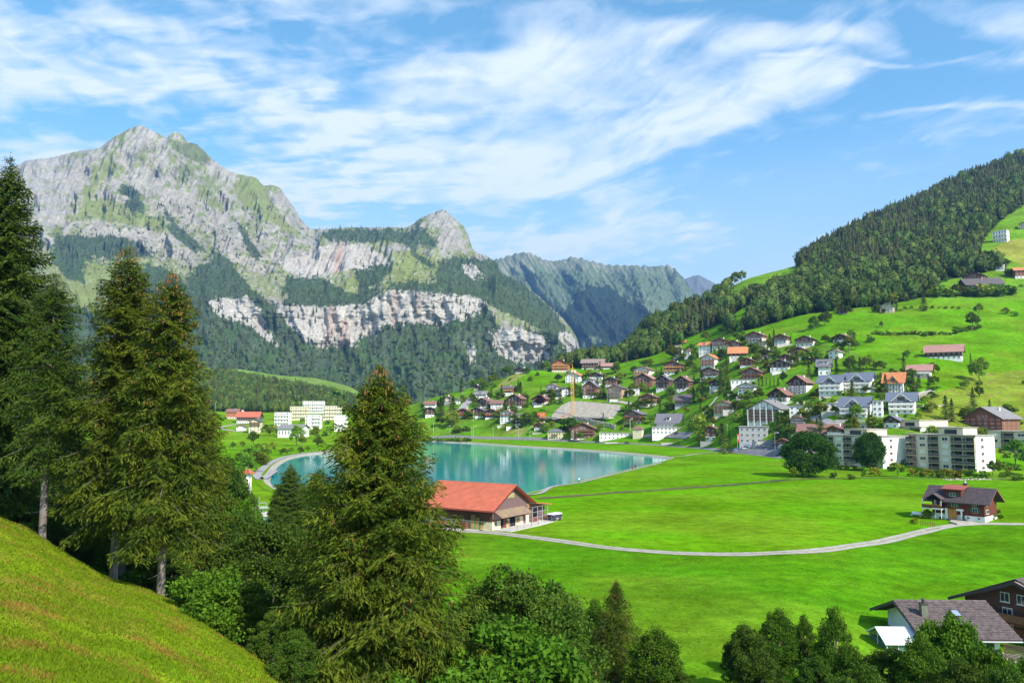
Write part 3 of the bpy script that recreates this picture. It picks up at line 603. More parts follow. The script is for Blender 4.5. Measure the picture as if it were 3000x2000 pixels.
def spruce_mesh(name, h, R, matl, seed, whorl=.42, per=6, dens=1.0, bare=.12, prof=.85, spray=.42, cones=0, sag=.35, gaps=.12, spikes=True, bark=None):
    """crown of whorled drooping boughs clad in hanging sprays; returns trunk mesh, crown mesh, cone mesh"""
    r = np.random.RandomState(seed); C = []; Dv = []; Wd = []; Ln = []; boughs = []; CC = []
    z = h*bare; ph = 0
    while z < h*.985:
        t = (z/h-bare)/(1-bare); L0 = R*((1-t)**prof)*(1-.25*math.exp(-((t)/.06)**2))*min(1, (1-t)/.12)**.5+.08
        for k in range(per):
            if r.rand() < gaps: continue
            a = ph+2*math.pi*k/per+r.normal()*.25; L = L0*(r.uniform(.62, 1.0) if r.rand() < .75 else r.uniform(1.0, 1.22)); zz = z+r.uniform(-.3, .3)*whorl
            ns = max(3, int(L/.25*dens)); s = (np.arange(ns)+.6)/ns
            rise = .42*t-.12; droop = sag*(1-t*.8)
            x = s*L; zc = zz+x*rise-droop*L*(s**1.5)*.8+.16*L*np.clip(s-.65, 0, 1)**1.3*2
            ca, sa = math.cos(a), math.sin(a)
            boughs.append(((0, 0, zz), (ca*L*.55, sa*L*.55, float(np.interp(.55, s, zc))), (ca*L*.95, sa*L*.95, float(zc[-1])), .010+.006*L))
            # side twigs alternate, longest mid-bough, hanging
            for sd in (-1, 1):
                tl = L*.30*np.clip(np.sin(np.pi*(s*.82+.12)), .25, 1)*r.uniform(.7, 1.25, ns)+.10
                for q in range(3 if dens > .8 else 1):
                    f = (q+.55)/2.6 if dens > .8 else .55; lay = r.uniform(0, .30, ns)*(1-.6*t) if dens > .8 else 0
                    ang = a+sd*(.95+r.normal(size=ns)*.22)
                    px = ca*x+np.cos(ang)*tl*f; py = sa*x+np.sin(ang)*tl*f; pz = zc-tl*f*(.30+.5*(1-t))-r.uniform(0, .10, ns)-lay
                    C.append(np.stack([px, py, pz], 1)); hang = -.35-.8*(1-t)*r.uniform(.2, 1, ns)
                    d = np.stack([np.cos(ang), np.sin(ang), hang], 1); Dv.append(d); Ln.append(np.clip(tl*.7, spray*.7, spray*1.4)*r.uniform(.8, 1.25, ns)); Wd.append(spray*.42*r.uniform(.7, 1.3, ns))
            C.append(np.stack([ca*x, sa*x, zc], 1)); Dv.append(np.tile([ca, sa, rise-.2], (ns, 1))+r.normal(size=(ns, 3))*.25); Ln.append(np.full(ns, spray*1.5)); Wd.append(np.full(ns, spray*.42))
            if cones and t > .25 and r.rand() < cones:
                for _ in range(r.randint(1, 4)): q = r.uniform(.55, 1.0); CC.append((ca*L*q+r.normal()*.15, sa*L*q+r.normal()*.15, float(np.interp(q, s, zc))-.22))
        z += whorl*(1-.45*t)*r.uniform(.8, 1.2); ph += 1.1
    # leader and inner dead-wood shade sprays
    C.append(np.stack([np.zeros(6), np.zeros(6), h*np.linspace(.965, 1.0, 6)], 1)); Dv.append(np.tile([.25, .1, 1.], (6, 1))+r.normal(size=(6, 3))*.25); Ln.append(np.full(6, spray*1.3)); Wd.append(np.full(6, spray*.4))
    C, Dv, Wd, Ln = np.concatenate(C), np.concatenate(Dv), np.concatenate(Wd), np.concatenate(Ln)
    Dv /= np.linalg.norm(Dv, axis=1)[:, None]; Ln = Ln*np.clip((h-C[:, 2])/(h*.10), .35, 1); Wd = Wd*np.clip((h-C[:, 2])/(h*.08), .5, 1)
    if dens > .8:
        sd = np.cross(Dv, [0, 0, 1.]); A = []
        for q in (-.38, .38): A.append((C+sd*(q*.5*Wd)[:, None]+r.normal(size=C.shape)*.05, Dv+sd*q+r.normal(size=C.shape)*.18))
        C = np.concatenate([x[0] for x in A]); Dv = np.concatenate([x[1] for x in A]); Dv /= np.linalg.norm(Dv, axis=1)[:, None]; Wd = np.tile(Wd, 2)*.5; Ln = np.tile(Ln, 2)*r.uniform(.65, 1.05, len(C))
    V, Fc = diamonds(C, Dv, Wd, Ln, r=r, up=1.1)
    crown = rawmesh(name+' crown', V, Fc, [matl])
    T = [taper([(0, 0, -2.5), (0, 0, 0), (0, 0, h*.3), (0, 0, h*.7), (0, 0, h*.99)], [h*.016, h*.0125, h*.010, h*.005, .02], 9)]
    bb = boughs if dens >= .8 else boughs[::3]
    for a0, a1, a2, rr in bb: T.append(taper([a0, a1, a2], [rr, rr*.7, rr*.25], 3))
    # dead twigs on the bare trunk
    if spikes and bare > .05:
        for k in range(int(h*bare*2.2)):
            zz = r.uniform(.3, 1)*h*bare; a = r.uniform(0, 6.28); L = r.uniform(.6, 2.0)*R/4; T.append(taper([(0, 0, zz), (math.cos(a)*L, math.sin(a)*L, zz-.1*L)], [.03, .008], 3))
    V, Fs = join_parts(T); trunk = rawmesh(name+' trunk', V, Fs, [bark or M_BARK], smooth=True)
    cm = None
    if CC:
        c = np.array(CC); k = len(c); w = .05; Lc = .22; o = np.array([[w, 0, -.4], [-w*.5, w*.87, -.4], [-w*.5, -w*.87, -.4], [0, 0, .5], [0, 0, -1.2]])*[1, 1, Lc]
        V = (c[:, None]+o[None]).reshape(-1, 3); i = np.arange(k)[:, None, None]*5; tr = np.array([[0, 1, 3], [1, 2, 3], [2, 0, 3], [1, 0, 4], [2, 1, 4], [0, 2, 4]])
        cm = rawmesh(name+' cones', V, (i+tr[None]).reshape(-1, 3), [M_CONE])
    return trunk, crown, cm
def broad_mesh(name, h, R, matl, seed, n=6000, leaf=.3, lumps=34, low=.18, shape=1.0, limbs=9, bark=None, flat=1.0, small=1.0):
    """broadleaf: leaf faces gathered in uneven clumps at the ends of the limbs"""
    r = np.random.RandomState(seed); cz = h*(low+(1-low)*.5); rz = h*(1-low)*.5
    cen = []
    for i in range(lumps):
        for _ in range(20):
            d = r.normal(size=3); d /= np.linalg.norm(d)
            if d[2] > -.75: break
        q = r.uniform(.5, 1.0 if small == 1 else 1.14)**.6; taperz = 1-.35*shape*max(0, d[2])
        cen.append((d[0]*R*q*taperz*r.uniform(.75, 1.05), d[1]*R*q*taperz*r.uniform(.75, 1.05), cz+d[2]*rz*q*.88))
    cen = np.array(cen); rad = R*r.uniform(.20, .40, lumps)*small*np.where(r.rand(lumps) < .3, .7, 1)
    wt = rad**2; wt /= wt.sum(); idx = r.choice(lumps, n, p=wt)
    d = r.normal(size=(n, 3)); d /= np.linalg.norm(d, axis=1)[:, None]; q = np.where(r.rand(n) < .78, r.uniform(.35, 1.0, n)**.5, r.uniform(.9, 1.45, n))
    c = cen[idx]+d*(rad[idx]*q)[:, None]*np.array([1, 1, .72*flat]); c[:, 2] = np.maximum(c[:, 2], h*.03)
    dirs = d*.6+r.normal(size=(n, 3))*.75; dirs[:, 2] -= .25; dirs /= np.linalg.norm(dirs, axis=1)[:, None]
    V, Fc = diamonds(c, dirs, leaf*r.uniform(.55, 1.0, n), leaf*r.uniform(.8, 1.5, n), r=r)
    crown = rawmesh(name+' crown', V, Fc, [matl])
    T = [taper([(0, 0, -1.5), (0, 0, 0), (r.normal()*.03*h, r.normal()*.03*h, h*.35), (r.normal()*.04*h, r.normal()*.04*h, h*.8)], [h*.028, h*.022, h*.016, h*.004], 8)]
    for k in range(min(limbs, lumps)):
        e = cen[k]; b = (0, 0, h*r.uniform(low*.7, .5)); m = (e[0]*.45, e[1]*.45, b[2]+(e[2]-b[2])*.6); T.append(taper([b, m, tuple(e)], [h*.011, h*.007, h*.002], 5))
    V, Fs = join_parts(T); trunk = rawmesh(name+' trunk', V, Fs, [bark or M_BARK], smooth=True)
    return trunk, crown
def tree_thing(name, label, meshes, loc, s=1.0, rz=None, group=None, cat='tree', sz=None):
    o = thing(name, label, cat, loc, RND.uniform(0, 6.28) if rz is None else rz, group); o.scale = (s, s, sz or s)
    t = link('trunk', meshes[0], o); c = link('crown', meshes[1], o)
    if len(meshes) > 2 and meshes[2]: link('cones', meshes[2], o, kind='stuff')
    return o
# --- the big spruces in front
def near_trees():
    T0 = spruce_mesh('spruce a', 24, 7.9, M_SPR_A, 3, whorl=.52, per=9, bare=.02, prof=.74, cones=.8, spray=.40, dens=1.45, gaps=.04, sag=.34)
    T1 = spruce_mesh('spruce b', 25, 4.2, M_SPR_A, 5, whorl=.62, per=7, bare=.21, prof=.5, cones=.4, spray=.42, dens=1.35, sag=.6, gaps=.12, bark=M_BARKG)
    T2 = spruce_mesh('spruce c', 30, 6.4, M_SPR_B, 8, whorl=.66, per=8, bare=.08, prof=.6, spray=.50, dens=1.2, sag=.5, gaps=.1)
    T3 = spruce_mesh('spruce d', 9, 4.3, M_SPR_A, 13, whorl=.30, per=7, bare=.03, prof=.95, spray=.24, dens=1.2, cones=.4, sag=.5)
    T5 = spruce_mesh('spruce f', 27, 4.3, M_SPR_B, 19, whorl=.5, per=6, bare=.27, prof=.5, spray=.42, dens=.95, sag=.6, gaps=.1, bark=M_BARKG)
    T4 = spruce_mesh('spruce e', 24, 4.6, M_SPR_A, 17, whorl=.60, per=7, bare=.20, prof=.55, cones=.8, spray=.42, dens=1.35, sag=.55, gaps=.1, bark=M_BARKG)
    def base(u, v):      # on the near slope, or on its brow where the sight line only grazes it
        return hit(u, v, near=True)
    def at(u, D, dz=0): a = (u-1176)/F; return Vector((a*D, D, float(zat(a*D, D))+dz))
    def fit(o, h, vtop, D, b):   # scale so that the tip reaches its height in the place
        top = CZ+float(ray(1176, vtop)[1])*D; s = (top-b.z)/h; o.scale = (s*.5+.5, s*.5+.5, s); return o
    b = at(872, 50); fit(tree_thing('spruce_tree', 'large olive green spruce hung with brown cones standing before the lake', T0, b), 24, 822, 50, b)
    b = base(262, 1300); fit(tree_thing('spruce_tree', 'tall spruce with yellowish boughs and bare grey lower trunk on the slope edge', T1, b, rz=.4), 25, 553, b.y, b)
    b = base(370, 1334); fit(tree_thing('spruce_tree', 'cone laden spruce with thick grey trunk at the foot of the grass slope', T4, b, rz=2.0), 24, 612, b.y, b)
    b = at(-5, 80); fit(tree_thing('spruce_tree', 'tallest dark spruce at the left edge reaching into the sky', T2, b, rz=1.0), 30, 352, 80, b)
    b = base(98, 1204); fit(tree_thing('spruce_tree', 'dark green spruce with pale bare trunk above the slope', T5, b, rz=3.6), 27, 620, b.y, b)
    b = at(300, 70); fit(tree_thing('spruce_tree', 'slimmer spruce half hidden between the two cone bearing spruces', T1, b, rz=2.9), 25, 690, 70, b)
    b = at(-70, 80); fit(tree_thing('spruce_tree', 'dark spruce mostly beyond the left edge behind the tallest one', T2, b, rz=4.6), 30, 480, 80, b)
    b = at(140, 96); fit(tree_thing('spruce_tree', 'shaded spruce filling the gap behind the pale trunk', T2, b, rz=5.3), 30, 760, 80, b)
    b = at(455, 78); fit(tree_thing('spruce_tree', 'lower spruce behind the thick grey trunk', T4, b, rz=4.3), 24, 880, 78, b)
    b = at(1410, 72); fit(tree_thing('spruce_tree', 'slender small spruce tip rising in front of the meadow', T3, b), 9, 1328, 72, b)
    b = at(1313, 50); fit(tree_thing('spruce_tree', 'shorter young spruce left of the slender small spruce', T3, b, rz=2), 9, 1478, 50, b)
    b = at(672, 122); fit(tree_thing('spruce_tree', 'dark spruce beside the concrete basin below the lake', T2, b, rz=2), 30, 1062, 122, b).scale.x *= .55
    b = at(645, 128); fit(tree_thing('spruce_tree', 'smaller pointed spruce against the lake bay', T2, b, rz=3), 30, 1110, 128, b).scale.x *= .5
    D1 = broad_mesh('leafy a', 9, 4.4, M_DEC_D, 21, n=30000, leaf=.19, lumps=110, low=.05, small=.62)
    M_MID = leafmat('mid green leaves', (.05, .12, .010), (.10, .18, .014), .12, .35, .7)
    D5 = broad_mesh('leafy e', 9, 3.4, M_MID, 25, n=22000, leaf=.19, lumps=120, low=.03, small=.72, shape=.9, limbs=26)
    D2 = broad_mesh('leafy b', 7, 3.7, M_DEC_L, 22, n=16000, leaf=.24, lumps=80, low=.05, small=.6)
    D3 = broad_mesh('leafy c', 9, 3.5, M_DEC_D, 23, n=30000, leaf=.17, lumps=110, low=.03, shape=1.3, small=.55)
    D4 = broad_mesh('leafy d', 6, 4.2, M_DEC_L, 24, n=11000, leaf=.26, lumps=60, low=-.25, small=.7, shape=.3)
    g = 'broadleaf trees crowded along the bottom of the meadow'
    def dec(m, h, u, D, vtop, label, name='broadleaf_tree', k=1, grp=None):
        b = at(u, D); o = tree_thing(name, label, m, b, group=grp); top = CZ+float(ray(1176, vtop)[1])*D; s = (top-b.z)/h; o.scale = (s*k, s*k, s); return o
    dec(D1, 9, 1185, 62, 1300, 'dense dark broadleaf tree beside the large cone hung spruce')
    dec(D5, 9, 1105, 66, 1340, 'dark broadleaf tree tucked against the right boughs of the large spruce', k=.8)
    dec(D5, 9, 1262, 66, 1345, 'round dark broadleaf tree with a few yellow leaves left of the slender spruce', k=.8)
    dec(D2, 7, 1165, 48, 1418, 'bright green maple in front of the dense dark trees', k=1.05)
    dec(D5, 9, 1365, 76, 1375, 'thin topped dark tree directly behind the slender small spruce', k=.6)
    dec(D5, 9, 1490, 66, 1440, 'dark rounded tree right of the slender small spruce', k=.95)
    dec(D3, 9, 1560, 64, 1540, 'low dark bush at the right end of the front tree group', k=.9)
    dec(D1, 9, 1320, 58, 1500, 'dark leafy tree below the slender spruce', k=.8)
    dec(D2, 7, 905, 40, 1540, 'yellow green leafy top in front of the large spruce', k=.8)
    dec(D3, 9, 1702, 70, 1428, 'leftmost dark dense tree of the lower right group', k=.95)
    dec(D5, 9, 1765, 74, 1398, 'tall rounded dark tree second in the lower right group', k=.8)
    dec(D3, 9, 1728, 64, 1488, 'lower dense dark tree in front of the tall rounded one', k=1.1)
    dec(D5, 9, 1830, 76, 1410, 'loose green tree with a yellow top behind the bare twigs', k=.55)
    dec(D5, 9, 1895, 72, 1392, 'scraggy tree with bare grey twigs below its crown', k=.55)
    dec(D3, 9, 1850, 66, 1500, 'dark leafy tree in front of the scraggy tree', k=.9)
    dec(D5, 9, 1935, 68, 1480, 'broad dark tree between the scraggy tree and the white glazed roof', k=.7)
    dec(D3, 9, 2010, 66, 1478, 'dark tree below the white glazed roof', k=1.0)
    dec(D5, 9, 2080, 64, 1455, 'dark tree in front of the grey tiled roof', k=.7)
    dec(D2, 7, 2143, 70, 1394, 'light green tree standing up before the grey tiled roof', k=.62)
    dec(D3, 9, 2185, 60, 1505, 'dark leafy tree under the light green one', k=.9)
    dec(D3, 9, 1965, 56, 1520, 'dark bush at the bottom edge below the broad dark tree', k=1.0)
    dec(D2, 7, 2245, 66, 1478, 'pale green tree reaching over the paved yard', k=.5)
    dec(D5, 9, 2330, 58, 1510, 'dark bush in the lower right corner', k=.9)
    dec(D1, 9, 2270, 56, 1530, 'dark bush below the paved yard', k=.7)
    # left wood behind and below the spruces
    dec(D4, 6, 480, 54, 1262, 'bright leafy bush lit by the sun at the slope edge', 'bush', k=1.05).location.z -= 1.3
    dec(D1, 9, 620, 74, 1195, 'dark broadleaf tree with a thin pale trunk below the slope', k=1.0)
    dec(D1, 9, 560, 86, 1170, 'dark tree behind the bright leafy bush', k=.7)
    dec(D1, 9, 700, 84, 1215, 'dark tree between the thin pale trunk and the large spruce', k=.7)
    dec(D2, 7, 545, 92, 1120, 'sunlit yellow green tree above the water basin', k=.6)
    dec(D3, 9, 640, 48, 1400, 'dark undergrowth bush at the lower slope edge', 'bush', k=1.1)
    dec(D3, 9, 590, 56, 1330, 'shaded bush under the thin pale trunk', 'bush', k=1.)
    dec(D3, 9, 700, 44, 1440, 'dark bush at the foot of the large spruce', 'bush', k=1.)
    dec(D1, 9, 732, 130, 1078, 'round dark green tree on the lake bank half behind the large spruce', k=.5)
    dec(D1, 9, 540, 150, 1095, 'dark tree left of the white tower', k=.9)
    dec(D1, 9, 470, 120, 1010, 'tall dark tree behind the cone laden spruce', k=.7)
    dec(D3, 9, 20, 86, 1020, 'shaded leafy tree under the tallest dark spruce', k=1.1)
    dec(D3, 9, 190, 88, 1090, 'shaded leafy tree behind the bare trunks', k=1.1)
    for i, (u, D, vt) in enumerate(((60,78,1150),(130,76,1175),(200,74,1215),(320,72,1240),(410,70,1270),(250,80,1190),(350,84,1190),(530,64,1330))):
        dec(D3 if i % 3 else D4, 9 if i % 3 else 6, u, D, vt, 'dark leafy undergrowth bush between the spruce trunks', 'bush', k=1.3, grp='undergrowth between the spruce trunks')
near_trees()
# ------------------------------------------------------------------ woods: one object each, instanced on points
def tier_proto(name, h, R, matl, seed, tiers=9, n=8):
    r = np.random.RandomState(seed); V = []; Fc = []; k = 0
    for i in range(tiers):
        z = h*(.06+.90*i/tiers); rr = R*(1-i/tiers)**.85+.15
        for zz, q in ((z, rr), (z+h*.94/tiers*.9, rr*.42)):
            for j in range(n):
                a = 2*math.pi*(j+.5*(i % 2))/n; u = q*r.uniform(.6, 1.25); V.append((math.cos(a)*u, math.sin(a)*u, zz-r.uniform(0, .06)*h*(q == rr)))
        for j in range(n): Fc.append((k+j, k+(j+1) % n, k+n+(j+1) % n, k+n+j))
        k += 2*n
        if i: 
            for j in range(n): Fc.append((k-3*n+j, k-3*n+(j+1) % n, k-2*n+(j+1) % n, k-2*n+j))
    V += [(0, 0, h)]; Fc = [list(f) for f in Fc]+[[k-n+j, k-n+(j+1) % n, k, k] for j in range(n)]
    quads = np.array([f for f in Fc if f[2] != f[3]]); tris = np.array([f[:3] for f in Fc if f[2] == f[3]])
    return rawmesh(name, V, [quads, tris], [matl])
def lump_proto(name, h, R, matl, seed, leaves=140, leaf=1.3):
    r = np.random.RandomState(seed); n, m = 12, 8; V = []; off = r.uniform(0, 50)
    for i in range(m+1):
        p = math.pi*i/m
        for j in range(n):
            a = 2*math.pi*j/n; d = np.array([math.sin(p)*math.cos(a), math.sin(p)*math.sin(a), math.cos(p)])
            q = .78+.35*float(pn(d[0]*1.7+off, d[1]*1.7+d[2]*1.3+off, 5))
            V.append((d[0]*R*q, d[1]*R*q, h*.52+d[2]*h*.47*q))
    Fq = [(i*n+j, i*n+(j+1) % n, i*n+n+(j+1) % n, i*n+n+j) for i in range(m) for j in range(n)]
    d = r.normal(size=(leaves, 3)); d /= np.linalg.norm(d, axis=1)[:, None]; q = r.uniform(.72, 1.08, leaves)
    c = d*q[:, None]*np.array([R, R, h*.47]); c[:, 2] += h*.52; dd = d*.5+r.normal(size=(leaves, 3))*.6; dd /= np.linalg.norm(dd, axis=1)[:, None]
    v2, f2_ = diamonds(c, dd, np.full(leaves, leaf), np.full(leaves, leaf*1.2), r=r)
    return rawmesh(name, np.concatenate([np.array(V), v2]), [np.array(Fq)[:, ::-1], f2_+len(V)], [matl])
def scatter(name, label, pts, idx, scl, protos, cat=None):
    me = bpy.data.meshes.new(name); me.vertices.add(len(pts)); me.vertices.foreach_set('co', np.asarray(pts, np.float32).ravel())
    a = me.attributes.new('idx', 'INT', 'POINT'); a.data.foreach_set('value', np.asarray(idx, np.int32))
    a = me.attributes.new('scl', 'FLOAT', 'POINT'); a.data.foreach_set('value', np.asarray(scl, np.float32))
    a = me.attributes.new('rot', 'FLOAT', 'POINT'); a.data.foreach_set('value', NR.uniform(0, 6.28, len(pts)).astype(np.float32))
    o = link(name, me, kind='stuff', label=label)
    col = bpy.data.collections.new(name+' kinds')
    for i, p in enumerate(protos): col.objects.link(bpy.data.objects.new('%s_kind_%d' % (name, i), p))
    g = bpy.data.node_groups.new(name, 'GeometryNodeTree'); g.interface.new_socket('Geometry', in_out='INPUT', socket_type='NodeSocketGeometry'); g.interface.new_socket('Geometry', in_out='OUTPUT', socket_type='NodeSocketGeometry')
    N = g.nodes.new; L = g.links.new; gi = N('NodeGroupInput'); go = N('NodeGroupOutput'); ci = N('GeometryNodeCollectionInfo'); ip = N('GeometryNodeInstanceOnPoints')
    ci.inputs['Collection'].default_value = col; ci.inputs['Separate Children'].default_value = True; ci.inputs['Reset Children'].default_value = True
    def attr(n, t):
        q = N('GeometryNodeInputNamedAttribute'); q.data_type = t; q.inputs['Name'].default_value = n; return q.outputs['Attribute']
    L(gi.outputs[0], ip.inputs['Points']); L(ci.outputs[0], ip.inputs['Instance']); ip.inputs['Pick Instance'].default_value = True
    L(attr('idx', 'INT'), ip.inputs['Instance Index']); cb = N('ShaderNodeCombineXYZ'); L(attr('rot', 'FLOAT'), cb.inputs[2]); L(cb.outputs[0], ip.inputs['Rotation'])
    L(attr('scl', 'FLOAT'), ip.inputs['Scale']); L(ip.outputs[0], go.inputs[0])
    m = o.modifiers.new('wood', 'NODES'); m.node_group = g; return o
def woods():
    con = [tier_proto('wood spruce %d' % i, 20, R, M_SPR_F, 40+i) for i, R in enumerate((3.9, 4.5, 3.5))]
    dec = [lump_proto('wood beech %d' % i, h, R, M_DEC_F, 50+i) for i, (h, R) in enumerate(((15, 6.0), (17, 5.4), (13, 5.6)))]
    # the wooded hillside on the right, planted on a jittered grid
    gx, gy = np.meshgrid(np.arange(60, 3300, 6.6), np.arange(640, 2100, 6.6)); gx = gx+NR.uniform(-2.6, 2.6, gx.shape); gy = gy+NR.uniform(-2.6, 2.6, gy.shape)
    gx, gy = gx.ravel(), gy.ravel(); k = (gx/gy < 1.0) & (gx/gy > .04); gx, gy = gx[k], gy[k]; z = zat(gx, gy); U, V = proj(gx, gy, z)
    crest = np.interp(U, [1300,1460,1700,1900,2100,2352,3300], [1090,1110,1200,1320,1480,1640,1950])
    k = in_forest(U, V) & (gy < crest+25)
    k |= inpoly(U, V, [(955,905),(1010,885),(1100,872),(1150,852),(1180,856),(1150,880),(1110,900),(1000,925),(955,935)]) & (gy < 960)
    cD = np.interp(U, [1130,1200,1300,1400,1500], [890,902,925,925,900]); k |= (U > 1150) & (U < 1330) & (gy > cD+4) & (gy < cD+45) & (NR.rand(len(gx)) < .6)
    k |= (U > 1330) & (U < 1570) & (gy > cD+2) & (gy < 1100)
    gx, gy, z, U, V = (q[k] for q in (gx, gy, z, U, V))
    n = fbm(gx/70, gy/70, 3, 140)
    pd = np.clip(.95-(V-np.interp(U, [1280,1460,1600,1700,1900,2100,2352,3300], [700,700,650,640,650,640,600,560]))/-45, 0, 1)
    pd = np.where(U < 1700, .93, np.maximum(pd, .22))*np.where((U > 1560) & (U < 1800) & (V > 715), .5, 1)+n*.5
    pd = np.where(inpoly(U, V, [(2080,560),(2200,480),(2352,400),(2352,470),(2280,560),(2150,640)]), .55+n, pd)
    isd = NR.rand(len(gx)) < pd
    keep = np.where(isd, NR.rand(len(gx)) < .58, True)
    idx = np.where(isd, 3, 0)+NR.randint(0, 3, len(gx)); s = NR.uniform(.62, 1.22, len(gx))*np.where(isd, 1.3, 1.05)*np.where(gy < 1150, 1.0, 1.08)
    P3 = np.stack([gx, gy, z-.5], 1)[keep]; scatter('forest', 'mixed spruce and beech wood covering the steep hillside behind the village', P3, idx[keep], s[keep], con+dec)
    # wooded mound beyond the lake on the left
    gx, gy = np.meshgrid(np.arange(-1100, -230, 8.), np.arange(1130, 1520, 8.)); gx = (gx+NR.uniform(-3.5, 3.5, gx.shape)).ravel(); gy = (gy+NR.uniform(-3.5, 3.5, gy.shape)).ravel()
    z = zat(gx, gy); U, V = proj(gx, gy, z); k = (U < 860) & (V < 948); gx, gy, z = gx[k], gy[k], z[k]; isd = NR.rand(len(gx)) < .85
    scatter('forest', 'beech wood on the low mound beyond the pale apartment blocks', np.stack([gx, gy, z-.5], 1), np.where(isd, 3, 0)+NR.randint(0, 3, len(gx)), NR.uniform(.7, 1.15, len(gx)), con+dec)
    # mountain woods
    tiny = [tier_proto('mountain spruce %d' % i, 22, R, M_SPR_F, 60+i, tiers=4, n=5) for i, R in enumerate((4.0, 4.8))]+[lump_proto('mountain beech', 17, 7, M_DEC_F, 66, leaves=30, leaf=3)]
    X, D, Z, U, V, T = MT; n, m = X.shape
    def sample(X, D, Z, U, V, T, cnt, test, seed):
        r = np.random.RandomState(seed); n, m = X.shape; i = r.randint(0, n-1, cnt); j = r.randint(0, m-1, cnt)
        ar = np.abs((U[i+1, j]-U[i, j])*(V[i, j+1]-V[i, j])); w = ar/np.percentile(ar, 97); k = (r.rand(cnt) < np.clip(w, .04, 1)); i, j = i[k], j[k]
        k = test(U[i, j], V[i, j], T[i, j], r); i, j = i[k], j[k]; f, g = r.rand(len(i)), r.rand(len(i))
        q = lambda A: (A[i, j]*(1-f)+A[i+1, j]*f)*(1-g)+(A[i, j+1]*(1-f)+A[i+1, j+1]*f)*g
        return np.stack([q(X), q(D), q(Z)-1], 1), q(T), q(U), q(V)
    def test(u, v, t, r):
        nn = fbm(u/16, v/16, 5, 71, .6); n2 = fbm(u/5, v/5, 4, 77, .6); A, C, G = slopef(u+nn*26+n2*12+r.normal(size=len(u))*5, v+n2*14+nn*14+r.normal(size=len(u))*4, fbm(u/7, v/9, 3, 91))
        ok = A & ~(C & ~(n2 > .30)) & ~(G & (nn < .15)); ok |= (r.rand(len(u)) < .012) & (t > 3) & (v > 470) & ~C
        ok |= C & (t > 1.6) & (r.rand(len(u)) < .02)
        return ok & (u > -350)
    Pt, t, u, v = sample(X, D, Z, U, V, T, 120000, test, 5)
    isd = NR.rand(len(Pt)) < np.clip((1.9-t)*.6+.1, 0, .7)
    scatter('mountain_forest', 'dark spruce forest on the shelves and lower slopes of the rocky mountain', Pt, np.where(isd, 2, NR.randint(0, 2, len(Pt))), NR.uniform(.6, 1.2, len(Pt)), tiny)
    X, D, Z, U, V, T = MT2
    Pt, t, u, v = sample(X, D, Z, U, V, T, 26000, lambda u, v, t, r: f2(u, v) & (t < 4.6), 6)
    scatter('mountain_forest', 'spruce forest on the bluish far mountain', Pt, NR.randint(0, 2, len(Pt)), NR.uniform(.8, 1.3, len(Pt)), tiny)
    print('woods', len(P3), len(Pt))
woods()
# ------------------------------------------------------------------ building kit
WH = (.78, .76, .71)
MP = dict(white=mat('white plaster', (.82, .80, .76), .85, .08, .8), cream=mat('cream plaster', (.68, .60, .42), .85, .08, .8), yellow=mat('yellow plaster', (.66, .60, .36), .85, .08, .8), tan=mat('tan cladding', (.50, .33, .20), .8, .12, 1.5),
 grey=mat('grey render', (.42, .42, .42), .85, .12, .8), pink=mat('pinkish plaster', (.62, .50, .42), .85, .08, .8), beige=mat('beige render', (.66, .54, .45), .85, .06, .8), stone=mat('stone base', (.34, .31, .28), .9, .35, 1.2, .05), brick=mat('pinkish brick', (.45, .30, .25), .9, .2, 3),
 dark=mat('dark timber', (.095, .050, .035), .8, .35, 2.0, stretch=(1, 1, 6)), brown=mat('brown timber', (.20, .088, .048), .8, .3, 2.0, stretch=(1, 1, 6)), red=mat('red brown timber', (.24, .075, .042), .8, .25, 2.0, stretch=(1, 1, 6)), orange=mat('orange timber', (.42, .13, .035), .7, .25, 2.0, stretch=(1, 1, 6)),
 ochre=mat('ochre timber', (.52, .24, .06), .7, .2, 2.0), barn=mat('purple brown boarding', (.165, .105, .105), .8, .18, 1.5, stretch=(4, 4, .4)))
MRF = dict(brown=mat('brown roof tiles', (.215, .118, .095), .85, .3, 1.6, .04), dark=mat('dark roof', (.115, .098, .098), .8, .3, 1.6, .04), orange=mat('orange roof tiles', (.52, .20, .085), .8, .2, 1.6, .04), red=mat('red roof tiles', (.42, .12, .07), .8, .2, 1.6, .04), grey=mat('grey roof', (.21, .20, .20), .8, .2, 1.2, .03),
 blue=mat('blue grey slate roof', (.13, .15, .20), .55, .15, 1.2, .02), pinkish=mat('weathered pinkish roof', (.36, .20, .165), .85, .25, 1.4, .03), greybrown=mat('grey brown roof tiles', (.25, .19, .17), .85, .3, 1.5, .03), gravel=mat('flat gravel roof', (.36, .33, .29), .95, .2, 2), barnred=mat('barn roof tiles', (.50, .135, .075), .75, .10, .6, .02), slate=mat('slate', (.15, .145, .165), .7, .25, 2, .03))
M_GLASS = mat('window glass', (.03, .04, .05), .08, spec=.8); M_FRAME = mat('white window frame', (.75, .75, .73), .6); M_DKFR = mat('dark frame', (.06, .05, .05), .6)
M_SHUT = dict(green=mat('green shutters', (.02, .10, .06), .6), red=mat('red shutters', (.50, .10, .08), .6), brown=mat('brown shutters', (.20, .07, .05), .6), white=mat('closed white blind', (.72, .70, .66), .7))
M_METAL = mat('grey metal', (.45, .46, .47), .45, metal=.6); M_WHITE = mat('white paint', (.8, .8, .8), .5); M_CONC = mat('concrete', (.46, .44, .40), .9, .15, 1.0, .02)
M_FLOW = mat('red flowers', (.55, .03, .03), .8, .5, 6, color2=(.1, .2, .02)); M_DRAIL = mat('dark balcony rail', (.055, .03, .03), .7)
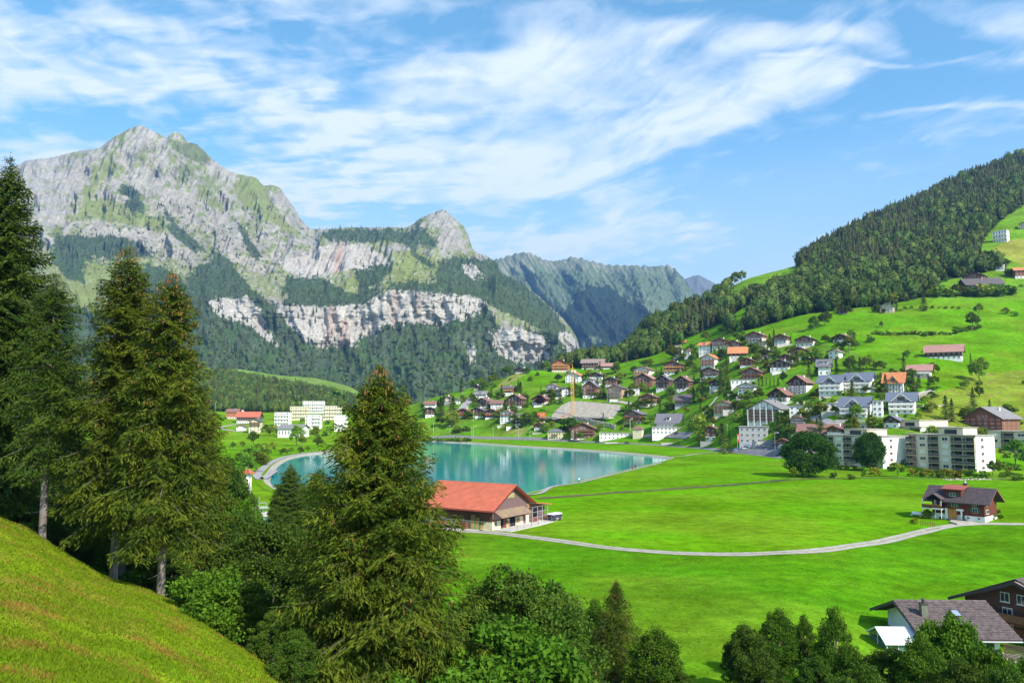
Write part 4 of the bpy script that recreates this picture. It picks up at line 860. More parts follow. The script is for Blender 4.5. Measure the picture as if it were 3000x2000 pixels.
def win_mesh(name, shut=None, frame=M_FRAME, glass=M_GLASS, mull=1, blind=False, flowers=False):
    b = MB(); b.box(-.5, -.07, 0, .5, .02, 1, 0)
    if blind: b.box(-.44, -.10, .06, .44, -.07, .94, 2)
    else:
        for i in range(mull+1):
            x0 = -.44+.88*i/(mull+1); b.box(x0+(.03 if i else 0), -.09, .07, x0+.88/(mull+1)-.03*(i < mull), -.07, .93, 1)
    if shut: b.box(-1.0, -.10, -.02, -.53, -.04, 1.02, 2); b.box(.53, -.10, -.02, 1.0, -.04, 1.02, 2)
    if flowers: b.box(-.5, -.32, -.14, .5, -.08, .08, 3)
    b.box(-.56, -.16, -.05, .56, .0, -.0, 0)
    return b.mesh(name, [frame, glass, M_SHUT[shut] if shut else M_SHUT['white'], M_FLOW])
WIN = dict(plain=win_mesh('window'), green=win_mesh('window green', 'green'), red=win_mesh('window red', 'red'), brown=win_mesh('window brown', 'brown'), blind=win_mesh('window blind', blind=True), flower=win_mesh('window flower', 'green', flowers=True),
 wide=win_mesh('window wide', frame=M_DKFR, mull=3), door=win_mesh('glass door', mull=1), small=win_mesh('small window', mull=0))
def put_window(o, face, x, z, w, h, W2, D2, kind='plain', name='window', off=.03):
    c = link(name, WIN[kind], o)
    if face == 'F': c.location = (x, -D2-off, z)
    elif face == 'R': c.location = (W2+off, x, z); c.rotation_euler = (0, 0, math.pi/2)
    elif face == 'L': c.location = (-W2-off, x, z); c.rotation_euler = (0, 0, -math.pi/2)
    c.scale = (w, 1, h); return c
_rowmesh = {}
def balcony(o, w, z, D2, matl, depth=1.3, x=0, h=.95, open_=True, face='F', W2=0):
    b = MB(); b.box(-w/2, -depth, -.14, w/2, 0, 0, 0); b.box(-w/2, -depth-.05, .10, w/2, -depth, h, 1)
    for sx in (-1, 1): b.box(sx*w/2-.04, -depth, .10, sx*w/2+.04, -.02, h, 1); b.box(sx*w/2-.08, -depth-.02, 0, sx*w/2+.08, -depth+.12, h+.05, 1)
    b.box(-w/2, -depth-.08, h, w/2, -depth+.05, h+.07, 0)
    c = link('balcony', b.mesh('balcony', [MP['white'] if matl not in (MP['dark'], MP['brown'], MP['red'], MP['orange'], MP['ochre']) else matl, matl]), o)
    if face == 'F': c.location = (x, -D2, z)
    else: c.location = (W2, x, z); c.rotation_euler = (0, 0, math.pi/2)
    return c
HOUSES = []
def house(crop, xc, yb, wpx, hpx, label, t='G', r=24, roof='brown', up='dark', base='white', bal=None, nb=1, st=None, win='plain', ratio=.95, pitch=None, ov=1.25, chim=True, cat='house', name='chalet', hb=None, z=None, half=False, snow=None, dz=0, gw=None, flat=False, dormer=0, cross=None, at=None):
    U, V = tocrop(crop, xc, yb); k = CS[crop]; p = hit(U, V) if z is None else hit(U, V, z=z); D = p.y
    mpp = D/F*(1.10 if D > 300 else 1); A, H = wpx*k*mpp, hpx*k*mpp
    rr = math.radians(abs(r)); az = math.atan2(p.x, p.y); th = -az-math.radians(r-7)
    w = max(4, (A-2*ov*.7)/(math.cos(rr)+ratio*math.sin(rr))); d = w*ratio; W2, D2 = w/2, d/2
    tp = math.tan(math.radians(pitch or (22.5 if t == 'G' else 28)))
    ax = 'y' if t == 'G' else 'x'; half_w = W2 if t == 'G' else D2
    rise = half_w*tp; e = H-rise-.2
    if e < 2.4: e = 2.4; rise = max(.8, H-e-.2); tp = rise/half_w
    push = (D2*math.cos(rr)+W2*math.sin(rr))*.92; dirv = Vector((math.sin(az), math.cos(az)))
    c = Vector((p.x, p.y))+dirv*push; gz = p.z+dz
    if at: (c, gz, th, w, d) = (Vector(at[:2]), at[2], at[3], at[4], at[5]); W2, D2 = w/2, d/2; H = at[6]; half_w = W2 if t == 'G' else D2; rise = half_w*tp; e = H-rise-.2
    o = thing(name, label, cat, (c.x, c.y, gz), th); HOUSES.append((c.x, c.y, max(w, d)*.62, label))
    hb = (2.8 if up and e > 3.5 else (e if not up else 1.0)) if hb is None else hb; hb = min(hb, e)
    def body(z0, z1, m, nm, gable, grow=0):
        b = MB(); W_, D_ = W2+grow, D2+grow
        if not gable: b.box(-W_, -D_, z0, W_, D_, z1)
        else:
            hw = half_w+grow; poly = [(-hw, z0), (hw, z0), (hw, z1), (0, z1+hw*tp), (-hw, z1)]
            b.prism(poly, -(D_ if ax == 'y' else W_), (D_ if ax == 'y' else W_), axis=ax)
        link(nm, b.mesh(nm, [m]), o)
    if flat:
        body(-5, H-.35, MP[base], 'wall', False); b = MB(); b.box(-W2-.5, -D2-.5, H-.35, W2+.5, D2+.5, H); link('roof', b.mesh('roof', [MRF['gravel']]), o); e = H-.35; hb = e; up = None
    else:
        if up and hb < e:
            body(-5, hb, MP[base], 'wall', False); body(hb, e, MP[up], 'timber_wall', True, .06)
        else: body(-5, e, MP[base], 'wall', True)
        if up and hb >= e: link('gable', MB().prism([(-half_w-.03, e-.1), (half_w+.03, e-.1), (0, e+half_w*tp)], -(D2 if ax == 'y' else W2)-.04, (D2 if ax == 'y' else W2)+.04, axis=ax).mesh('gable', [MP[up]]), o)
        ov_e = 1.7; th_ = .30; b = MB()
        for s in (-1, 1):
            x1 = s*(half_w+ov); z1_ = e-ov*tp+.02; z0_ = e+half_w*tp+.02
            poly = [(0, z0_), (x1, z1_), (x1, z1_+th_), (0, z0_+th_)]
            if s > 0: poly = poly[::-1]
            L2 = (D2 if ax == 'y' else W2)+ov_e; b.prism(poly, -L2, L2, axis=ax)
        rf = link('roof', b.mesh('roof', [MRF[roof]]), o)
        b = MB(); L2 = (D2 if ax == 'y' else W2)+ov_e
        if ax == 'y':
            for s in (-1, 1): b.add([(0, -L2-.06, z0_-.10), (s*(half_w+ov), -L2-.06, z1_-.10), (s*(half_w+ov), -L2-.06, z1_+th_), (0, -L2-.06, z0_+th_+.04), (0, -L2, z0_-.10), (s*(half_w+ov), -L2, z1_-.10), (s*(half_w+ov), -L2, z1_+th_), (0, -L2, z0_+th_+.04)], [(0,1,2,3),(7,6,5,4),(0,4,5,1),(1,5,6,2),(2,6,7,3)], 0)
            link('bargeboard', b.mesh('bargeboard', [MP['brown'] if roof in ('brown', 'orange', 'red') else M_DKFR if roof != 'blue' else M_FRAME]), rf)
        if chim:
            b = MB(); cx = half_w*.35; zz = e+half_w*tp*.65
            if ax == 'y': b.box(cx-.4, D2*.1, zz, cx+.4, D2*.1+.8, zz+1.9)
            else: b.box(W2*.2, cx-.4, zz, W2*.2+.8, cx+.4, zz+1.9)
            link('chimney', b.mesh('chimney', [MP['white'] if up else MP['stone']]), rf)
        if dormer:
            for i in range(dormer):
                x = (i-(dormer-1)/2)*w/(dormer+.6); b = MB(); dw = min(3.2, w/(dormer+1)); b.box(x-dw/2, -D2*.82, e+.15*rise, x+dw/2, -D2*.2, e+.62*rise, 0); b.box(x-dw/2-.3, -D2*.95, e+.62*rise, x+dw/2+.3, -D2*.15, e+.62*rise+.15, 1)
                link('dormer', b.mesh('dormer', [MP['white'] if not up else MP[up], MRF[roof]]), o); q = link('window', WIN['plain'], o, (x, -D2*.82-.03, e+.22*rise)); q.scale = (dw*.7, 1, .36*rise)
        if cross:   # cross gable facing the viewer, on an eave front house
            cw = w*cross; b = MB(); ch = cw/2*tp*1.25; b.prism([(-cw/2, e-.3), (cw/2, e-.3), (0, e-.3+ch)], -D2-.15, 0)
            link('gable', b.mesh('gable', [MP[up or base]]), o); b = MB()
            for s in (-1, 1):
                poly = [(0, e-.2+ch), (s*(cw/2+.7), e-.2-.7*tp*1.25), (s*(cw/2+.7), e+.05-.7*tp*1.25), (0, e+.05+ch)]; b.prism(poly if s < 0 else poly[::-1], -D2-1.5, -.2)
            link('roof', b.mesh('roof', [MRF[roof]]), o)
            if roof == 'blue': 
                b = MB()
                for s in (-1, 1): b.add([(0, -D2-1.56, e-.3+ch), (s*(cw/2+.75), -D2-1.56, e-.3-.75*tp*1.25), (s*(cw/2+.75), -D2-1.56, e+.1-.75*tp*1.25), (0, -D2-1.56, e+.15+ch)], [(0, 1, 2, 3)], 0)
                link('bargeboard', b.mesh('bargeboard', [M_FRAME]), o)
            q = link('window', WIN['wide'], o, (0, -D2-.2, e+.0)); q.scale = (cw*.42, 1, ch*.5)
    st = st or max(1, int(round(e/2.75))); sh = e/st
    wk = win
    for s in range(st):
        z0 = s*sh+sh*.32; n = max(2, int(w/2.9))
        if s == 0 and gw: n = 0
        for i in range(n):
            x = (i-(n-1)/2)*w/n; bigw = bal and s > 0 and i % 2 == 0
            put_window(o, 'F', x, z0-(sh*.25 if bigw else 0), 1.15 if not bigw else 1.5, sh*(.45 if not bigw else .72), W2, D2+.06*(s*sh >= hb-.3), 'door' if bigw else (wk if s*sh >= hb-.5 or wk in ('plain', 'blind') else 'plain'))
        n = max(1, int(d/3.6)); fc = 'R' if r >= 0 else 'L'
        for i in range(n): put_window(o, fc, (i-(n-1)/2)*d/n, z0, 1.0, sh*.42, W2+.06*(s*sh >= hb-.3), D2, 'plain')
    if not flat and t == 'G' and rise > 1.9:
        n = 1 if rise < 2.6 else 2 if w < 13 else 3
        for i in range(n): put_window(o, 'F', (i-(n-1)/2)*1.9, e+.15, 1.05, min(1.15, rise*.42), W2, D2+.06, wk if wk != 'flower' else 'green')
    if bal:
        for i in range(nb):
            zz = (st-1-i)*sh+.02
            if zz < 1.5: break
            balcony(o, w*(.98 if half is False else .55), zz, D2+.06, MP[bal] if bal in MP else M_DRAIL, x=0 if half is False else w*.2)
    if name == 'apartment_house':
        b = MB()
        for i in range(6): x = -W2+w*i/5; b.box(x-.35, -D2-1.5, -3, x+.35, -D2+.05, e+min(abs(x+W2), abs(W2-x))*tp*.9-.5)
        link('pier', b.mesh('pier', [MP['white']]), o)
    if half is True or half == 'tudor':   # timber framing, proud of the plaster
        b = MB(); y0 = -D2-.05
        for i in range(7): x = -W2+w*i/6; b.box(x-.12, y0-.04, 0, x+.12, y0, e)
        for s in range(1, st+1): b.box(-W2, y0-.06, s*sh-.15, W2, y0-.02, s*sh+.12)
        link('timber_frame', b.mesh('timber_frame', [MP['dark']]), o)
    o['_e'] = e
    del o['_e']
    return o, w, d, e
def village():
    H = house
    # crop A: the western half of the village
    H('A',1490,645,192,125,'orange timber chalet with orange roof alone on top of the meadow',roof='orange',up='orange',base='cream',bal='ochre',nb=2,r=14,pitch=27)
    H('A',1810,608,235,95,'long dark farmhouse with broad grey brown roof at the edge of the wood',t='S',roof='greybrown',up='dark',r=16,pitch=30,hb=1.2,ratio=.6)
    H('A',1935,610,150,60,'low side barn with pinkish brown roof beside the long dark farmhouse',t='S',roof='pinkish',up='brown',r=16,hb=1.5,chim=False,cat='barn',name='barn')
    H('A',1110,648,155,55,'low dark chalet with bluish roof on the crest of the meadow',roof='dark',up='dark',r=30,hb=.8)
    H('A',1622,744,185,104,'white house with orange red roof just right of the crane',roof='orange',up=None,r=26,pitch=27)
    H('A',1850,714,190,70,'white house with dark grey roof under the long dark farmhouse',roof='dark',up='dark',hb=3,r=26)
    H('A',1795,790,205,86,'wide white house with a grey roof above the gabled brown villa',roof='greybrown',up=None,r=28)
    H('A',1995,792,145,98,'dark brown chalet on a white base beside the yellow poplar',roof='dark',up='brown',r=24)
    H('A',1790,897,178,160,'tall brown villa with purplish steep roof above the excavation',roof='slate',up='brown',base='white',pitch=38,r=22,win='plain',bal='brown',nb=2,st=4,half=1)
    H('A',2040,907,200,133,'tan modern house with dark asymmetric roof and three dark loggias',roof='dark',up=None,base='tan',r=26,bal='x',nb=2,st=3,name='modern_house')
    H('A',2205,872,140,66,'white flat roofed wing joined to the tan modern house',up=None,flat=True,r=12,name='modern_house')
    H('A',1410,858,142,98,'white apartment chalet with brown roof left of the crane',roof='brown',up=None,r=24,bal='x',nb=2,st=3)
    H('A',1515,880,172,86,'white house with grey roof directly beside the crane mast',roof='dark',up=None,r=-18)
    H('A',980,868,118,88,'small chalet with blue grey roof and flower balcony on the meadow',t='S',roof='dark',up='brown',bal='ochre',r=20,hb=2.6)
    H('A',1055,1003,188,136,'chalet with big brown hipped looking roof and white base below the meadow',roof='brown',up='dark',r=30,pitch=30)
    H('A',750,990,190,90,'long dark brown chalet right of the pale forecourt',t='G',roof='brown',up='dark',r=40,hb=1.5)
    H('A',868,997,150,76,'white fronted wing with brown roof attached to the long dark chalet',t='S',roof='brown',up='white',r=24,chim=False)
    H('A',1300,962,190,94,'reddish chalet half hidden by the purple leaved tree',roof='brown',up='red',r=30,pitch=28)
    H('A',710,910,140,78,'house with pale grey roof and white gable at the forecourt',t='S',roof='grey',up=None,r=26,dormer=1)
    H('A',662,813,76,44,'small dark hut on the skyline left of the meadow',roof='dark',up='dark',r=24,hb=.6,name='hut',cat='hut')
    H('A',375,966,84,86,'pinkish chalet with rust coloured roof behind the tall spruce',roof='pinkish',up='pink',base='white',r=20)
    H('A',475,953,72,52,'small white house left of the pale forecourt',roof='grey',up=None,r=20)
    H('A',208,1003,132,72,'white house with brown roof and two white chimneys at the village end',t='S',roof='brown',up=None,r=20)
    H('A',205,1085,112,94,'dark chalet with slate roof lowest at the village end',roof='dark',up='dark',r=18)
    H('A',545,1086,152,84,'leftmost chalet of the dark row above the lake road',roof='brown',up='red',r=26,hb=1)
    H('A',680,1082,152,88,'second chalet of the dark row with slate coloured roof',roof='slate',up='dark',r=26,hb=1)
    H('A',820,1096,162,88,'third chalet of the dark row with orange balcony',roof='brown',up='dark',bal='orange',r=26,hb=1)
    H('A',962,1140,152,117,'whitewashed chalet ending the dark row',roof='brown',up='white',base='white',bal='brown',r=24)
    H('A',1070,1162,82,66,'small dark outbuilding beside the whitewashed chalet',roof='dark',up='dark',r=20,hb=1)
    H('A',1302,1216,160,74,'low white cottage with two brown roofs above the road',roof='brown',up='brown',hb=2.4,r=30)
    H('A',1715,1301,270,150,'large brown chalet with white side wing by the lake road',roof='brown',up='brown',r=12,pitch=25,bal='brown',nb=2,hb=.8,st=4,half=1)
    H('A',2030,1301,322,58,'long low white building with flat grey roof by the lake road',up=None,flat=True,r=8,ratio=.45,name='commercial_building',cat='building')
    # crop B: the middle of the village
    H('B',342,812,236,125,'white chalet with orange balconies behind the big shingled chalet',roof='brown',up=None,bal='ochre',nb=2,st=3,r=26)
    H('B',358,931,255,160,'big reddish brown chalet with rows of small windows',roof='pinkish',up='brown',base='brown',r=24,st=4,hb=.6,pitch=30)
    H('B',578,957,205,166,'left one of two dark twin chalets with white bases',roof='slate',up='dark',r=28,pitch=33,hb=2.4,st=3,bal='dark')
    H('B',800,966,222,166,'right one of two dark twin chalets with white bases',roof='brown',up='dark',r=28,pitch=33,hb=2.4,st=3,bal='dark')
    H('B',690,766,250,142,'brown chalet with two bright orange balcony bands',roof='brown',up='brown',bal='ochre',nb=2,r=18,st=3,pitch=22)
    H('B',765,432,112,54,'orange roofed cottage at the foot of the wood',t='S',roof='orange',up='brown',r=10,hb=.4)
    H('B',755,573,98,106,'white cottage with red roof behind the round tree',roof='red',up=None,r=22)
    H('B',848,590,96,100,'white cottage with red roof hidden behind tree branches',roof='red',up=None,r=24)
    H('B',1055,546,178,138,'tall white house with orange hipped roof near the wood',t='S',roof='orange',up=None,r=26,dormer=1,st=3)
    H('B',1225,478,215,122,'wide chalet with brown roof and timber gable below the beeches',roof='brown',up='brown',base='white',bal='x',r=20,nb=2)
    H('B',1380,498,212,112,'white chalet with reddish timber gable behind the orange roofed barn',roof='brown',up='red',base='white',bal='x',hb=4,r=20)
    H('B',1635,417,252,132,'broad white apartment chalet topmost in the village',roof='pinkish',up='brown',base='white',bal='x',nb=2,hb=5,r=26,st=3)
    H('B',1700,483,162,96,'cream house with pale gable under the topmost apartment chalet',roof='pinkish',up=None,base='cream',r=22)
    H('B',1420,591,212,131,'dark barn with large orange roof on a white base',t='S',roof='orange',up='dark',r=8,pitch=38,name='barn',cat='barn',chim=False,hb=2.4)
    H('B',1750,586,182,102,'white house with brownish roof right of the orange roofed barn',roof='greybrown',up='brown',base='white',hb=4,r=24,bal='x')
    H('B',1930,446,192,130,'white chalet with brown roof beside a thin dark poplar',roof='brown',up='brown',base='white',hb=5,bal='x',r=24)
    H('B',2210,456,252,122,'white chalet with dark wooden centre at the right top of the village',roof='dark',up='brown',base='white',hb=4.6,bal='x',r=22)
    H('B',2140,586,292,122,'wide low chalet with spreading brown roof and pale gable',roof='brown',up='brown',base='white',r=20,pitch=21)
    H('B',1665,616,132,76,'small white chalet with dark balcony centre',roof='greybrown',up=None,bal='dark',r=20)
    H('B',1540,682,202,97,'low reddish chalet behind hedges in the village middle',roof='brown',up='red',r=22,hb=1)
    H('B',1985,641,192,97,'white chalet with reddish brown balcony front',roof='greybrown',up='brown',base='white',bal='brown',r=22)
    H('B',1922,731,268,122,'black timber chalet on a broad white base with white window rows',roof='slate',up='dark',base='white',r=20,hb=2.8)
    H('B',2275,642,88,62,'small dark hut beside a yellowish tree',roof='dark',up='dark',r=20,hb=.6,name='hut',cat='hut')
    H('B',1105,692,224,146,'white chalet with bright red orange roof and flower balconies',roof='orange',up=None,bal='orange',nb=2,st=3,r=30,pitch=30)
    H('B',1110,824,262,128,'grey roofed chalet hidden behind tall trees',roof='greybrown',up='brown',base='white',bal='x',r=20,hb=3)
    H('B',1605,826,284,128,'wide brown chalet with flowered balcony and white side',roof='brown',up='brown',base='brown',bal='brown',r=26,hb=1.5,pitch=25)
    H('B',1490,888,300,56,'long white garage terrace under the wide brown chalet',up=None,flat=True,r=10,ratio=.4,name='garage',cat='garage')
    H('B',1185,938,196,104,'dark front house with white parapets beside the street lamp',roof='slate',up='dark',base='white',r=18,hb=2.4)
    H('B',1530,1008,234,132,'white house with dark roof and two arched dormers',t='G',roof='slate',up=None,r=18,bal='x',st=3)
    H('B',2140,1002,285,205,'upper white house with black timber framing and brown roof',roof='brown',up='dark',base='white',hb=6.0,r=30,pitch=36,half='tudor',st=4)
    H('B',1915,1127,288,188,'lower white house with black timber framing and brown roof',roof='brown',up='dark',base='white',hb=5.2,r=30,pitch=36,half='tudor',st=4)
    H('B',1790,1332,470,246,'large white apartment house with sloping grey roof and red brown balconies',roof='grey',up=None,bal='brown',nb=4,st=5,r=32,pitch=27,name='apartment_house',ratio=.8)
    H('B',1272,1241,268,152,'cream chalet with dark balconies alone on the steep lawn',roof='brown',up=None,base='cream',bal='brown',nb=2,r=22,pitch=20)
    H('B',402,1147,244,143,'chalet with brown gable over an ochre and white front',roof='brown',up='brown',base='white',r=20,bal='ochre')
    H('B',802,1136,226,122,'house with wide grey roof over a dark loggia front',t='S',roof='dark',up=None,base='grey',r=20,bal='dark',pitch=34)
    H('B',235,1347,264,152,'dark chalet with slate roof left of the white flat fronted house',roof='slate',up='brown',base='white',bal='brown',nb=2,r=26)
    H('B',640,1393,320,155,'white three bay house with dark roof and wide dormer',t='S',roof='slate',up=None,r=18,dormer=1,st=3,pitch=38)
    H('B',665,1460,450,76,'flat white garage row in front of the three bay house',up=None,flat=True,r=10,ratio=.35,name='garage',cat='garage')
    H('B',1118,1532,160,152,'white and brown chalet tucked between the trees near the road',roof='brown',up='brown',r=20)
    H('B',1610,1567,356,180,'grey public building with flat planted roof at the car park',up=None,base='grey',flat=True,r=12,ratio=.8,name='public_building',cat='building',st=3)
    H('B',2115,1442,196,175,'brown roofed guest house with white balcony bands',roof='brown',up=None,base='grey',bal='x',nb=3,st=4,r=14,pitch=20)
    H('D',812,352,350,98,'long brown roofed house behind the round sycamore',t='S',roof='brown',up='brown',r=12,pitch=32,bal='brown',ratio=.6)
    H('D',512,412,100,56,'small brown shed beside the car park',roof='brown',up='brown',r=20,hb=.4,name='shed',cat='shed',chim=False)
    # crop C: eastern slope
    H('C',62,786,158,174,'white villa with grey mansard roof beside tall trees',t='S',roof='slate',up=None,r=10,pitch=48,dormer=2,st=2)
    H('C',272,413,224,102,'chalet with brown roof behind a leafy tree on the upper meadow',roof='brown',up='dark',base='white',hb=3,r=26)
    H('C',190,596,168,108,'white chalet with sloping brown roof half buried in trees',roof='greybrown',up=None,r=30)
    H('C',1440,604,385,166,'long white and brown barn with faded red roof on the meadow',t='S',roof='pinkish',up='dark',base='white',r=12,pitch=40,name='barn',cat='barn',chim=False,hb=2.6,ratio=.5)
    H('C',150,1012,300,218,'leftmost upper white villa with blue roof and glazed gable',t='S',roof='blue',up=None,bal='white',nb=2,st=3,r=20,cross=.6,pitch=35)
    H('C',470,972,345,208,'right upper white villa with blue roof beside the half timbered house',t='S',roof='blue',up=None,bal='white',nb=2,st=3,r=20,cross=.6,pitch=35)
    H('C',430,1276,372,226,'lower left white villa with blue roof and long balconies',t='S',roof='blue',up=None,bal='white',nb=2,st=3,r=20,cross=.6,pitch=35)
    H('C',960,1228,320,228,'lower right white villa with blue roof and arched gable',t='S',roof='blue',up=None,bal='white',nb=2,st=3,r=12,cross=.7,pitch=35)
    H('C',872,992,242,226,'half timbered white house with steep orange roof',t='S',roof='orange',up=None,r=16,cross=.5,pitch=48,half='tudor',st=3)
    H('C',1160,799,268,134,'brown chalet with weathered pinkish roof above the orchard',t='S',roof='pinkish',up='dark',r=12,pitch=32,bal='white')
    H('C',855,1392,236,136,'black chalet with green shutters behind the beige apartment blocks',roof='slate',up='dark',win='green',r=26,pitch=30)
    H('C',1990,1445,560,272,'large dark brown chalet with red shutters and grey roof',roof='grey',up='brown',win='red',r=34,pitch=30,st=4,hb=1.0,name='chalet_hotel')
    H('C',680,1262,145,178,'white glazed stair tower between the two lower blue roofed villas',up=None,flat=True,r=14,name='stair_tower',cat='building')
    H('C',190,1200,300,95,'flat white garage cut into the slope left of the lower villas',up=None,flat=True,r=8,ratio=.4,name='garage',cat='garage')
    H('C',205,1500,230,125,'brown roofed chalet with wooden gable behind the conifers',roof='brown',up='brown',r=30)
    H('C',465,1420,185,80,'low white building with pale flat roof below the lower villas',up=None,flat=True,r=10,ratio=.5,name='garage',cat='garage')
    H('B',2180,1235,330,95,'long white wall like garage building under the framed houses',up=None,flat=True,r=12,ratio=.4,name='garage',cat='garage')
    H('R',1122,1432,112,62*1.2,'whitewashed farmhouse with pinkish roof at the wood edge',roof='pinkish',up=None,r=20)  if False else None
    H('C',785,66,175,112,'pinkish white farmhouse under the golden tree at the wood edge',roof='grey',up=None,base='pink',r=14,pitch=28)
    H('C',272,76,135,78,'dark brown hay barn on the upper meadow edge',roof='brown',up='dark',r=20,hb=.5,name='barn',cat='barn',chim=False)
    H('',2252,666,84,30,'long dark mountain inn with white terrace on the wooded slope',roof='dark',up='dark',t='S',r=-10,hb=.8)
    H('',2240,650,52,24,'dark timber chalet with black roof behind the long mountain inn',roof='dark',up='brown',r=16)
    H('',2293,620,34,20,'white chalet with black roof between the upper trees',roof='dark',up=None,r=16)
    H('',2300,557,34,27,'white three storey house high on the slope',up=None,flat=True,r=24,bal='white',nb=2,st=3,ratio=.6)
    H('',2345,640,36,26,'orange red roof showing at the right edge',t='S',roof='orange',up='brown',r=-10)
    H('',2352,527,18,16,'pinkish house topmost at the right edge',roof='pinkish',up=None,base='pink',r=16)
    # beyond the lake on the left
    H('E',770,498,172,128,'bright white apartment block left of the cream ones',up=None,flat=True,r=20,ratio=.9,st=4,name='apartment_block',cat='building',bal='white',nb=3)
    H('E',935,440,198,126,'yellowish cream apartment block under the highest white one',up=None,base='yellow',flat=True,r=10,ratio=.7,st=4,name='apartment_block',cat='building',bal='cream',nb=3)
    H('E',1073,372,218,112,'highest white apartment block beyond the lake',up=None,flat=True,r=10,ratio=.6,st=4,name='apartment_block',cat='building',bal='white',nb=3)
    H('E',1072,526,172,132,'white apartment block with three balconies nearest the lake',up=None,flat=True,r=16,ratio=.8,st=4,name='apartment_block',cat='building',bal='white',nb=3,half=1)
    H('E',1258,436,190,128,'cream apartment block right of the highest white one',up=None,base='cream',flat=True,r=10,ratio=.7,st=4,name='apartment_block',cat='building',bal='cream',nb=3)
    H('E',1340,548,140,150,'white apartment block partly behind the large spruce',up=None,flat=True,r=14,ratio=.8,st=4,name='apartment_block',cat='building')
    H('E',872,610,300,115,'white hall with brown doors behind the lakeside trees',t='S',roof='grey',up=None,r=30,pitch=18,name='hall',cat='building',chim=False,st=1)
    H('E',438,470,236,104,'farm building with big faded red roof beyond the lake',t='S',roof='red',up='dark',base='white',r=22,pitch=36,ratio=.6,name='barn',cat='barn')
    H('E',500,566,140,132,'cream villa with flower balconies in front of the red roofed farm',roof='slate',up=None,base='cream',r=20,bal='brown',nb=2)
    H('E',282,428,140,92,'reddish house with hipped brown roof at the farm track',t='S',roof='brown',up='orange',base='pink',r=24)
    H('E',362,542,110,56,'low white garage with brown roof beside the cream villa',roof='brown',up=None,r=16,name='garage',cat='garage',chim=False)
    H('E',262,332,110,66,'white chalet with brown roof behind the farm',roof='brown',up=None,r=20)
    H('E',345,360,100,46,'small house with dark roof right behind the farm',roof='dark',up='brown',r=14)
    H('E',1128,130,22,14,'tiny hay hut on the pale alp',roof='dark',up='brown',r=10,hb=.3,name='hut',cat='hut',chim=False,ov=.3)
village()
def villa_and_tower():
    # cream hipped villa by the road and the cream tower with a pyramid roof
    for crop, x, y, wp, hp, roof, base, lab, nm in (('A',1445,1306,176,110,'slate','yellow','yellow villa with hipped grey roof and dark balcony by the lake road','villa'),
                                       ('A',2252,1299,112,132,'brown','cream','windowless cream tower with brown pyramid roof by the road','tower')):
        U, V = tocrop(crop, x, y); p = hit(U, V); m = p.y/F*CS[crop]; w = wp*m/1.25; h = hp*m; az = math.atan2(p.x, p.y); d = w*.85
        o = thing(nm, lab, 'building', (p.x+math.sin(az)*w*.6, p.y+math.cos(az)*w*.6, p.z), -az-math.radians(16)); W2, D2 = w/2, d/2; e = h*.74
        link('wall', MB().box(-W2, -D2, -4, W2, D2, e).mesh('wall', [MP[base]]), o)
        rg = W2*.25; b = MB(); q = .7; b.add([(-W2-q,-D2-q,e),(W2+q,-D2-q,e),(W2+q,D2+q,e),(-W2-q,D2+q,e),(-rg,0,h),(rg,0,h)], [(0,1,5,4),(2,3,4,5),(1,2,5),(3,0,4),(3,2,1,0)])
        link('roof', b.mesh('roof', [MRF[roof]]), o)
        if nm == 'villa':
            for s in range(2):
                for i in range(5): put_window(o, 'F', (i-2)*w/5.4, .9+s*e/2, 1.1, 1.5, W2, D2)
                for i in range(3): put_window(o, 'R', (i-1)*d/3.4, .9+s*e/2, 1.1, 1.5, W2, D2)
            balcony(o, w*.4, e/2, D2, MP['brown'], 1.4); 
        else: put_window(o, 'F', 0, e*.7, .8, .8, W2, D2, 'small')
villa_and_tower()
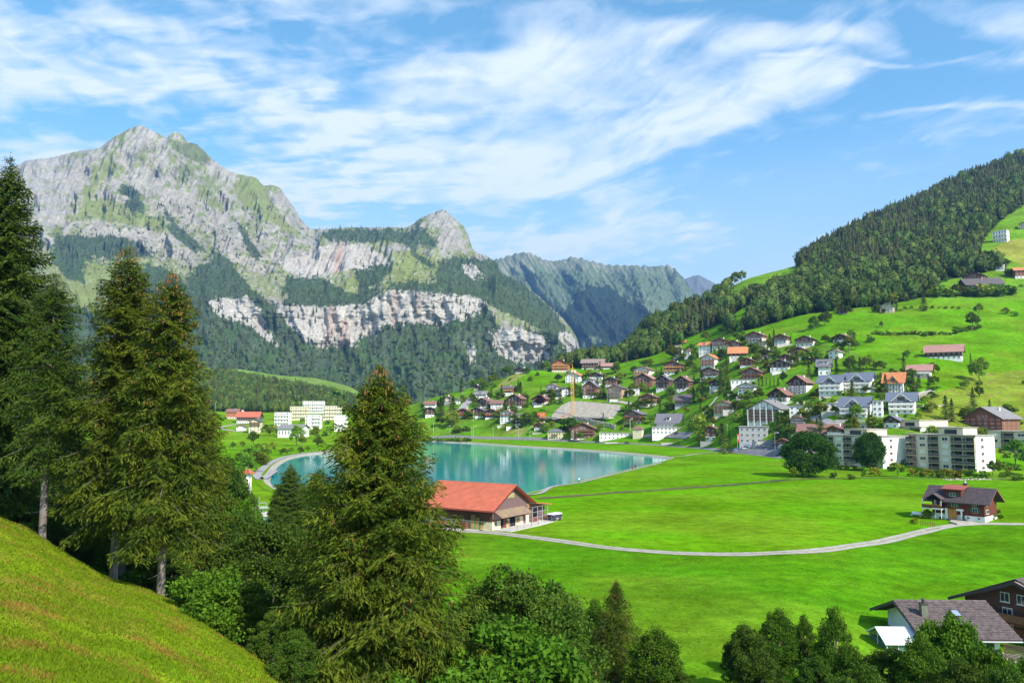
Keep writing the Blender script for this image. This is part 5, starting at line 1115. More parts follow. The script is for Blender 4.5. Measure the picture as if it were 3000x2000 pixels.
# ------------------------------------------------------------------ beige apartment blocks
M_RAILD = mat('dark balcony parapet', (.13, .10, .10), .7); M_GREENG = mat('greenish glass screen', (.12, .22, .17), .2)
def block(label, x, y, z, rz, L, Wd, st, bays, pent=None, endwin=True, base='beige', z0=-3, endwall='white'):
    o = thing('apartment_block', label, 'building', (x, y, z), rz); L2, W2 = L/2, Wd/2; sh = 2.85; Ht = st*sh+.4; n = len(bays); bw = L/n
    b = MB(); b.box(-L2, -W2+1.5, z0, L2, W2, Ht)
    i = 0
    while i < n:
        if bays[i] == 'w':
            j = i
            while j < n and bays[j] == 'w': j += 1
            b.box(-L2+i*bw, -W2, z0, -L2+j*bw, -W2+1.5, Ht-.01); i = j
        else: i += 1
    link('wall', b.mesh('wall', [MP[base]]), o)
    link('end_wall', MB().box(L2, -W2, z0, L2+.25, W2, Ht-.02).mesh('end_wall', [MP[endwall]]), o)
    b = MB(); b.box(-L2-.5, -W2-.5, Ht, L2+.7, W2+.5, Ht+.32); link('roof', b.mesh('roof', [MRF['gravel']]), o)
    for i, c in enumerate(bays):
        x0 = -L2+i*bw
        for s in range(st):
            zz = s*sh
            if c == 'w': put_window(o, 'F', x0+bw/2, zz+1.0, bw*.52, 1.35, 0, W2, RND.choice(['plain', 'blind', 'blind', 'plain']))
            else:
                q = put_window(o, 'F', x0+bw/2, zz+.25, bw*.80, 2.2, 0, W2-1.5, 'wide')
                m = 'balc%.2f' % bw
                if m not in _rowmesh:
                    b = MB(); b.box(-bw/2+.05, -1.9, -.16, bw/2-.05, -.01, 0, 0); b.box(-bw/2+.05, -1.95, .12, bw/2-.05, -1.88, .98, 1); b.box(-bw/2+.05, -1.97, .98, bw/2-.05, -1.84, 1.06, 0)
                    b.box(bw/2-.18, -1.95, 0, bw/2-.05, -.02, 2.5, 0); b.box(-bw/2+.05, -1.9, .9, -bw/2+.12, -.05, 2.2, 2); _rowmesh[m] = b.mesh('balcony', [MP['cream'], M_RAILD, M_GREENG])
                link('balcony', _rowmesh[m], o, (x0+bw/2, -W2+1.5, zz))
    if endwin:
        for s in range(st): put_window(o, 'R', Wd*.02, s*sh+1.0, 1.2, 1.2, L2+.25, W2, 'blind'); q = link('window', WIN['brown'], o, (L2+.28, -Wd*.16, s*sh+1.0), math.pi/2); q.scale = (.8, 1, 1.2)
    if pent:
        for px0, px1, ph in pent:
            b = MB(); b.box(-L2+px0*L, -W2+2.2, Ht+.32, -L2+px1*L, W2-1, Ht+.32+ph, 0); b.box(-L2+px0*L-.4, -W2+1.6, Ht+.32+ph, -L2+px1*L+.4, W2-.6, Ht+.6+ph, 1)
            link('penthouse', b.mesh('penthouse', [MP['cream'], MRF['gravel']]), o); put_window(o, 'F', -L2+(px0+px1)/2*L, Ht+.7, (px1-px0)*L*.5, 1.7, 0, W2-2.2, 'wide')
    HOUSES.append((x, y, L*.5, label)); return o
def blocks():
    th = math.radians(-61.6); ux = Vector((math.cos(th), math.sin(th))); uy = Vector((-math.sin(th), math.cos(th)))
    def place(label, U, V, D, L, Wd, **kw):     # U,V = foot of the near corner between long front and end wall
        a, e = ray(U, V); c = Vector((float(a)*D, D)); z = CZ+float(e)*D; m = c-ux*(L/2)+uy*(Wd/2)
        return block(label, m.x, m.y, z, th, L, Wd, **kw)
    place('nearest beige apartment block with four balcony columns and a penthouse', 2243, 1084, 328, 31, 13, st=5, bays='bwwbwwbb' if False else 'bwbwbb', pent=[(.45, .80, 2.8)])
    place('beige apartment block partly hidden behind the narrow sycamore', 2027, 1065, 352, 30, 17, st=4, bays='bwbwbw', pent=[(.3, .7, 2.6)])
    place('beige apartment block standing behind the nearest one with stepped roofs', 2118, 1050, 395, 42, 26, st=5, bays='wbwbbwb', pent=[(.25, .5, 2.8), (.7, .95, 3.0)])
    place('rear beige apartment block with a roof tower above the nearest one', 2150, 1040, 430, 40, 22, st=7, bays='wbwwbwb', pent=[(.55, .8, 5.0)], endwin=True)
    a = (2400-1176)/F; D = 372; block('blue edged apartment block at the right edge', a*D, D, 1.0, math.radians(-52), 46, 15, 5, 'wbwbwbwb', pent=[(.35, .5, 3)])
blocks()
# ------------------------------------------------------------------ roads, paths, stream
M_ROAD = mat('asphalt road', (.17, .17, .175), .9, .12, .4); M_TRACK = mat('pale farm track', (.36, .33, .28), .95, .22, .9, .03); M_PATH = mat('grey footpath', (.30, .28, .28), .95, .15, .6)
M_EARTH = mat('bare stream bank', (.10, .075, .035), .95, .5, .8, .1); M_BROOK = mat('brook water', (.03, .10, .16), .08, spec=.6)
def ribbon(name, pts, w, matl, lift=.07, crop='', step=2.5, world=False, z=None, wj=0., dmin=0, zmin=-99):
    P0 = [Vector(p) if world else hit(*tocrop(crop, *p), dmin=dmin) for p in pts]
    if z is not None: P0 = [hit(*tocrop(crop, *p), z=z) for p in pts]
    P0 = [p.xy for p in P0]; Q = []
    for i in range(len(P0)-1):
        a = P0[max(i-1, 0)]; b = P0[i]; c = P0[i+1]; d = P0[min(i+2, len(P0)-1)]; n = max(2, int((c-b).length/step))
        for k in range(n):
            t = k/n; Q.append(.5*((2*b)+(c-a)*t+(2*a-5*b+4*c-d)*t*t+(3*b-a-3*c+d)*t**3))
    Q.append(P0[-1]); V = []; m = 4
    for i, q in enumerate(Q):
        t = (Q[min(i+1, len(Q)-1)]-Q[max(i-1, 0)]).normalized(); nrm = Vector((-t.y, t.x)); ww = w*(1+wj*float(pn(i*.37, 1.5, 3)))
        for j in range(m+1):
            p = q+nrm*ww*(j/m-.5); V.append((p.x, p.y, max(float(zat(p.x, p.y)), float(zat(q.x, q.y))-.3 if j in (1, 2, 3) else -99, zmin)+lift))
    V = np.array(V); f = grid_faces(len(Q), m+1)
    me = rawmesh(name, V, f, [matl], smooth=True)
    if me.polygons[len(me.polygons)//2].normal.z < 0: me.flip_normals()
    o = link(name, me, kind='structure'); return o
ribbon('farm_track', [(1020,1213),(1060,1220),(1130,1224),(1210,1233),(1300,1245),(1380,1256),(1460,1264),(1540,1270),(1610,1273),(1680,1273.5),(1750,1272.5),(1830,1268),(1900,1262),(1960,1254),(2020,1245),(2070,1234),(2120,1221),(2160,1212),(2200,1206),(2260,1203.5),(2352,1203.5),(2500,1205)], 3.1, M_TRACK, wj=.08)
_TR = [(1060,1220),(1130,1224),(1210,1233),(1300,1245),(1380,1256),(1460,1264),(1540,1270),(1610,1273),(1680,1273.5),(1750,1272.5),(1830,1268),(1900,1262),(1960,1254),(2020,1245),(2070,1234),(2120,1221),(2160,1212)]
M_VERGE = mat('grass strip', (.25, .26, .16), .95, .4, 1)
ribbon('track_grass', _TR, .4, M_VERGE, lift=.12, wj=.9)
ribbon('road', [(960,1001),(1030,1003),(1085,1005),(1160,1007),(1256,1009.5),(1384,1017),(1490,1021),(1600,1029),(1680,1037),(1740,1043),(1800,1052)], 7, M_ROAD, lift=.12)
ribbon('footpath', [(622+8,1108),(604,1103),(594,1098),(591,1092),(597,1084),(612,1070),(632,1058),(660,1049),(700,1041),(745,1036),(800,1029)], 3.2, M_PATH, lift=.14, step=1.5, zmin=.12)
ribbon('footpath', [(1538,1052),(1570,1047),(1610,1041),(1650,1038)], 2.0, M_PATH, lift=.1, zmin=.14)
ribbon('footpath', [(1030,1158),(1210,1137),(1270,1121.5),(1330,1108.5),(1400,1091.5),(1470,1074.5),(1520,1062.5)], 1.6, M_PATH, lift=.12, step=1.5, zmin=.14)
ribbon('village_lane', [(640,880),(600,905),(560,945),(520,1000),(500,1005)], 9, M_PATH, crop='A', lift=.2)
ribbon('village_lane', [(290,1060),(240,1085),(190,1110),(130,1130),(90,1180)], 3, M_CONC, crop='C', lift=.4)
ribbon('village_lane', [(1300,965),(1200,990),(1120,1030),(1095,1060)], 4, M_CONC, crop='C', lift=.4)
ribbon('village_lane', [(730,185),(790,210),(860,235),(940,258),(1000,275)], 5, M_PATH, crop='D', lift=.4)
ribbon('village_lane', [(-10,1092),(60,1090),(150,1105),(220,1110)], 4, M_TRACK, crop='B', lift=.4)
ribbon('village_lane', [(1400,905),(1290,1035)], 2.4, M_CONC, crop='B', lift=.4)
ribbon('village_lane', [(1180,1035),(1100,1130),(1020,1225)], 1.8, M_CONC, crop='B', lift=.4)
ribbon('village_lane', [(940,1240),(900,1310)], 2.0, M_CONC, crop='B', lift=.4)
ribbon('village_lane', [(350,1475),(600,1470),(870,1478)], 6, M_ROAD, crop='B', lift=.3)
ribbon('farm_lane', [(120,520),(200,500),(300,480),(420,470)], 5, M_TRACK, crop='E', lift=.3)
ribbon('farm_lane', [(120,520),(220,535),(330,550),(430,552)], 5, M_TRACK, crop='E', lift=.3)
ribbon('car_park', [(60,455),(200,432),(330,432),(450,440),(540,450)], 15, M_ROAD, crop='D', lift=.1)
ribbon('stream_bank', [(1232,1145),(1330,1138),(1420,1131),(1500,1126),(1580,1120),(1646,1116),(1724,1110),(1802,1102.5),(1900,1099),(2050,1098),(2200,1098.5),(2352,1101),(2500,1104)], 3.0, M_EARTH, lift=.10, wj=.5, step=1.5)
ribbon('stream', [(1640,1116.3),(1690,1112.5),(1724,1110),(1770,1106),(1802,1103.2)], 1.2, M_BROOK, lift=.17)
def poly_slab(name, pts, crop, matl, lift, kind='structure', z=None):
    Q = [hit(*tocrop(crop, *p)) if z is None else hit(*tocrop(crop, *p), z=z) for p in pts]; c = sum(Q, Vector())/len(Q)
    zz = max(q.z for q in Q)+lift if z is None else z
    b = MB(); n = len(Q); b.add([(q.x, q.y, zz) for q in Q]+[(q.x, q.y, zz-1.2) for q in Q], [tuple(range(n))]+[(i, i+n, (i+1) % n+n, (i+1) % n) for i in range(n)])
    me = b.mesh(name, [matl])
    if me.polygons[0].normal.z < 0: me.flip_normals()
    return link(name, me, kind=kind)
poly_slab('barn_yard', [(360,990),(360,1004),(600,1016),(1130,1030),(1300,1040),(1440,1050),(1600,1020),(1800,972),(1960,935),(2160,885),(2300,830),(2338,800),(2290,782),(2215,775),(1900,840),(1200,980),(500,975)], 'K', mat('pale concrete yard', (.50, .47, .42), .9, .12, .5), .10)
poly_slab('house_forecourt', [(1070,770),(1110,720),(1280,712),(1440,735),(1500,765),(1600,785),(1500,800),(1200,815),(1150,795)], 'H', M_TRACK, .09)
poly_slab('paved_yard', [(1700,1150),(1760,1060),(1850,1020),(1990,1015),(2160,1085),(2330,1110),(2352,1250),(1900,1260)], 'G', mat('concrete pavers', (.36, .33, .29), .9, .18, 3, .01), .12)
# ------------------------------------------------------------------ the great barn by the lake
def tiles(o, p0, eu, ev, nu, nv, matl, name='tiles', th=.07, jit=.02):
    """courses of roof tiles: every tile a raised wedge, joined into one part"""
    p0, eu, ev = Vector(p0), Vector(eu), Vector(ev); n = eu.cross(ev).normalized(); 
    if n.z < 0: n = -n
    V = []; Fq = []; r = random.Random(5)
    for j in range(nv):
        for i in range(nu):
            sh = .5*(j % 2); a = p0+eu*((i+.04+sh*.5)/nu)+ev*((j+.0)/nv); b = p0+eu*((i+.96+sh*.5)/nu)+ev*((j+.0)/nv); t = th*r.uniform(.7, 1.3)
            c = ev*(1.04/nv); k = len(V); V += [a+n*.01, b+n*.01, b+c+n*t, a+c+n*t, a+c, b+c]; Fq += [(k, k+1, k+2, k+3), (k+3, k+2, k+5, k+4)]
    c = link(name, rawmesh(name, V, np.array(Fq), [matl]), o, kind='stuff'); return c
def barn():
    p = hit(1130.7, 1217.9, z=.1); th = math.radians(-32.3); L, Wd = 18.6, 14.6
    o = thing('barn', 'large barn with bright orange red tiled roof standing between lake and meadow track', 'barn', (p.x, p.y, .08), th)
    yr, zr, ze = 7.3, 8.55, 3.9; sl = (zr-ze)/(yr+1.5)
    zf = lambda y: zr-abs(y-yr)*sl
    link('plaster_wall', MB().box(-L, 0, -.5, 0, Wd, 1.75).mesh('plaster_wall', [MP['cream']]), o)
    link('front_boarding', MB().box(-L-.05, -.08, 1.75, .0, .1, zf(0)).mesh('front_boarding', [MP['dark']]), o)
    b = MB(); b.prism([(-.08, 2.3), (Wd, 2.3), (Wd, zf(Wd)-.05), (yr, zr-.1), (-.08, zf(0)-.05)], -.02, .14, axis='x'); link('gable_boarding', b.mesh('gable_boarding', [MP['barn']]), o)
    b = MB()
    for i in range(24):
        y = .2+i*.6
        b.box(.14, y, 2.7, .18, y+.06, min(zf(y), zf(y+.1))-.15)
    link('boarding_battens', b.mesh('boarding_battens', [MP['barn']]), o, kind='stuff')
    b = MB(); b.prism([(0, 1.75), (Wd, 1.75), (Wd, zf(Wd)-.1), (yr, zr-.15), (0, zf(0)-.1)], -L, -.05, axis='x'); link('loft', b.mesh('loft', [MP['dark']]), o)
    b = MB(); t = .22; x0, x1 = -L-1.2, 1.3
    b.prism([(yr, zr), (-1.5, ze), (-1.5, ze+t), (yr, zr+t)], x0, x1, axis='x'); b.prism([(yr, zr), (yr, zr+t), (Wd+1, zf(Wd+1)+t), (Wd+1, zf(Wd+1))], x0, x1, axis='x')
    b.prism([(Wd+1, zf(Wd+1)+.02), (Wd+1, zf(Wd+1)+t), (Wd+8.2, 3.45), (Wd+8.2, 3.25)], x0, x1, axis='x')
    rf = link('roof', b.mesh('roof', [MRF['barnred']]), o)
    tiles(rf, (x0, yr, zr+t), (x1-x0, 0, 0), (0, -1.5-yr, ze-zr), 58, 22, MRF['barnred'], th=.05)
    tiles(rf, (x0, yr, zr+t), (x1-x0, 0, 0), (0, Wd+1-yr, zf(Wd+1)-zr), 58, 20, MRF['barnred'], th=.05)
    b = MB(); b.bar((x0, yr, zr+t+.02), (x1+.05, yr, zr+t+.02), .16, n=6); link('ridge_tiles', b.mesh('ridge_tiles', [MRF['barnred']]), rf)
    b = MB(); b.add([(x1+.03, yr, zr-.15), (x1+.03, -1.5, ze-.15), (x1+.03, -1.5, ze+.2), (x1+.03, yr, zr+.2)], [(0,1,2,3)]); b.add([(x1+.03, yr, zr-.15), (x1+.03, Wd+1, zf(Wd+1)-.15), (x1+.03, Wd+1, zf(Wd+1)+.2), (x1+.03, yr, zr+.2)], [(3,2,1,0)]); b.bar((x0, -1.6, ze-.05), (x1, -1.6, ze-.05), .09, n=6)
    link('bargeboard', b.mesh('bargeboard', [mat('dark red trim', (.13, .02, .02), .6)]), rf)
    # the pent roof over the gable doors, with its end bracket
    b = MB(); b.prism([(.1, 3.75), (2.2, 2.55), (2.2, 2.68), (.1, 3.95)], .3, 12.2, axis='y'); link('pent_roof', b.mesh('pent_roof', [mat('lichened sheet roof', (.20, .13, .12), .85, .3, .5, color2=(.26, .20, .10))]), o)
    b = MB(); b.prism([(.1, 2.0), (2.1, 2.5), (.1, 3.6)], .3, .45, axis='y'); link('bracket', b.mesh('bracket', [MP['barn']]), o)
    b = MB(); b.box(.16, 5.6, 6.1, .24, 8.2, 7.0); link('louvre', b.mesh('louvre', [mat('yellowish louvre', (.33, .29, .13), .9, .3, 3)]), o)
    DB, DR, DO = MP['red'], mat('red brown door', (.19, .045, .03), .7), mat('orange door', (.46, .22, .10), .7); BK = mat('painted interior shade', (.01, .01, .012), .9)  # near-black paint stands in for the shade inside the openings
    def gate(y, w, z0, h, m, nm='door', x=.0):
        c = link(nm, MB().box(x, y, z0, x+.12, y+w, z0+h).mesh(nm, [m]), o)
    gate(3.2, .8, 0, 2.0, BK, 'door_opening_shade', .01); gate(4.0, 1.3, 0, 2.0, DR); gate(5.8, .7, 0, 1.2, DO); gate(6.6, 2.2, .0, 2.2, BK, 'barn_opening_shade', .01); gate(9.4, 1.2, .5, 1.1, DO); gate(12.2, .9, .2, 1.9, DR)  # black slabs on the wall painted as the shade of open doorways
    for y, w in ((1.2, .7), (5.4, .9), (9.7, .9)): q = link('window', WIN['small'], o, (.03, y, .85), math.pi/2); q.scale = (w, 1, .8)
    def front(x, w, z0, h, m, nm='door'): link(nm, MB().box(x, -.1, z0, x+w, 0.0, z0+h).mesh(nm, [m]), o)
    front(-18.5, 1.2, 0, 1.74, mat('violet grey door', (.10, .09, .20), .7), 'barn_door'); front(-17.2, .9, 0, 1.74, DO); front(-15.3, .9, 0, 1.7, DR)
    for x, w in ((-13.2, .8), (-11.0, .9), (-7.2, 1.6), (-2.6, 1.2)): q = link('window', WIN['plain'], o, (x, -.03, .75)); q.scale = (w, 1, .85)
    b = MB()
    for x in (-18, -12, -6, -.3): b.bar((x, -.1, 2.4), (x, -1.3, ze-.05), .09)
    link('eave_braces', b.mesh('eave_braces', [MP['dark']]), o)
    # open annex with steel frame
    b = MB(); A0, A1 = Wd, Wd+7.6
    b.prism([(A0, -.3), (A1, -.3), (A1, 3.28), (A0+1, 4.1), (A0, 4.6)], -L*.8, -.4, axis='x'); link('annex_wall', b.mesh('annex_wall', [MP['barn']]), o)
    b = MB()
    for y in (A0+.1, A0+2.2, A0+4.4, A0+6.8):
        b.bar((.9, y, 0), (.9, y, 3.3), .07); b.bar((.9, y, 3.3), (-.4, y, 3.5), .05)
    for z in (1.1, 2.2, 3.3): b.bar((.9, A0, z), (.9, A0+6.8, z), .05)
    link('steel_frame', b.mesh('steel_frame', [M_METAL]), o)
    gate(A0+.2, 1.9, 0, 1.1, DR, 'half_gate', .8); gate(A0+4.6, 2.1, 0, 1.1, DR, 'half_gate', .8); gate(A0+2.4, 1.9, 0, 2.6, BK, 'annex_opening_shade', -.38)  # black slab on the annex wall painted as its inner shade
    b = MB()
    for a, c in (((.2, A0-1.2, 3.0), (.2, A0-.2, 4.1)), ((.2, A0-.4, 3.0), (.2, A0-1.2, 4.2)), ((.2, A0-1.4, 4.1), (.2, A0+.0, 4.1))): b.bar(a, c, .08)
    link('timber_struts', b.mesh('timber_struts', [MP['ochre']]), o)
    HOUSES.append((p.x-6, p.y+6, 14, 'large barn with bright orange red tiled roof'))
    # things around the barn
    R = lambda x, y, z=0.: (p.x+math.cos(th)*x-math.sin(th)*y, p.y+math.sin(th)*x+math.cos(th)*y, z+.12)
    t = thing('trailer', 'low farm trailer under a red brown cover against the barn wall', 'trailer', R(-12.2, -1.3), th)
    b = MB(); b.box(-1.5, -.7, .45, 1.5, .7, .7); link('bed', b.mesh('bed', [M_METAL]), t); b = MB(); b.prism([(-1.6, .7), (1.6, .7), (1.1, 1.25), (-1.2, 1.3)], -.75, .75); link('cover', b.mesh('cover', [MP['red']]), t)
    for sx in (-.8, .8):
        for sy in (-.75, .75): b = MB(); b.bar((sx, sy-.08, .3), (sx, sy+.08, .3), .3, n=10); link('wheel', b.mesh('wheel', [M_DKFR]), t)
    t = thing('crate_stack', 'dark brown wooden crate beside the green pallet frames at the barn', 'crate', R(-6.7, -1.2), th); 
    b = MB(); b.box(-1.2, -.6, .1, 1.2, .6, .3); link('base', b.mesh('base', [MP['brown']]), t)
    for z in (.35, .65, .95, 1.25): link('slat', MB().box(-1.2, -.62, z, 1.2, .62, z+.2).mesh('slat', [MP['brown']]), t)
    MG = mat('green painted steel', (.03, .30, .08), .5)
    for i, (x, lab) in enumerate(((-4.4, 'left green framed slatted gate leaning on the barn wall'), (-3.3, 'middle green framed slatted gate leaning on the barn wall'), (-2.0, 'right green framed slatted gate leaning on the barn wall'))):
        t = thing('slatted_gate', lab, 'gate', R(x, -.9), th); hh = 2.9-.55*i; b = MB()
        for sx in (-.45, .45): b.bar((sx, 0, 0), (sx, .35, hh), .05)
        for f in (.02, .5, .98): b.bar((-.45, .35*f, hh*f), (.45, .35*f, hh*f), .05)
        link('frame', b.mesh('frame', [MG]), t)
        for k in range(3): link('slat', MB().bar((-.26+.26*k, -.02, .1), (-.26+.26*k, .32, hh-.05), .06).mesh('slat', [MP['ochre']]), t)
    t = thing('barrow', 'grey barrel shaped tank standing between trailer and crate', 'tank', R(-9.2, -.9), th); b = MB(); b.bar((0, 0, .25), (0, 0, 1.1), .38, n=12); link('tank', b.mesh('tank', [M_METAL]), t); b = MB(); b.bar((0, 0, 1.1), (0, 0, 1.2), .15, n=8); link('lid', b.mesh('lid', [M_DKFR]), t)
    t = thing('farm_cart', 'covered farm cart parked at the annex of the barn', 'cart', R(3.2, Wd+6.0), th+math.radians(80))
    b = MB(); b.box(-1.6, -.8, .6, 1.6, .8, 1.4, 0); link('box', b.mesh('box', [mat('dark violet cart', (.05, .04, .08), .6)]), t); b = MB(); b.prism([(-1.7, 1.4), (1.7, 1.4), (1.5, 1.65), (-1.5, 1.65)], -.85, .85); link('tarpaulin', b.mesh('tarpaulin', [M_WHITE]), t)
    for sx in (-.9, .9):
        for sy in (-.8, .8): b = MB(); b.bar((sx, sy-.1, .4), (sx, sy+.1, .4), .4, n=10); link('wheel', b.mesh('wheel', [M_DKFR]), t)
    t = thing('metal_gate', 'low white tube gate in the yard corner before the barn', 'gate', R(1.2, -.9), th); b = MB()
    for z in (.3, .6, .9): b.bar((0, 0, z), (3.0, .5, z), .03)
    for x in (0, 1, 2, 3): b.bar((x, x/6, 0), (x, x/6, .95), .03)
    link('frame', b.mesh('frame', [M_METAL]), t)
    pts = [hit(*tocrop('K', x, y), z=.1) for x, y in ((1437,1047),(1557,1018),(1680,988),(1803,955),(1922,928),(2038,893),(2155,868))]
    t = thing('fence', 'thin wire fence on green posts along the barn yard edge', 'fence', pts[0])
    for q in pts: b = MB(); b.bar((0, 0, 0), (0, 0, 1.7), .045); link('post', b.mesh('post', [MG if 0 else mat('grey green post', (.12, .2, .17), .6)] if q is pts[0] else [bpy.data.materials['grey green post']]), t, q-pts[0])
    b = MB()
    for a, c in zip(pts[:-1], pts[1:]):
        for z in (.5, 1.0, 1.6): b.bar(a-pts[0]+Vector((0, 0, z)), c-pts[0]+Vector((0, 0, z)), .012, n=3)
    link('wire', b.mesh('wire', [M_METAL]), t)
barn()
# ------------------------------------------------------------------ red farmhouse on the meadow
def farmhouse():
    p = hit(2262.4, 1197.6, z=.05); az = math.atan2(p.x, p.y); th = -az-math.radians(18); w, d = 11.4, 8.0
    o = thing('farmhouse', 'red brown farmhouse with green shutters standing alone on the meadow track', 'house', (p.x, p.y, .05), th)   # origin: right front corner
    e, zr, yr = 4.35, 6.9, d/2; sl = (zr-e)/yr; RT = mat('red shingle walls', (.125, .036, .020), .8, .2, 3, stretch=(1, 1, 5)); RF = MRF['brown']; RD = mat('dark farmhouse roof', (.085, .065, .07), .8, .25, 2, .03)
    link('plaster_base', MB().box(-w, .1, -.6, -8.1, d, 1.0).box(-4.2, .1, -.6, 0, d, 1.0).box(-8.1, .6, -.6, -4.2, d, 2.3).mesh('plaster_base', [MP['white']]), o)
    link('right_wall', MB().prism([(0, 1.0), (d, 1.0), (d, e), (yr, zr), (0, e)], -4.2, 0, axis='x').mesh('right_wall', [RT]), o)
    link('middle_wall', MB().box(-8.0, .35, 1.0, -4.2, d, e+.2).box(-8.0, -.2, 2.35, -4.2, .35, e+.1).mesh('middle_wall', [RT]), o)
    link('left_wall', MB().prism([(1.0, 1.0), (d, 1.0), (d, e-.3), (yr, zr-.2), (1.0, e)], -w, -8.0, axis='x').mesh('left_wall', [RT]), o)
    b = MB(); t = .2; x0, x1 = -w-1.6, 1.5
    b.prism([(yr, zr), (-1.1, e-1.1*sl), (-1.1, e-1.1*sl+t), (yr, zr+t)], x0, x1, axis='x'); b.prism([(yr, zr), (yr, zr+t), (d+1.1, e-1.1*sl+t), (d+1.1, e-1.1*sl)], x0, x1, axis='x')
    rf = link('roof', b.mesh('roof', [RD]), o); tiles(rf, (x0, yr, zr+t), (x1-x0, 0, 0), (0, -1.1-yr, e-1.1*sl-zr), 40, 14, RD, th=.05)
    b = MB(); b.add([(x1+.02, yr, zr-.1), (x1+.02, -1.1, e-1.1*sl-.1), (x1+.02, -1.1, e-1.1*sl+.22), (x1+.02, yr, zr+.24)], [(0, 1, 2, 3)]); b.add([(x1+.02, yr, zr-.1), (x1+.02, d+1.1, e-1.1*sl-.1), (x1+.02, d+1.1, e-1.1*sl+.22), (x1+.02, yr, zr+.24)], [(3, 2, 1, 0)]); link('bargeboard', b.mesh('bargeboard', [MP['brown']]), rf)
    # wide dormer with a rusty red sheet roof
    link('dormer', MB().box(-8.6, .6, e+.1, -4.9, 3.6, zr-.15).mesh('dormer', [RT]), o)
    dr = link('dormer_roof', MB().prism([(0.0, zr-.33), (4.2, zr+.42), (4.2, zr+.55), (0.0, zr-.18)], -9.1, -4.3, axis='x').mesh('dormer_roof', [mat('rusty sheet', (.30, .085, .06), .6, .2, 2)]), o)
    q = link('window', WIN['green'], o, (-6.7, .57, e+.75)); q.scale = (1.2, 1, .7)
    b = MB(); b.box(-5.6, yr+.2, zr-.2, -4.9, yr+.9, zr+.9, 0); b.box(-5.75, yr+.05, zr+.9, -4.75, yr+1.05, zr+1.0, 0); b.box(-5.4, yr+.4, zr+1.0, -5.1, yr+.7, zr+1.5, 1); link('chimney', b.mesh('chimney', [M_DKFR, M_WHITE]), rf)
    for x, z, ww, hh, k in ((-1.9, 1.75, 1.0, 1.15, 'flower'), (-2.0, 3.35, 1.0, .75, 'green'), (-6.1, 2.75, 1.15, 1.2, 'flower')):
        q = link('window', WIN[k], o, (x, (-.03 if x > -4.2 else -.23), z)); q.scale = (ww, 1, hh)
    for y, z, ww, hh in ((2.3, 3.4, 2.0, 1.6), (1.6, 1.6, 1.6, .9)): q = link('window', WIN['plain'], o, (.03, y, z), math.pi/2); q.scale = (ww, 1, hh)
    for x in (-3.4, -1.2): q = link('window', WIN['small'], o, (x, .07, .35)); q.scale = (.6, 1, .35)
    gd = link('garage_door', MB().box(-7.6, .22, 0, -5.9, .34, 2.2).mesh('garage_door', [MP['ochre']]), o); link('wall_pier', MB().box(-8.2, -.2, 0, -7.7, .35, 2.35).box(-5.8, -.2, 1.9, -4.3, .35, 2.35).box(-4.9, -.2, 0, -4.6, .3, 1.9).mesh('wall_pier', [MP['white']]), o)
    link('door', MB().box(-4.5, .2, 0, -3.9, .3, 2.0).mesh('door', [mat('dark green door', (.01, .05, .04), .6)]), o)
    # porch balcony with its own gable, on posts
    b = MB(); b.box(-w-1.2, -1.9, 2.0, -8.3, 1.0, 2.2, 0)
    for x in (-w-1.1, -9.7, -8.4): b.bar((x, -1.8, 0), (x, -1.8, 4.2), .07, 0)
    link('porch', b.mesh('porch', [M_FRAME]), o)
    b = MB(); b.box(-w-1.2, -1.95, 2.3, -8.3, -1.85, 3.0); link('porch_rail', b.mesh('porch_rail', [MP['brown']]), o); b = MB(); b.box(-w-1.1, -2.2, 2.85, -8.4, -1.95, 3.1); link('flower_box', b.mesh('flower_box', [M_FLOW]), o)
    b = MB()
    for s in (-1, 1):
        poly = [(-9.9, 5.5), (-9.9+s*1.9, 4.3), (-9.9+s*1.9, 4.42), (-9.9, 5.65)]; b.prism(poly if s < 0 else poly[::-1], -2.4, 2)
    link('porch_roof', b.mesh('porch_roof', [RD]), o); q = link('window', WIN['wide'], o, (-8.9, .95, 2.6)); q.scale = (1.6, 1, 1.4); q = link('glazed_door', WIN['door'], o, (-10.4, .95, 2.2)); q.scale = (1.4, 1, 1.9)
    HOUSES.append((p.x, p.y, 12, 'red brown farmhouse'))
    R = lambda x, y, z=0.: (p.x+math.cos(th)*x-math.sin(th)*y, p.y+math.sin(th)*x+math.cos(th)*y, z)
    t = thing('garden_bench', 'white garden bench on the lawn left of the red farmhouse', 'bench', R(-14.3, -1.0), th)
    b = MB(); b.box(-1.1, -.3, .42, 1.1, .2, .5); link('seat', b.mesh('seat', [M_WHITE]), t); b = MB(); b.box(-1.1, .18, .55, 1.1, .26, 1.0); link('backrest', b.mesh('backrest', [M_WHITE]), t)
    for x in (-1, 1): link('leg', MB().box(x-.06, -.3, 0, x+.06, .25, .42).mesh('leg', [M_WHITE]), t)
    pts = [hit(*tocrop('H', x, y), z=.02) for x, y in ((575,822),(615,826),(657,831),(698,834),(740,838),(780,840),(815,842))]
    t = thing('wooden_fence', 'short dark wooden fence beside the variegated bush on the meadow', 'fence', pts[0])
    fp = MB().bar((0, 0, 0), (0, 0, 1.0), .06).mesh('post', [MP['brown']])
    for q in pts: link('post', fp, t, q-pts[0])
    for z in (.45, .85): link('rail', MB().bar(Vector((0, 0, z)), pts[-1]-pts[0]+Vector((0, 0, z)), .05).mesh('rail', [MP['brown']]), t)
farmhouse()
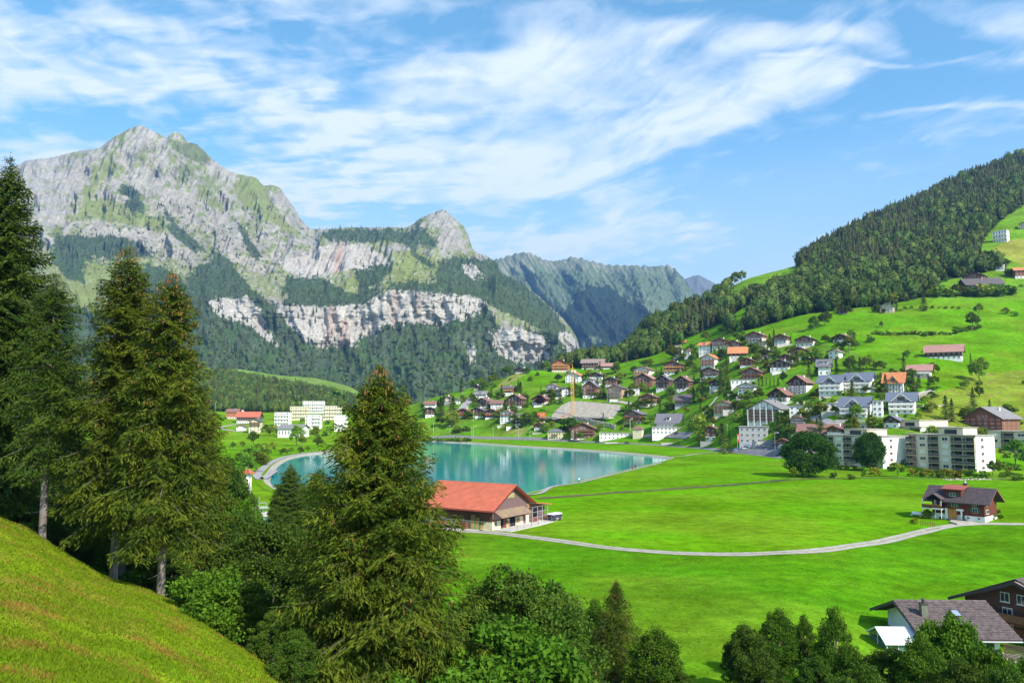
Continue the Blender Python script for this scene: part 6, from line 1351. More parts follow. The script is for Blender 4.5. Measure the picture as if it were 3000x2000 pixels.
# ------------------------------------------------------------------ grey tiled house and its neighbour, lower right
def front_houses():
    TR = mat('grey brown clay tiles', (.125, .098, .095), .85, .35, 2.2, .02); TD = mat('roof underside', (.06, .04, .035), .8)
    gz = -3.1; x0, x1 = 44.4, 55.0; ye, yr, yb = 88.2, 95.0, 101.8; ze, zr = -.35, 2.15
    o = thing('house', 'white house with grey brown tiled roof and glazed annex by the paved yard', 'house', (50, 95, gz), math.radians(-2))
    X = lambda x: x-50; Y = lambda y: y-95; Z = lambda z: z-gz
    b = MB(); b.prism([(Y(90), -1), (Y(100), -1), (Y(100), Z(.2)), (0, Z(zr-.25)), (Y(90), Z(.2))], X(45.8), X(53.6), axis='x'); link('wall', b.mesh('wall', [MP['white']]), o)
    b = MB(); t = .2; b.prism([(0, Z(zr)), (Y(ye), Z(ze)), (Y(ye), Z(ze)+t), (0, Z(zr)+t)], X(x0), X(x1), axis='x'); b.prism([(0, Z(zr)), (0, Z(zr)+t), (Y(yb), Z(ze)+t), (Y(yb), Z(ze))], X(x0), X(x1), axis='x'); rf = link('roof', b.mesh('roof', [TD]), o)
    tiles(rf, (X(x0), 0, Z(zr)+t), (x1-x0, 0, 0), (0, Y(ye), ze-zr), 36, 22, TR, th=.06); tiles(rf, (X(x0), 0, Z(zr)+t), (x1-x0, 0, 0), (0, Y(yb), ze-zr), 36, 22, TR, th=.06)
    b = MB(); b.bar((X(x0), 0, Z(zr)+t), (X(x1), 0, Z(zr)+t), .14, n=6); link('ridge_tiles', b.mesh('ridge_tiles', [TR]), rf)
    b = MB(); b.bar((X(x0), Y(ye)-.1, Z(ze)), (X(x1), Y(ye)-.1, Z(ze)), .09, n=6); link('gutter', b.mesh('gutter', [M_METAL]), rf)
    b = MB(); b.add([(X(x0)-.02, 0, Z(zr)-.12), (X(x0)-.02, Y(ye), Z(ze)-.12), (X(x0)-.02, Y(ye), Z(ze)+.24), (X(x0)-.02, 0, Z(zr)+.26)], [(0,1,2,3)]); b.add([(X(x0)-.02, 0, Z(zr)-.12), (X(x0)-.02, Y(yb), Z(ze)-.12), (X(x0)-.02, Y(yb), Z(ze)+.24), (X(x0)-.02, 0, Z(zr)+.26)], [(3,2,1,0)]); link('bargeboard', b.mesh('bargeboard', [M_DKFR]), rf)
    b = MB(); cx = X(46.6); b.box(cx-.35, Y(92.3)-.35, Z(.7), cx+.35, Y(92.3)+.35, Z(2.6), 0); b.box(cx-.42, Y(92.3)-.42, Z(2.6), cx+.42, Y(92.3)+.42, Z(2.7), 1); b.bar((cx, Y(92.3), Z(2.7)), (cx, Y(92.3), Z(3.1)), .16, 1, 8); b.bar((cx, Y(92.3), Z(3.1)), (cx, Y(92.3), Z(3.3)), .24, 1, 8, .05); link('chimney', b.mesh('chimney', [mat('sheet clad chimney', (.14, .15, .11), .6, .2, 3), M_DKFR]), rf)
    b = MB(); b.box(-.45, -.6, 0, .45, .6, .1, 0); b.box(-.36, -.5, .1, .36, .5, .13, 1); sk = link('skylight', b.mesh('skylight', [M_DKFR, mat('glass with painted sky reflection', (.25, .32, .42), .1, spec=.8)]), rf, (X(50.3), Y(92.6), Z(1.27+.22))); sk.rotation_euler = (math.atan2(zr-ze, yr-ye), 0, 0)  # skylight pane has the sky's reflection put into its base colour
    q = link('window', WIN['plain'], o, (X(50.6), Y(90)-.03, .95)); q.scale = (1.1, 1, 1.0); q = link('window', WIN['wide'], o, (X(52.4), Y(90)-.03, 1.25)); q.scale = (1.1, 1, .85)
    link('niche', MB().prism([(-.45, 0), (.45, 0), (.45, .8), (.25, 1.05), (-.25, 1.05), (-.45, .8)], -.02, .05).mesh('niche', [mat('pinkish niche', (.45, .30, .24), .9)]), o, (X(52.4), Y(90)-.03, 0))
    # glazed annex on the left
    b = MB(); ax0, ax1, ay0, ay1 = X(41.0), X(45.8), Y(89.0), Y(93.6); b.box(ax0, ay0, -1, ax1, ay1, Z(-.9), 0); link('annex', b.mesh('annex', [mat('greenish annex glass', (.10, .17, .14), .15, spec=.7)]), o)
    b = MB(); yv = (ay0+ay1)/2
    b.prism([(ay0-.3, Z(-.95)), (ay0-.3, Z(-.8)), (yv, Z(.35)), (yv, Z(.2))], ax0-.3, ax1+.2, axis='x'); b.prism([(yv, Z(.2)), (yv, Z(.35)), (ay1+.3, Z(-.8)), (ay1+.3, Z(-.95))], ax0-.3, ax1+.2, axis='x'); link('annex_roof', b.mesh('annex_roof', [mat('white annex roof', (.72, .76, .82), .35)]), o)
    b = MB()
    for x in (ax0, ax0+1.2, ax0+2.4, ax0+3.6): b.bar((x, ay0-.03, 0), (x, ay0-.03, Z(-.9)), .06)
    for y in (ay0, yv, ay1): b.bar((ax0-.03, y, 0), (ax0-.03, y, Z(-.9) if y != yv else Z(.25)), .06)
    b.prism([(ay0, Z(-.95)), (ay1, Z(-.95)), (yv, Z(.2))], ax0-.02, ax0+.02, 1, axis='x'); link('annex_frame', b.mesh('annex_frame', [M_WHITE, M_GLASS]), o)
    b = MB(); b.box(X(37.9), Y(90.5), 0, X(40.8), Y(94), Z(-1.7)); link('side_shed', b.mesh('side_shed', [M_WHITE]), o)
    HOUSES.append((50, 95, 9, 'white house with grey brown tiled roof'))
    # neighbour: broad gable with balcony, facing up the valley
    thn = math.radians(-58); r = house('', 2300, 1440, 60, 60, 'dark timber house with broad grey gable roof at the lower right edge', roof='greybrown', up='dark', base='brown', bal='brown', nb=1, win='plain', at=(68.4, 102.5, -3.0, thn, 13.5, 17, 7.0), pitch=24, hb=1.2, ov=1.3, chim=True, z=-3.0, st=2)
    on, w, d, e = r; tp = math.tan(math.radians(24)); rfn = [c for c in on.children if c.name.startswith('roof')][0]; L2 = d/2+1.3; hw = w/2+1.3
    for s in (-1, 1): tiles(rfn, (0, -L2, e+w/2*tp+.29), (0, 2*L2, 0), (s*hw, 0, -hw*tp), 56, 20, TR, th=.06)
    # slatted screens and stone planter
    for i, (a, c, lab) in enumerate((((54.1, 90.2), (57.3, 87.6), 'tall brown slatted screen beside the white wall of the tiled house'), ((57.5, 87.4), (59.6, 86.9), 'lower slatted screen with curved top next to the stone planter'))):
        t = thing('slatted_screen', lab, 'fence', (a[0], a[1], gz+.15)); v = Vector((c[0]-a[0], c[1]-a[1])); L = v.length; t.rotation_euler = (0, 0, math.atan2(v.y, v.x))
        for q in range(3): link('post', MB().bar((q*L/2, 0, 0), (q*L/2, 0, 1.9-i*.5), .06).mesh('post', [MP['brown']]), t)
        sm = MB().box(0, -.03, 0, L, .03, .10).mesh('slat', [mat('weathered slats', (.20, .14, .10), .8)] if i == 0 else [bpy.data.materials['weathered slats']])
        for k in range(11-3*i): link('slat', sm, t, (0, 0, .15+k*.155))
    t = thing('planter', 'low grey stone planter at the edge of the paved yard', 'planter', (60.6, 86.2, gz+.15)); link('box', MB().box(-.9, -.4, 0, .9, .4, .6).mesh('box', [M_CONC]), t); link('soil', MB().box(-.8, -.3, .6, .8, .3, .64).mesh('soil', [M_EARTH]), t)
    th_mesh = spruce_mesh('thuja', 5, .75, M_DEC_V, 31, whorl=.14, per=9, bare=0, prof=.45, spray=.22, dens=1.3, sag=-.8, gaps=0, spikes=False)
    for i, (x, y, lab) in enumerate(((60.2, 92.5, 'leftmost slim thuja of the row beside the dark timber house'), (61.2, 92.0, 'middle slim thuja of the row beside the dark timber house'), (62.2, 91.6, 'rightmost slim thuja of the row beside the dark timber house'))):
        q = tree_thing('thuja', lab, th_mesh, (x, y, gz), .95+.05*i, group='thujas by the tiled house')
front_houses()
# ------------------------------------------------------------------ white tower, basin and waterworks left of the lake
def waterworks():
    p = hit(*tocrop('E', 395, 1157), z=0.05); az = math.atan2(p.x, p.y); m = p.y/F*.2333; h = 190*m; w = 74*m
    o = thing('tower', 'narrow white tower with red roof between trees left of the lake', 'tower', (p.x, p.y+w/2, 0), -az-math.radians(20)); link('wall', MB().box(-w/2, -w/2, -1, w/2, w/2, h).mesh('wall', [MP['white']]), o)
    b = MB(); b.prism([(-w/2-.6, h-.1), (w/2+.9, h-.1), (w/2+.9, h+.1), (-.1, h+1.3), (-w/2-.6, h+.4)], -w/2-.8, w/2+.8); link('roof', b.mesh('roof', [MRF['red']]), o)
    for z in (h*.35, h*.6, h*.82): put_window(o, 'F', 0, z, .5, .5, w/2, w/2, 'small')
    poly_slab('basin', [(430,1425),(560,1404),(690,1384),(720,1430),(520,1486)], 'E', M_WATER, 0, z=.12)
    a, c = hit(*tocrop('E', 395, 1418), z=0), hit(*tocrop('E', 715, 1372), z=0); v = c-a
    o = thing('weir_wall', 'grey concrete weir wall with railing above the small blue basin', 'wall', a, math.atan2(v.y, v.x)); L = v.length
    link('wall', MB().box(0, 0, -1, L, 1.0, 1.0).mesh('wall', [M_CONC]), o); b = MB()
    for i in range(12): b.bar((L*i/11, .1, 1), (L*i/11, .1, 2.0), .03)
    for z in (1.5, 2.0): b.bar((0, .1, z), (L, .1, z), .03)
    link('railing', b.mesh('railing', [M_METAL]), o)
    q = hit(*tocrop('E', 500, 1330), z=0); o = thing('sluice', 'grey steel sluice frame with posts above the weir', 'sluice', q, .2); b = MB()
    for x in (-2.5, -.8, .8, 2.5): b.bar((x, 0, 0), (x, 0, 3.4 if abs(x) < 1 else 2.0), .12)
    for z in (1, 1.9): b.bar((-2.5, 0, z), (2.5, 0, z), .1)
    link('frame', b.mesh('frame', [M_METAL]), o); link('deck', MB().box(-3, -.8, .7, 3, .8, .9).mesh('deck', [M_CONC]), o)
    r = random.Random(3)
    for i in range(14):
        x, y = 270+i*11+r.uniform(-6, 6), 1290+i*7+r.uniform(-14, 14); q = hit(*tocrop('E', x, y), z=0); boulder('pale boulder among the stones heaped beside the weir', q, r.uniform(.5, 1.1), 'boulders heaped beside the weir')
_bm = []
def boulder_meshes():
    for k in range(4):
        r = np.random.RandomState(80+k); V = []; n, m = 7, 4
        for i in range(m+1):
            for j in range(n): p_ = math.pi*i/m; a = 2*math.pi*j/n; q = r.uniform(.7, 1.1); V.append((math.sin(p_)*math.cos(a)*q, math.sin(p_)*math.sin(a)*q, math.cos(p_)*.65*q))
        _bm.append(rawmesh('boulder', V, np.array([(i*n+j, i*n+n+j, i*n+n+(j+1) % n, i*n+(j+1) % n) for i in range(m) for j in range(n)]), [mat('pale boulder', (.42, .38, .32), .9, .3, 1) if k == 0 else bpy.data.materials['pale boulder']]))
boulder_meshes()
def boulder(label, loc, s, group=None):
    o = thing('boulder', label, 'boulder', loc, RND.uniform(0, 6), group, RND.choice(_bm)); o.scale = (s, s*.8, s); return o
waterworks()
for i in range(30):
    x = 1740+i*14+RND.uniform(-5, 5); boulder('small pale stone on the stream bank before the beige blocks', hit(*tocrop('D', x, 664+RND.uniform(-4, 6)), z=.25), RND.uniform(.35, .8), 'stones along the stream bank')
# ------------------------------------------------------------------ building pit, crane, boulder walls
def pit():
    top = [(1395,1075),(1440,1020),(1500,968),(1560,940),(1600,926),(1680,930),(1750,936),(1840,944),(1925,950),(2000,960),(2070,968),(2112,990)]; bot = [(1425,1135),(1440,1125),(1500,1110),(1550,1090),(1600,1078),(1680,1080),(1750,1086),(1820,1100),(1870,1106),(1930,1100),(1980,1090),(2012,1078)]
    V = []; m = 14; n = 0
    for k in range(len(top)-1):
        for q in range(6):
            t = q/6; a = (top[k][0]*(1-t)+top[k+1][0]*t, top[k][1]*(1-t)+top[k+1][1]*t); c = (bot[k][0]*(1-t)+bot[k+1][0]*t, bot[k][1]*(1-t)+bot[k+1][1]*t); n += 1
            for j in range(m):
                s = j/(m-1); h = hit(*tocrop('A', a[0]*(1-s)+c[0]*s, a[1]*(1-s)+c[1]*s)); V.append((h.x, h.y-.6, h.z+.5+.35*float(pn(n*.35, j*.25, 4))))
    me = rawmesh('excavation', V, grid_faces(n, m), [mat('excavated pale rock', (.37, .33, .27), .95, .18, .3, .3, color2=(.27, .24, .20), stretch=(1, 1, .4))], smooth=True); 
    if sum(p.normal.y for p in me.polygons) > 0: me.flip_normals()
    link('excavation', me, kind='structure')
    poly_slab('building_site_floor', [(1240,1110),(1300,1105),(1420,1120),(1560,1080),(1700,1085),(1850,1105),(2010,1110),(1960,1130),(1800,1118),(1640,1105),(1450,1150),(1250,1125)], 'A', mat('gravel site', (.45, .41, .35), .95, .2, .5), .05)
    # tower crane
    p = hit(*tocrop('A', 1606, 1068)); D = p.y; h = (1068-640)*.23333*D/F; MY = mat('yellow crane steel', (.75, .38, .04), .5)
    o = thing('tower_crane', 'yellow lattice tower crane rising from the pale building pit', 'crane', p, .15); b = MB(); w = .95; n = int(h/2.2)
    for sx in (-1, 1):
        for sy in (-1, 1): b.bar((sx*w, sy*w, 0), (sx*w, sy*w, h), .14)
    for i in range(n):
        z0, z1 = h*i/n, h*(i+1)/n; s = 1 if i % 2 else -1
        b.bar((-w*s, -w, z0), (w*s, -w, z1), .09); b.bar((w, -w*s, z0), (w, w*s, z1), .09); b.bar((w*s, w, z0), (-w*s, w, z1), .09); b.bar((-w, w*s, z0), (-w, -w*s, z1), .09); b.bar((-w, -w, z1), (w, -w, z1), .08)
    link('mast', b.mesh('mast', [MY]), o)
    b = MB(); b.box(-1.6, -1.6, h, 1.6, 1.6, h+.8); b.bar((0, 0, h+.8), (0, 0, h+7), .5, n=4, r2=.15); link('turntable', b.mesh('turntable', [MY]), o)
    link('cab', MB().box(1.2, -2.2, h-.8, 2.8, -.4, h+1.4).mesh('cab', [MP['cream']]), o)
    def jib(L, ang):
        b = MB(); d = Vector((math.cos(ang), math.sin(ang), .04)); s = Vector((-d.y, d.x, 0)); k = max(3, int(abs(L)/2.4))
        for e in (-1, 1): b.bar(s*e*.6+Vector((0, 0, h+1.2)), s*e*.6+d*L+Vector((0, 0, h+1.2)), .1)
        b.bar((0, 0, h+2.4), d*L+Vector((0, 0, h+2.3)), .1)
        for i in range(k):
            q0, q1 = d*L*i/k, d*L*(i+.5)/k; b.bar(q0+s*.6+Vector((0, 0, h+1.2)), q1+Vector((0, 0, h+2.4)), .06); b.bar(q0-s*.6+Vector((0, 0, h+1.2)), q1+Vector((0, 0, h+2.4)), .06)
        return b
    link('jib', jib(34, math.radians(72)).mesh('jib', [MY]), o); link('counter_jib', jib(9, math.radians(252)).mesh('counter_jib', [MY]), o); link('counterweight', MB().box(-3.6, -9.5, h-.6, -1.6, -7.5, h+1.2).mesh('counterweight', [M_CONC]), o)
    # orange and cream site containers, digger
    ct = hit(*tocrop('A', 1296, 1118)); k = ct.y/F*.2333
    for j, (c, lab) in enumerate(((MP['ochre'], 'lower cream orange site container left of the pit'), (mat('orange container', (.75, .14, .02), .6), 'bright orange site container stacked above the cream one'))):
        o = thing('site_container', lab, 'container', (ct.x, ct.y+1.5, ct.z+j*k*40), -.05); b = MB(); w = 76*k; hh = 38*k; b.box(-w/2, -1.2, 0, w/2, 1.2, hh); link('shell', b.mesh('shell', [c]), o); b = MB()
        for i in range(12): b.box(-w/2+w*i/12, -1.27, .1, -w/2+w*i/12+.15, -1.2, hh-.1)
        link('ribs', b.mesh('ribs', [c]), o); q = link('window', WIN['plain'], o, (-w*.2, -1.28, hh*.4)); q.scale = (1.2, 1, hh*.35); q = link('window', WIN['plain'], o, (w*.2, -1.28, hh*.4)); q.scale = (1.2, 1, hh*.35)
    e = hit(*tocrop('A', 1500, 1112)); o = thing('excavator', 'orange excavator with raised arm in the building pit', 'excavator', (e.x, e.y-1, e.z+.8), .3); MO = bpy.data.materials['orange container']
    for sy in (-1, 1): link('track', MB().prism([(-1.8, 0), (1.8, 0), (2.1, .4), (1.8, .9), (-1.8, .9), (-2.1, .4)], sy*1.1-.25, sy*1.1+.25).mesh('track', [M_DKFR]), o)
    link('body', MB().box(-1.8, -1.2, .95, 1.4, 1.2, 2.2).mesh('body', [MO]), o); link('cab', MB().prism([(.2, 2.2), (1.5, 2.2), (1.2, 3.3), (.3, 3.3)], -1.2, -.1).mesh('cab', [M_GLASS]), o)
    link('arm', MB().bar((1.2, .3, 1.6), (4.2, .3, 4.6), .28, n=4).bar((4.2, .3, 4.6), (6.2, .3, 2.6), .2, n=4).mesh('arm', [MO]), o); link('bucket', MB().prism([(5.8, 1.6), (6.8, 1.5), (6.6, 2.7), (6.0, 2.7)], -.1, .8).mesh('bucket', [M_DKFR]), o)
    # walls of piled boulders
    for lab, crop, pts, hh in (('upper wall of dark piled boulders left of the building pit', 'A', [(1035,1062),(1120,1066),(1210,1076),(1300,1090),(1410,1108)], 2.6), ('long wall of grey piled boulders below the building pit', 'A', [(1590,1108),(1680,1122),(1760,1142),(1850,1160),(1940,1180),(2030,1200)], 4.6),
                        ('low stone wall along the lane under the white garage row', 'B', [(345,1500),(520,1496),(700,1494),(880,1490)], 1.8), ('loose stone slope right of the framed houses', 'B', [(2080,1125),(2130,1120),(2190,1110)], 2.2), ('pale rubble wall behind the four storey brown chalet', 'C', [(1100,1085),(1140,1060),(1210,1030),(1290,1000)], 3.5)):
        H = [hit(*tocrop(crop, *q)) for q in pts]; o = thing('boulder_wall', lab, 'wall', H[0]); V = []; Fc = []; r = np.random.RandomState(4)
        base = np.array([v.co[:] for v in _bm[0].vertices]); bf = np.array([p_.vertices[:] for p_ in _bm[0].polygons]); 
        for a, c in zip(H[:-1], H[1:]):
            L = (c-a).length; ns = int(L/1.3)
            for i in range(ns):
                for row in range(max(1, int(hh/1.1))):
                    s = r.uniform(.6, .95); q = a.lerp(c, (i+r.rand()*.7)/ns)-H[0]; q = np.array([q.x, q.y+row*.25, q.z+row*1.05+.3]); V.append(base*s*r.uniform(.8, 1.2, 3)+q); Fc.append(bf+len(base)*(len(V)-1))
        link('boulders', rawmesh('boulders', np.concatenate(V), np.concatenate(Fc), [mat('dark boulder', (.27, .25, .24), .9, .4, .7) if 'pale' not in lab and 'loose' not in lab else bpy.data.materials['pale boulder']]), o, kind='stuff')
pit()
# ------------------------------------------------------------------ garden and village trees
SPV = [spruce_mesh('garden spruce %d' % i, 12, R, M_SPR_V, 300+i, whorl=.75, per=6, bare=.04, prof=.8, spray=.75, dens=.55, spikes=False, gaps=.05) for i, R in enumerate((2.6, 3.2, 2.1))]
DCV = [broad_mesh('garden tree %d' % i, 8, R, M_DEC_V, 310+i, n=1700, leaf=.55, lumps=26, low=lo, shape=.8, limbs=4) for i, (R, lo) in enumerate(((3.4, .12), (3.0, .2), (3.8, .06)))]
BSH = [broad_mesh('bush %d' % i, 2.6, 1.7, m, 320+i, n=420, leaf=.42, lumps=10, low=.0, limbs=2) for i, m in enumerate((M_DEC_V, M_DEC_V, M_YEL))]
SYC = broad_mesh('sycamore', 17, 9.6, leafmat('sycamore leaves', (.022, .072, .008), (.045, .115, .012), .05, .25, .25), 333, n=30000, leaf=.5, lumps=110, low=-.02, small=.8)
YLW = broad_mesh('yellow tree', 8, 2.6, M_YEL, 335, n=1700, leaf=.5, lumps=22, low=.1, limbs=3); PUR = broad_mesh('purple tree', 8, 4, M_PUR, 336, n=2400, leaf=.5, lumps=26, low=.05, limbs=3)
POP = broad_mesh('poplar', 10, 1.3, M_DEC_V, 337, n=900, leaf=.45, lumps=20, low=.02, limbs=2)
_used = {}
def near_label(kind, x, y, size):
    best = min(HOUSES, key=lambda h: math.hypot(h[0]-x, h[1]-y)); a1, a0 = x/y, best[0]/best[1]; d = (a1-a0)*best[1]
    side = 'left of' if d < -best[2]*.5 else 'right of' if d > best[2]*.5 else ('in front of' if y < best[1] else 'behind')
    w = best[3].split(); k = w[:8]
    while k and k[-1] in ('with', 'of', 'the', 'on', 'in', 'at', 'and', 'a', 'its', 'by', 'to', 'under', 'above', 'behind', 'beside', 'right', 'left', 'between', 'alone', 'one', 'below', 'from', 'half', 'just', 'standing', 'red', 'two', 'dark', 'orange', 'white', 'long', 'broad', 'tall', 'big', 'brown', 'black', 'large', 'wide', 'lower', 'round', 'three', 'glazed'): k.pop()
    if len(k) < 2: k = w[:9]
    k = k[:16-len(('%s %s %s the' % (size, kind, side)).split())]
    while k[-1] in ('with', 'of', 'the', 'on', 'in', 'and', 'a', 'brown', 'white', 'dark', 'red', 'grey'): k.pop()
    base = '%s %s %s the %s' % (size, kind, side, ' '.join(k))
    c = _used.get(base, 0); _used[base] = c+1
    return base, (None if c == 0 else base)
def vtree(kind, crop, x, yb, hpx, wf=1.0, label=None, group=None, loc=None):
    if loc is None:
        U, V = tocrop(crop, x, yb); p = hit(U, V)
    else: p = loc
    m = p.y/F*CS[crop]; h = hpx*m
    ms, h0 = {'s': (RND.choice(SPV), 12), 'd': (RND.choice(DCV), 8), 'y': (YLW, 8), 'p': (PUR, 8), 'l': (POP, 10), 'b': (RND.choice(BSH[:2]), 2.6), 'q': (BSH[2], 2.6), 'S': (SYC, 17)}[kind]
    nm = {'s': 'spruce_tree', 'd': 'broadleaf_tree', 'y': 'yellow_tree', 'p': 'purple_tree', 'l': 'poplar', 'b': 'bush', 'q': 'bush', 'S': 'sycamore'}[kind]
    word = {'s': 'dark spruce', 'd': 'green broadleaf tree', 'y': 'yellowish tree', 'p': 'purple leaved tree', 'l': 'slim poplar', 'b': 'round green bush', 'q': 'yellowish bush', 'S': 'sycamore'}[kind]
    g = None
    if label is None:
        size = 'tall' if h > 13 else 'mid sized' if h > 6 else 'small'
        if kind in 'bq': size = 'large' if h > 3 else 'low'
        label, _ = near_label(word, p.x, p.y, size); g = group or {'s': 'spruces in the village gardens', 'd': 'broadleaf trees in the village gardens', 'b': 'garden bushes in the village', 'q': 'garden bushes in the village'}.get(kind)
    o = tree_thing(nm, label, ms, (p.x, p.y, p.z-.2), group=group or g, cat='bush' if kind in 'bq' else 'tree'); s = h/h0; o.scale = (s*wf, s*wf, s); return o
TA = [('s',510,832,150),('s',335,930,100),('s',425,1130,270,1.1),('s',305,1065,190,1.2),('s',1090,900,175,1.5),('s',1487,947,155),('s',1330,868,62),('s',1160,985,110),('s',1910,825,130),('d',945,672,112),('d',740,820,95,1.1),('d',820,760,98,1.3),('b',1195,724,52,1.1),('b',1257,672,40),('b',990,720,26),('b',840,784,32,1.2),
 ('d',1415,915,90),('d',1410,962,80),('d',1765,715,100,1.1),('d',1668,850,72,1.3),('d',300,1180,115,1.2),('d',430,1185,160,1.2),('d',1160,1172,150,1.3),('d',1230,1130,105),('b',955,1202,62),('b',1015,1197,50),('d',1575,1230,145,2.0),('d',2030,645,80,1.6),('b',870,875,55),('d',1800,890,60),('d',800,640,0),('b',475,1225,60,1.6),('b',545,1225,60,1.5),('d',640,960,90),('d',600,770,70),('d',1915,880,40),('s',880,665,90),('s',780,660,80),('s',830,662,95),('d',700,700,75,1.2),('d',650,740,80,1.2),('s',1640,545,60),('s',1700,520,55),('s',1240,600,70),('s',1290,600,66),('d',1350,600,90,1.2),('d',1320,598,80),('b',1100,1190,40),('b',820,1170,40),('b',850,1150,42),('b',1300,1235,40),('b',1340,1235,36),('b',2130,1180,60),('d',2200,1180,70),('b',1180,1250,35)]
TB = [('s',540,783,110,.8),('s',480,783,118,.5),('s',1010,1065,350,.95),('s',1290,765,230,.8),('s',1300,935,260,.7),('s',1220,1000,330,.7),('s',2238,835,220,.9),('s',2100,672,200,.8),('s',2028,415,118,.6),('s',990,1217,135,.8),('s',525,1235,160,1.0),('s',1885,1530,350,1.1),('s',2182,1390,150),('s',2240,1345,150),('s',1230,1568,250,1.1),('s',820,737,100,.8),('d',660,640,205,1.1),('d',880,560,140,1.2),('d',1400,372,92),('d',1540,1102,165,.9),('d',1655,1092,170,1.1),('d',660,1185,92,1.2),('d',815,1218,82),('d',1560,1245,135,1.0),('d',1440,1425,225,1.0),('d',2290,260,160),('d',970,1525,310,.95),
 ('d',1290,585,95),('d',1150,545,80,.7),('d',900,650,120),('d',930,760,90),('s',1560,560,110,.7),('d',1870,560,90,1.2),('d',1800,590,70,1.3),('d',1700,700,90,1.5),('d',1630,690,80,1.3),('d',1750,730,70,1.3),('b',1400,700,50,1.8),('b',1460,760,50,1.8),('d',2190,640,90),('s',1660,900,110,.6),('s',1700,905,115,.6),('s',1745,900,110,.6),('s',1790,905,110,.6),('s',1835,900,105,.6),('s',1880,895,110,.7),('d',1945,890,150,.8),('d',300,760,80),('d',230,760,90,1.2),('d',390,680,100,1.6),('d',330,690,90,1.5),('b',730,770,60),('b',620,780,45),('d',60,860,120),('d',20,760,110),('d',120,820,60),('b',300,1085,70),('b',150,1190,80,1.6),('d',640,1090,80,1.3),('d',220,1350,70),('d',340,1330,80,1.4),('d',420,1330,90,1.3),('b',100,1400,50),('b',1360,930,45,1.5),('q',1300,950,50,1.5),('q',1010,1080,60,1.4),('d',1850,1050,60),('d',2150,1120,60),('d',1950,1180,50,1.4),('b',2080,1280,60),('d',2330,1000,70),('d',2310,780,60),('d',1120,430,60),('d',1480,330,60),('d',1800,440,100,1.2),('y',1850,520,80),('d',1240,320,110,1.3),('d',1050,380,110,1.2),('d',1330,330,90),('s',790,1350,120,.7)]
TC = [('d',340,520,190,1.1),('d',220,520,120,1.3),('d',420,490,110,1.2),('b',570,400,90,1.2),('d',360,740,190,1.0),('s',345,790,230,1.1),('s',200,780,200,1.2),('s',470,740,180),('d',550,720,180,1.0),('d',700,720,110,1.3),('d',650,710,90),('d',830,760,70),('b',930,760,60,1.6),('d',700,870,120),('d',640,940,110,1.1),('d',540,990,90,1.6),('d',1000,800,0),('s',1150,930,170,1.0),('s',1260,930,170,1.0),('d',1320,890,110,1.2),('d',1360,770,110,.7),('d',1005,600,118,.85),('d',715,235,85,.6),('d',1765,270,220,.9),('d',1835,95,140,1.0),('d',70,215,180,1.0),('d',1215,50,60),('d',1840,850,290,.85),('d',1675,940,115,1.1),('b',1850,890,60,1.2),('d',1840,1030,140,.8),('s',1460,1310,310,1.1),('s',1530,1310,270,.9),('s',1960,1180,130,1.2),('b',1330,960,60,2),('d',1220,1100,90,1.4),('d',1290,1050,90,1.3),('b',1250,1180,70,1.6),('d',1140,1290,90),('y',410,1510,270,.55),('s',20,1500,270,1.1),('s',410,1480,240,.5),('d',640,1400,150,1.5),('b',60,1250,70),('b',40,1080,60),('d',1690,1440,80,.8),('s',1660,1430,80,.8),('d',1910,1490,120,1.1),('d',1850,1510,100,1.2),('d',2140,80,80,1.3),('b',2240,100,60,1.2),('b',1220,340,60),('d',270,370,0),('b',500,1050,50,1.4),('q',820,1060,50,1.5),('d',700,1040,60,1.3),('b',1000,1260,40),('d',680,1190,0),('d',2352,890,60)]
TD_ = [('d',480,260,0),('s',50,470,240,.9),('s',100,465,180,.7),('d',590,660,90,.7),('b',895,655,50),('b',1020,665,48,1.3),('d',1125,660,100,.5),('q',1215,640,70,1.4),('d',1385,645,110,1.6),('q',960,590,40,2.2),('q',1060,595,40,2.0),('b',1330,600,60),('q',1500,640,60,1.4),('b',1560,640,60,1.2),('q',1620,645,62,1.4),('b',1690,650,66,1.2),('q',1740,640,62,1.4),('q',1800,650,62,1.4),('b',1860,650,60,1.2),('q',1500,600,30,2),('q',1600,606,30,2),('b',1700,610,30,2),('q',1800,612,30,2),('q',1900,615,34,2),('b',1960,640,60,1.6),('b',2040,650,60,1.4),('b',2240,595,40,1.2),('b',2295,595,40,1.2),('d',2110,640,120,.8),('d',2170,640,120,.9),('d',2290,560,200,1.1),('b',2280,670,66,1.6),('b',2190,650,50),('q',2240,640,50),('s',700,270,80,.8),('s',770,330,140,1.0),('d',2010,350,80,1.2),('b',1430,560,50),('d',1440,490,120,.6),('s',330,230,80,.4),('d',230,155,70)]
TE = [('d',480,700,155,1.0),('d',520,770,110,1.1),('d',600,590,110),('d',680,590,110,1.1),('d',760,590,100,1.1),('d',900,690,200,.9),('d',960,700,120,.9),('d',1090,620,120,1.0),('d',1110,720,120,1.1),('d',660,740,90),('d',780,780,70,1.4),('d',850,770,70,1.3),('d',940,765,66,1.3),('d',1010,750,60,1.3),('d',560,860,200,1.1),('d',450,880,200,1.1),('d',500,950,210,1.1),('d',430,960,200,1.0),('d',610,880,100,1.2),('d',370,700,60),('d',280,730,80),('d',350,870,130),('d',1290,310,190,1.1),('d',1330,290,130,1.2),('s',1270,310,130),('d',930,310,60),('d',960,470,60),('b',1210,480,50),('y',568,440,55),('d',300,1220,200,1.2),('d',250,1150,180,1.1),('b',1180,600,60),('b',1230,560,50),('d',1400,600,80)]
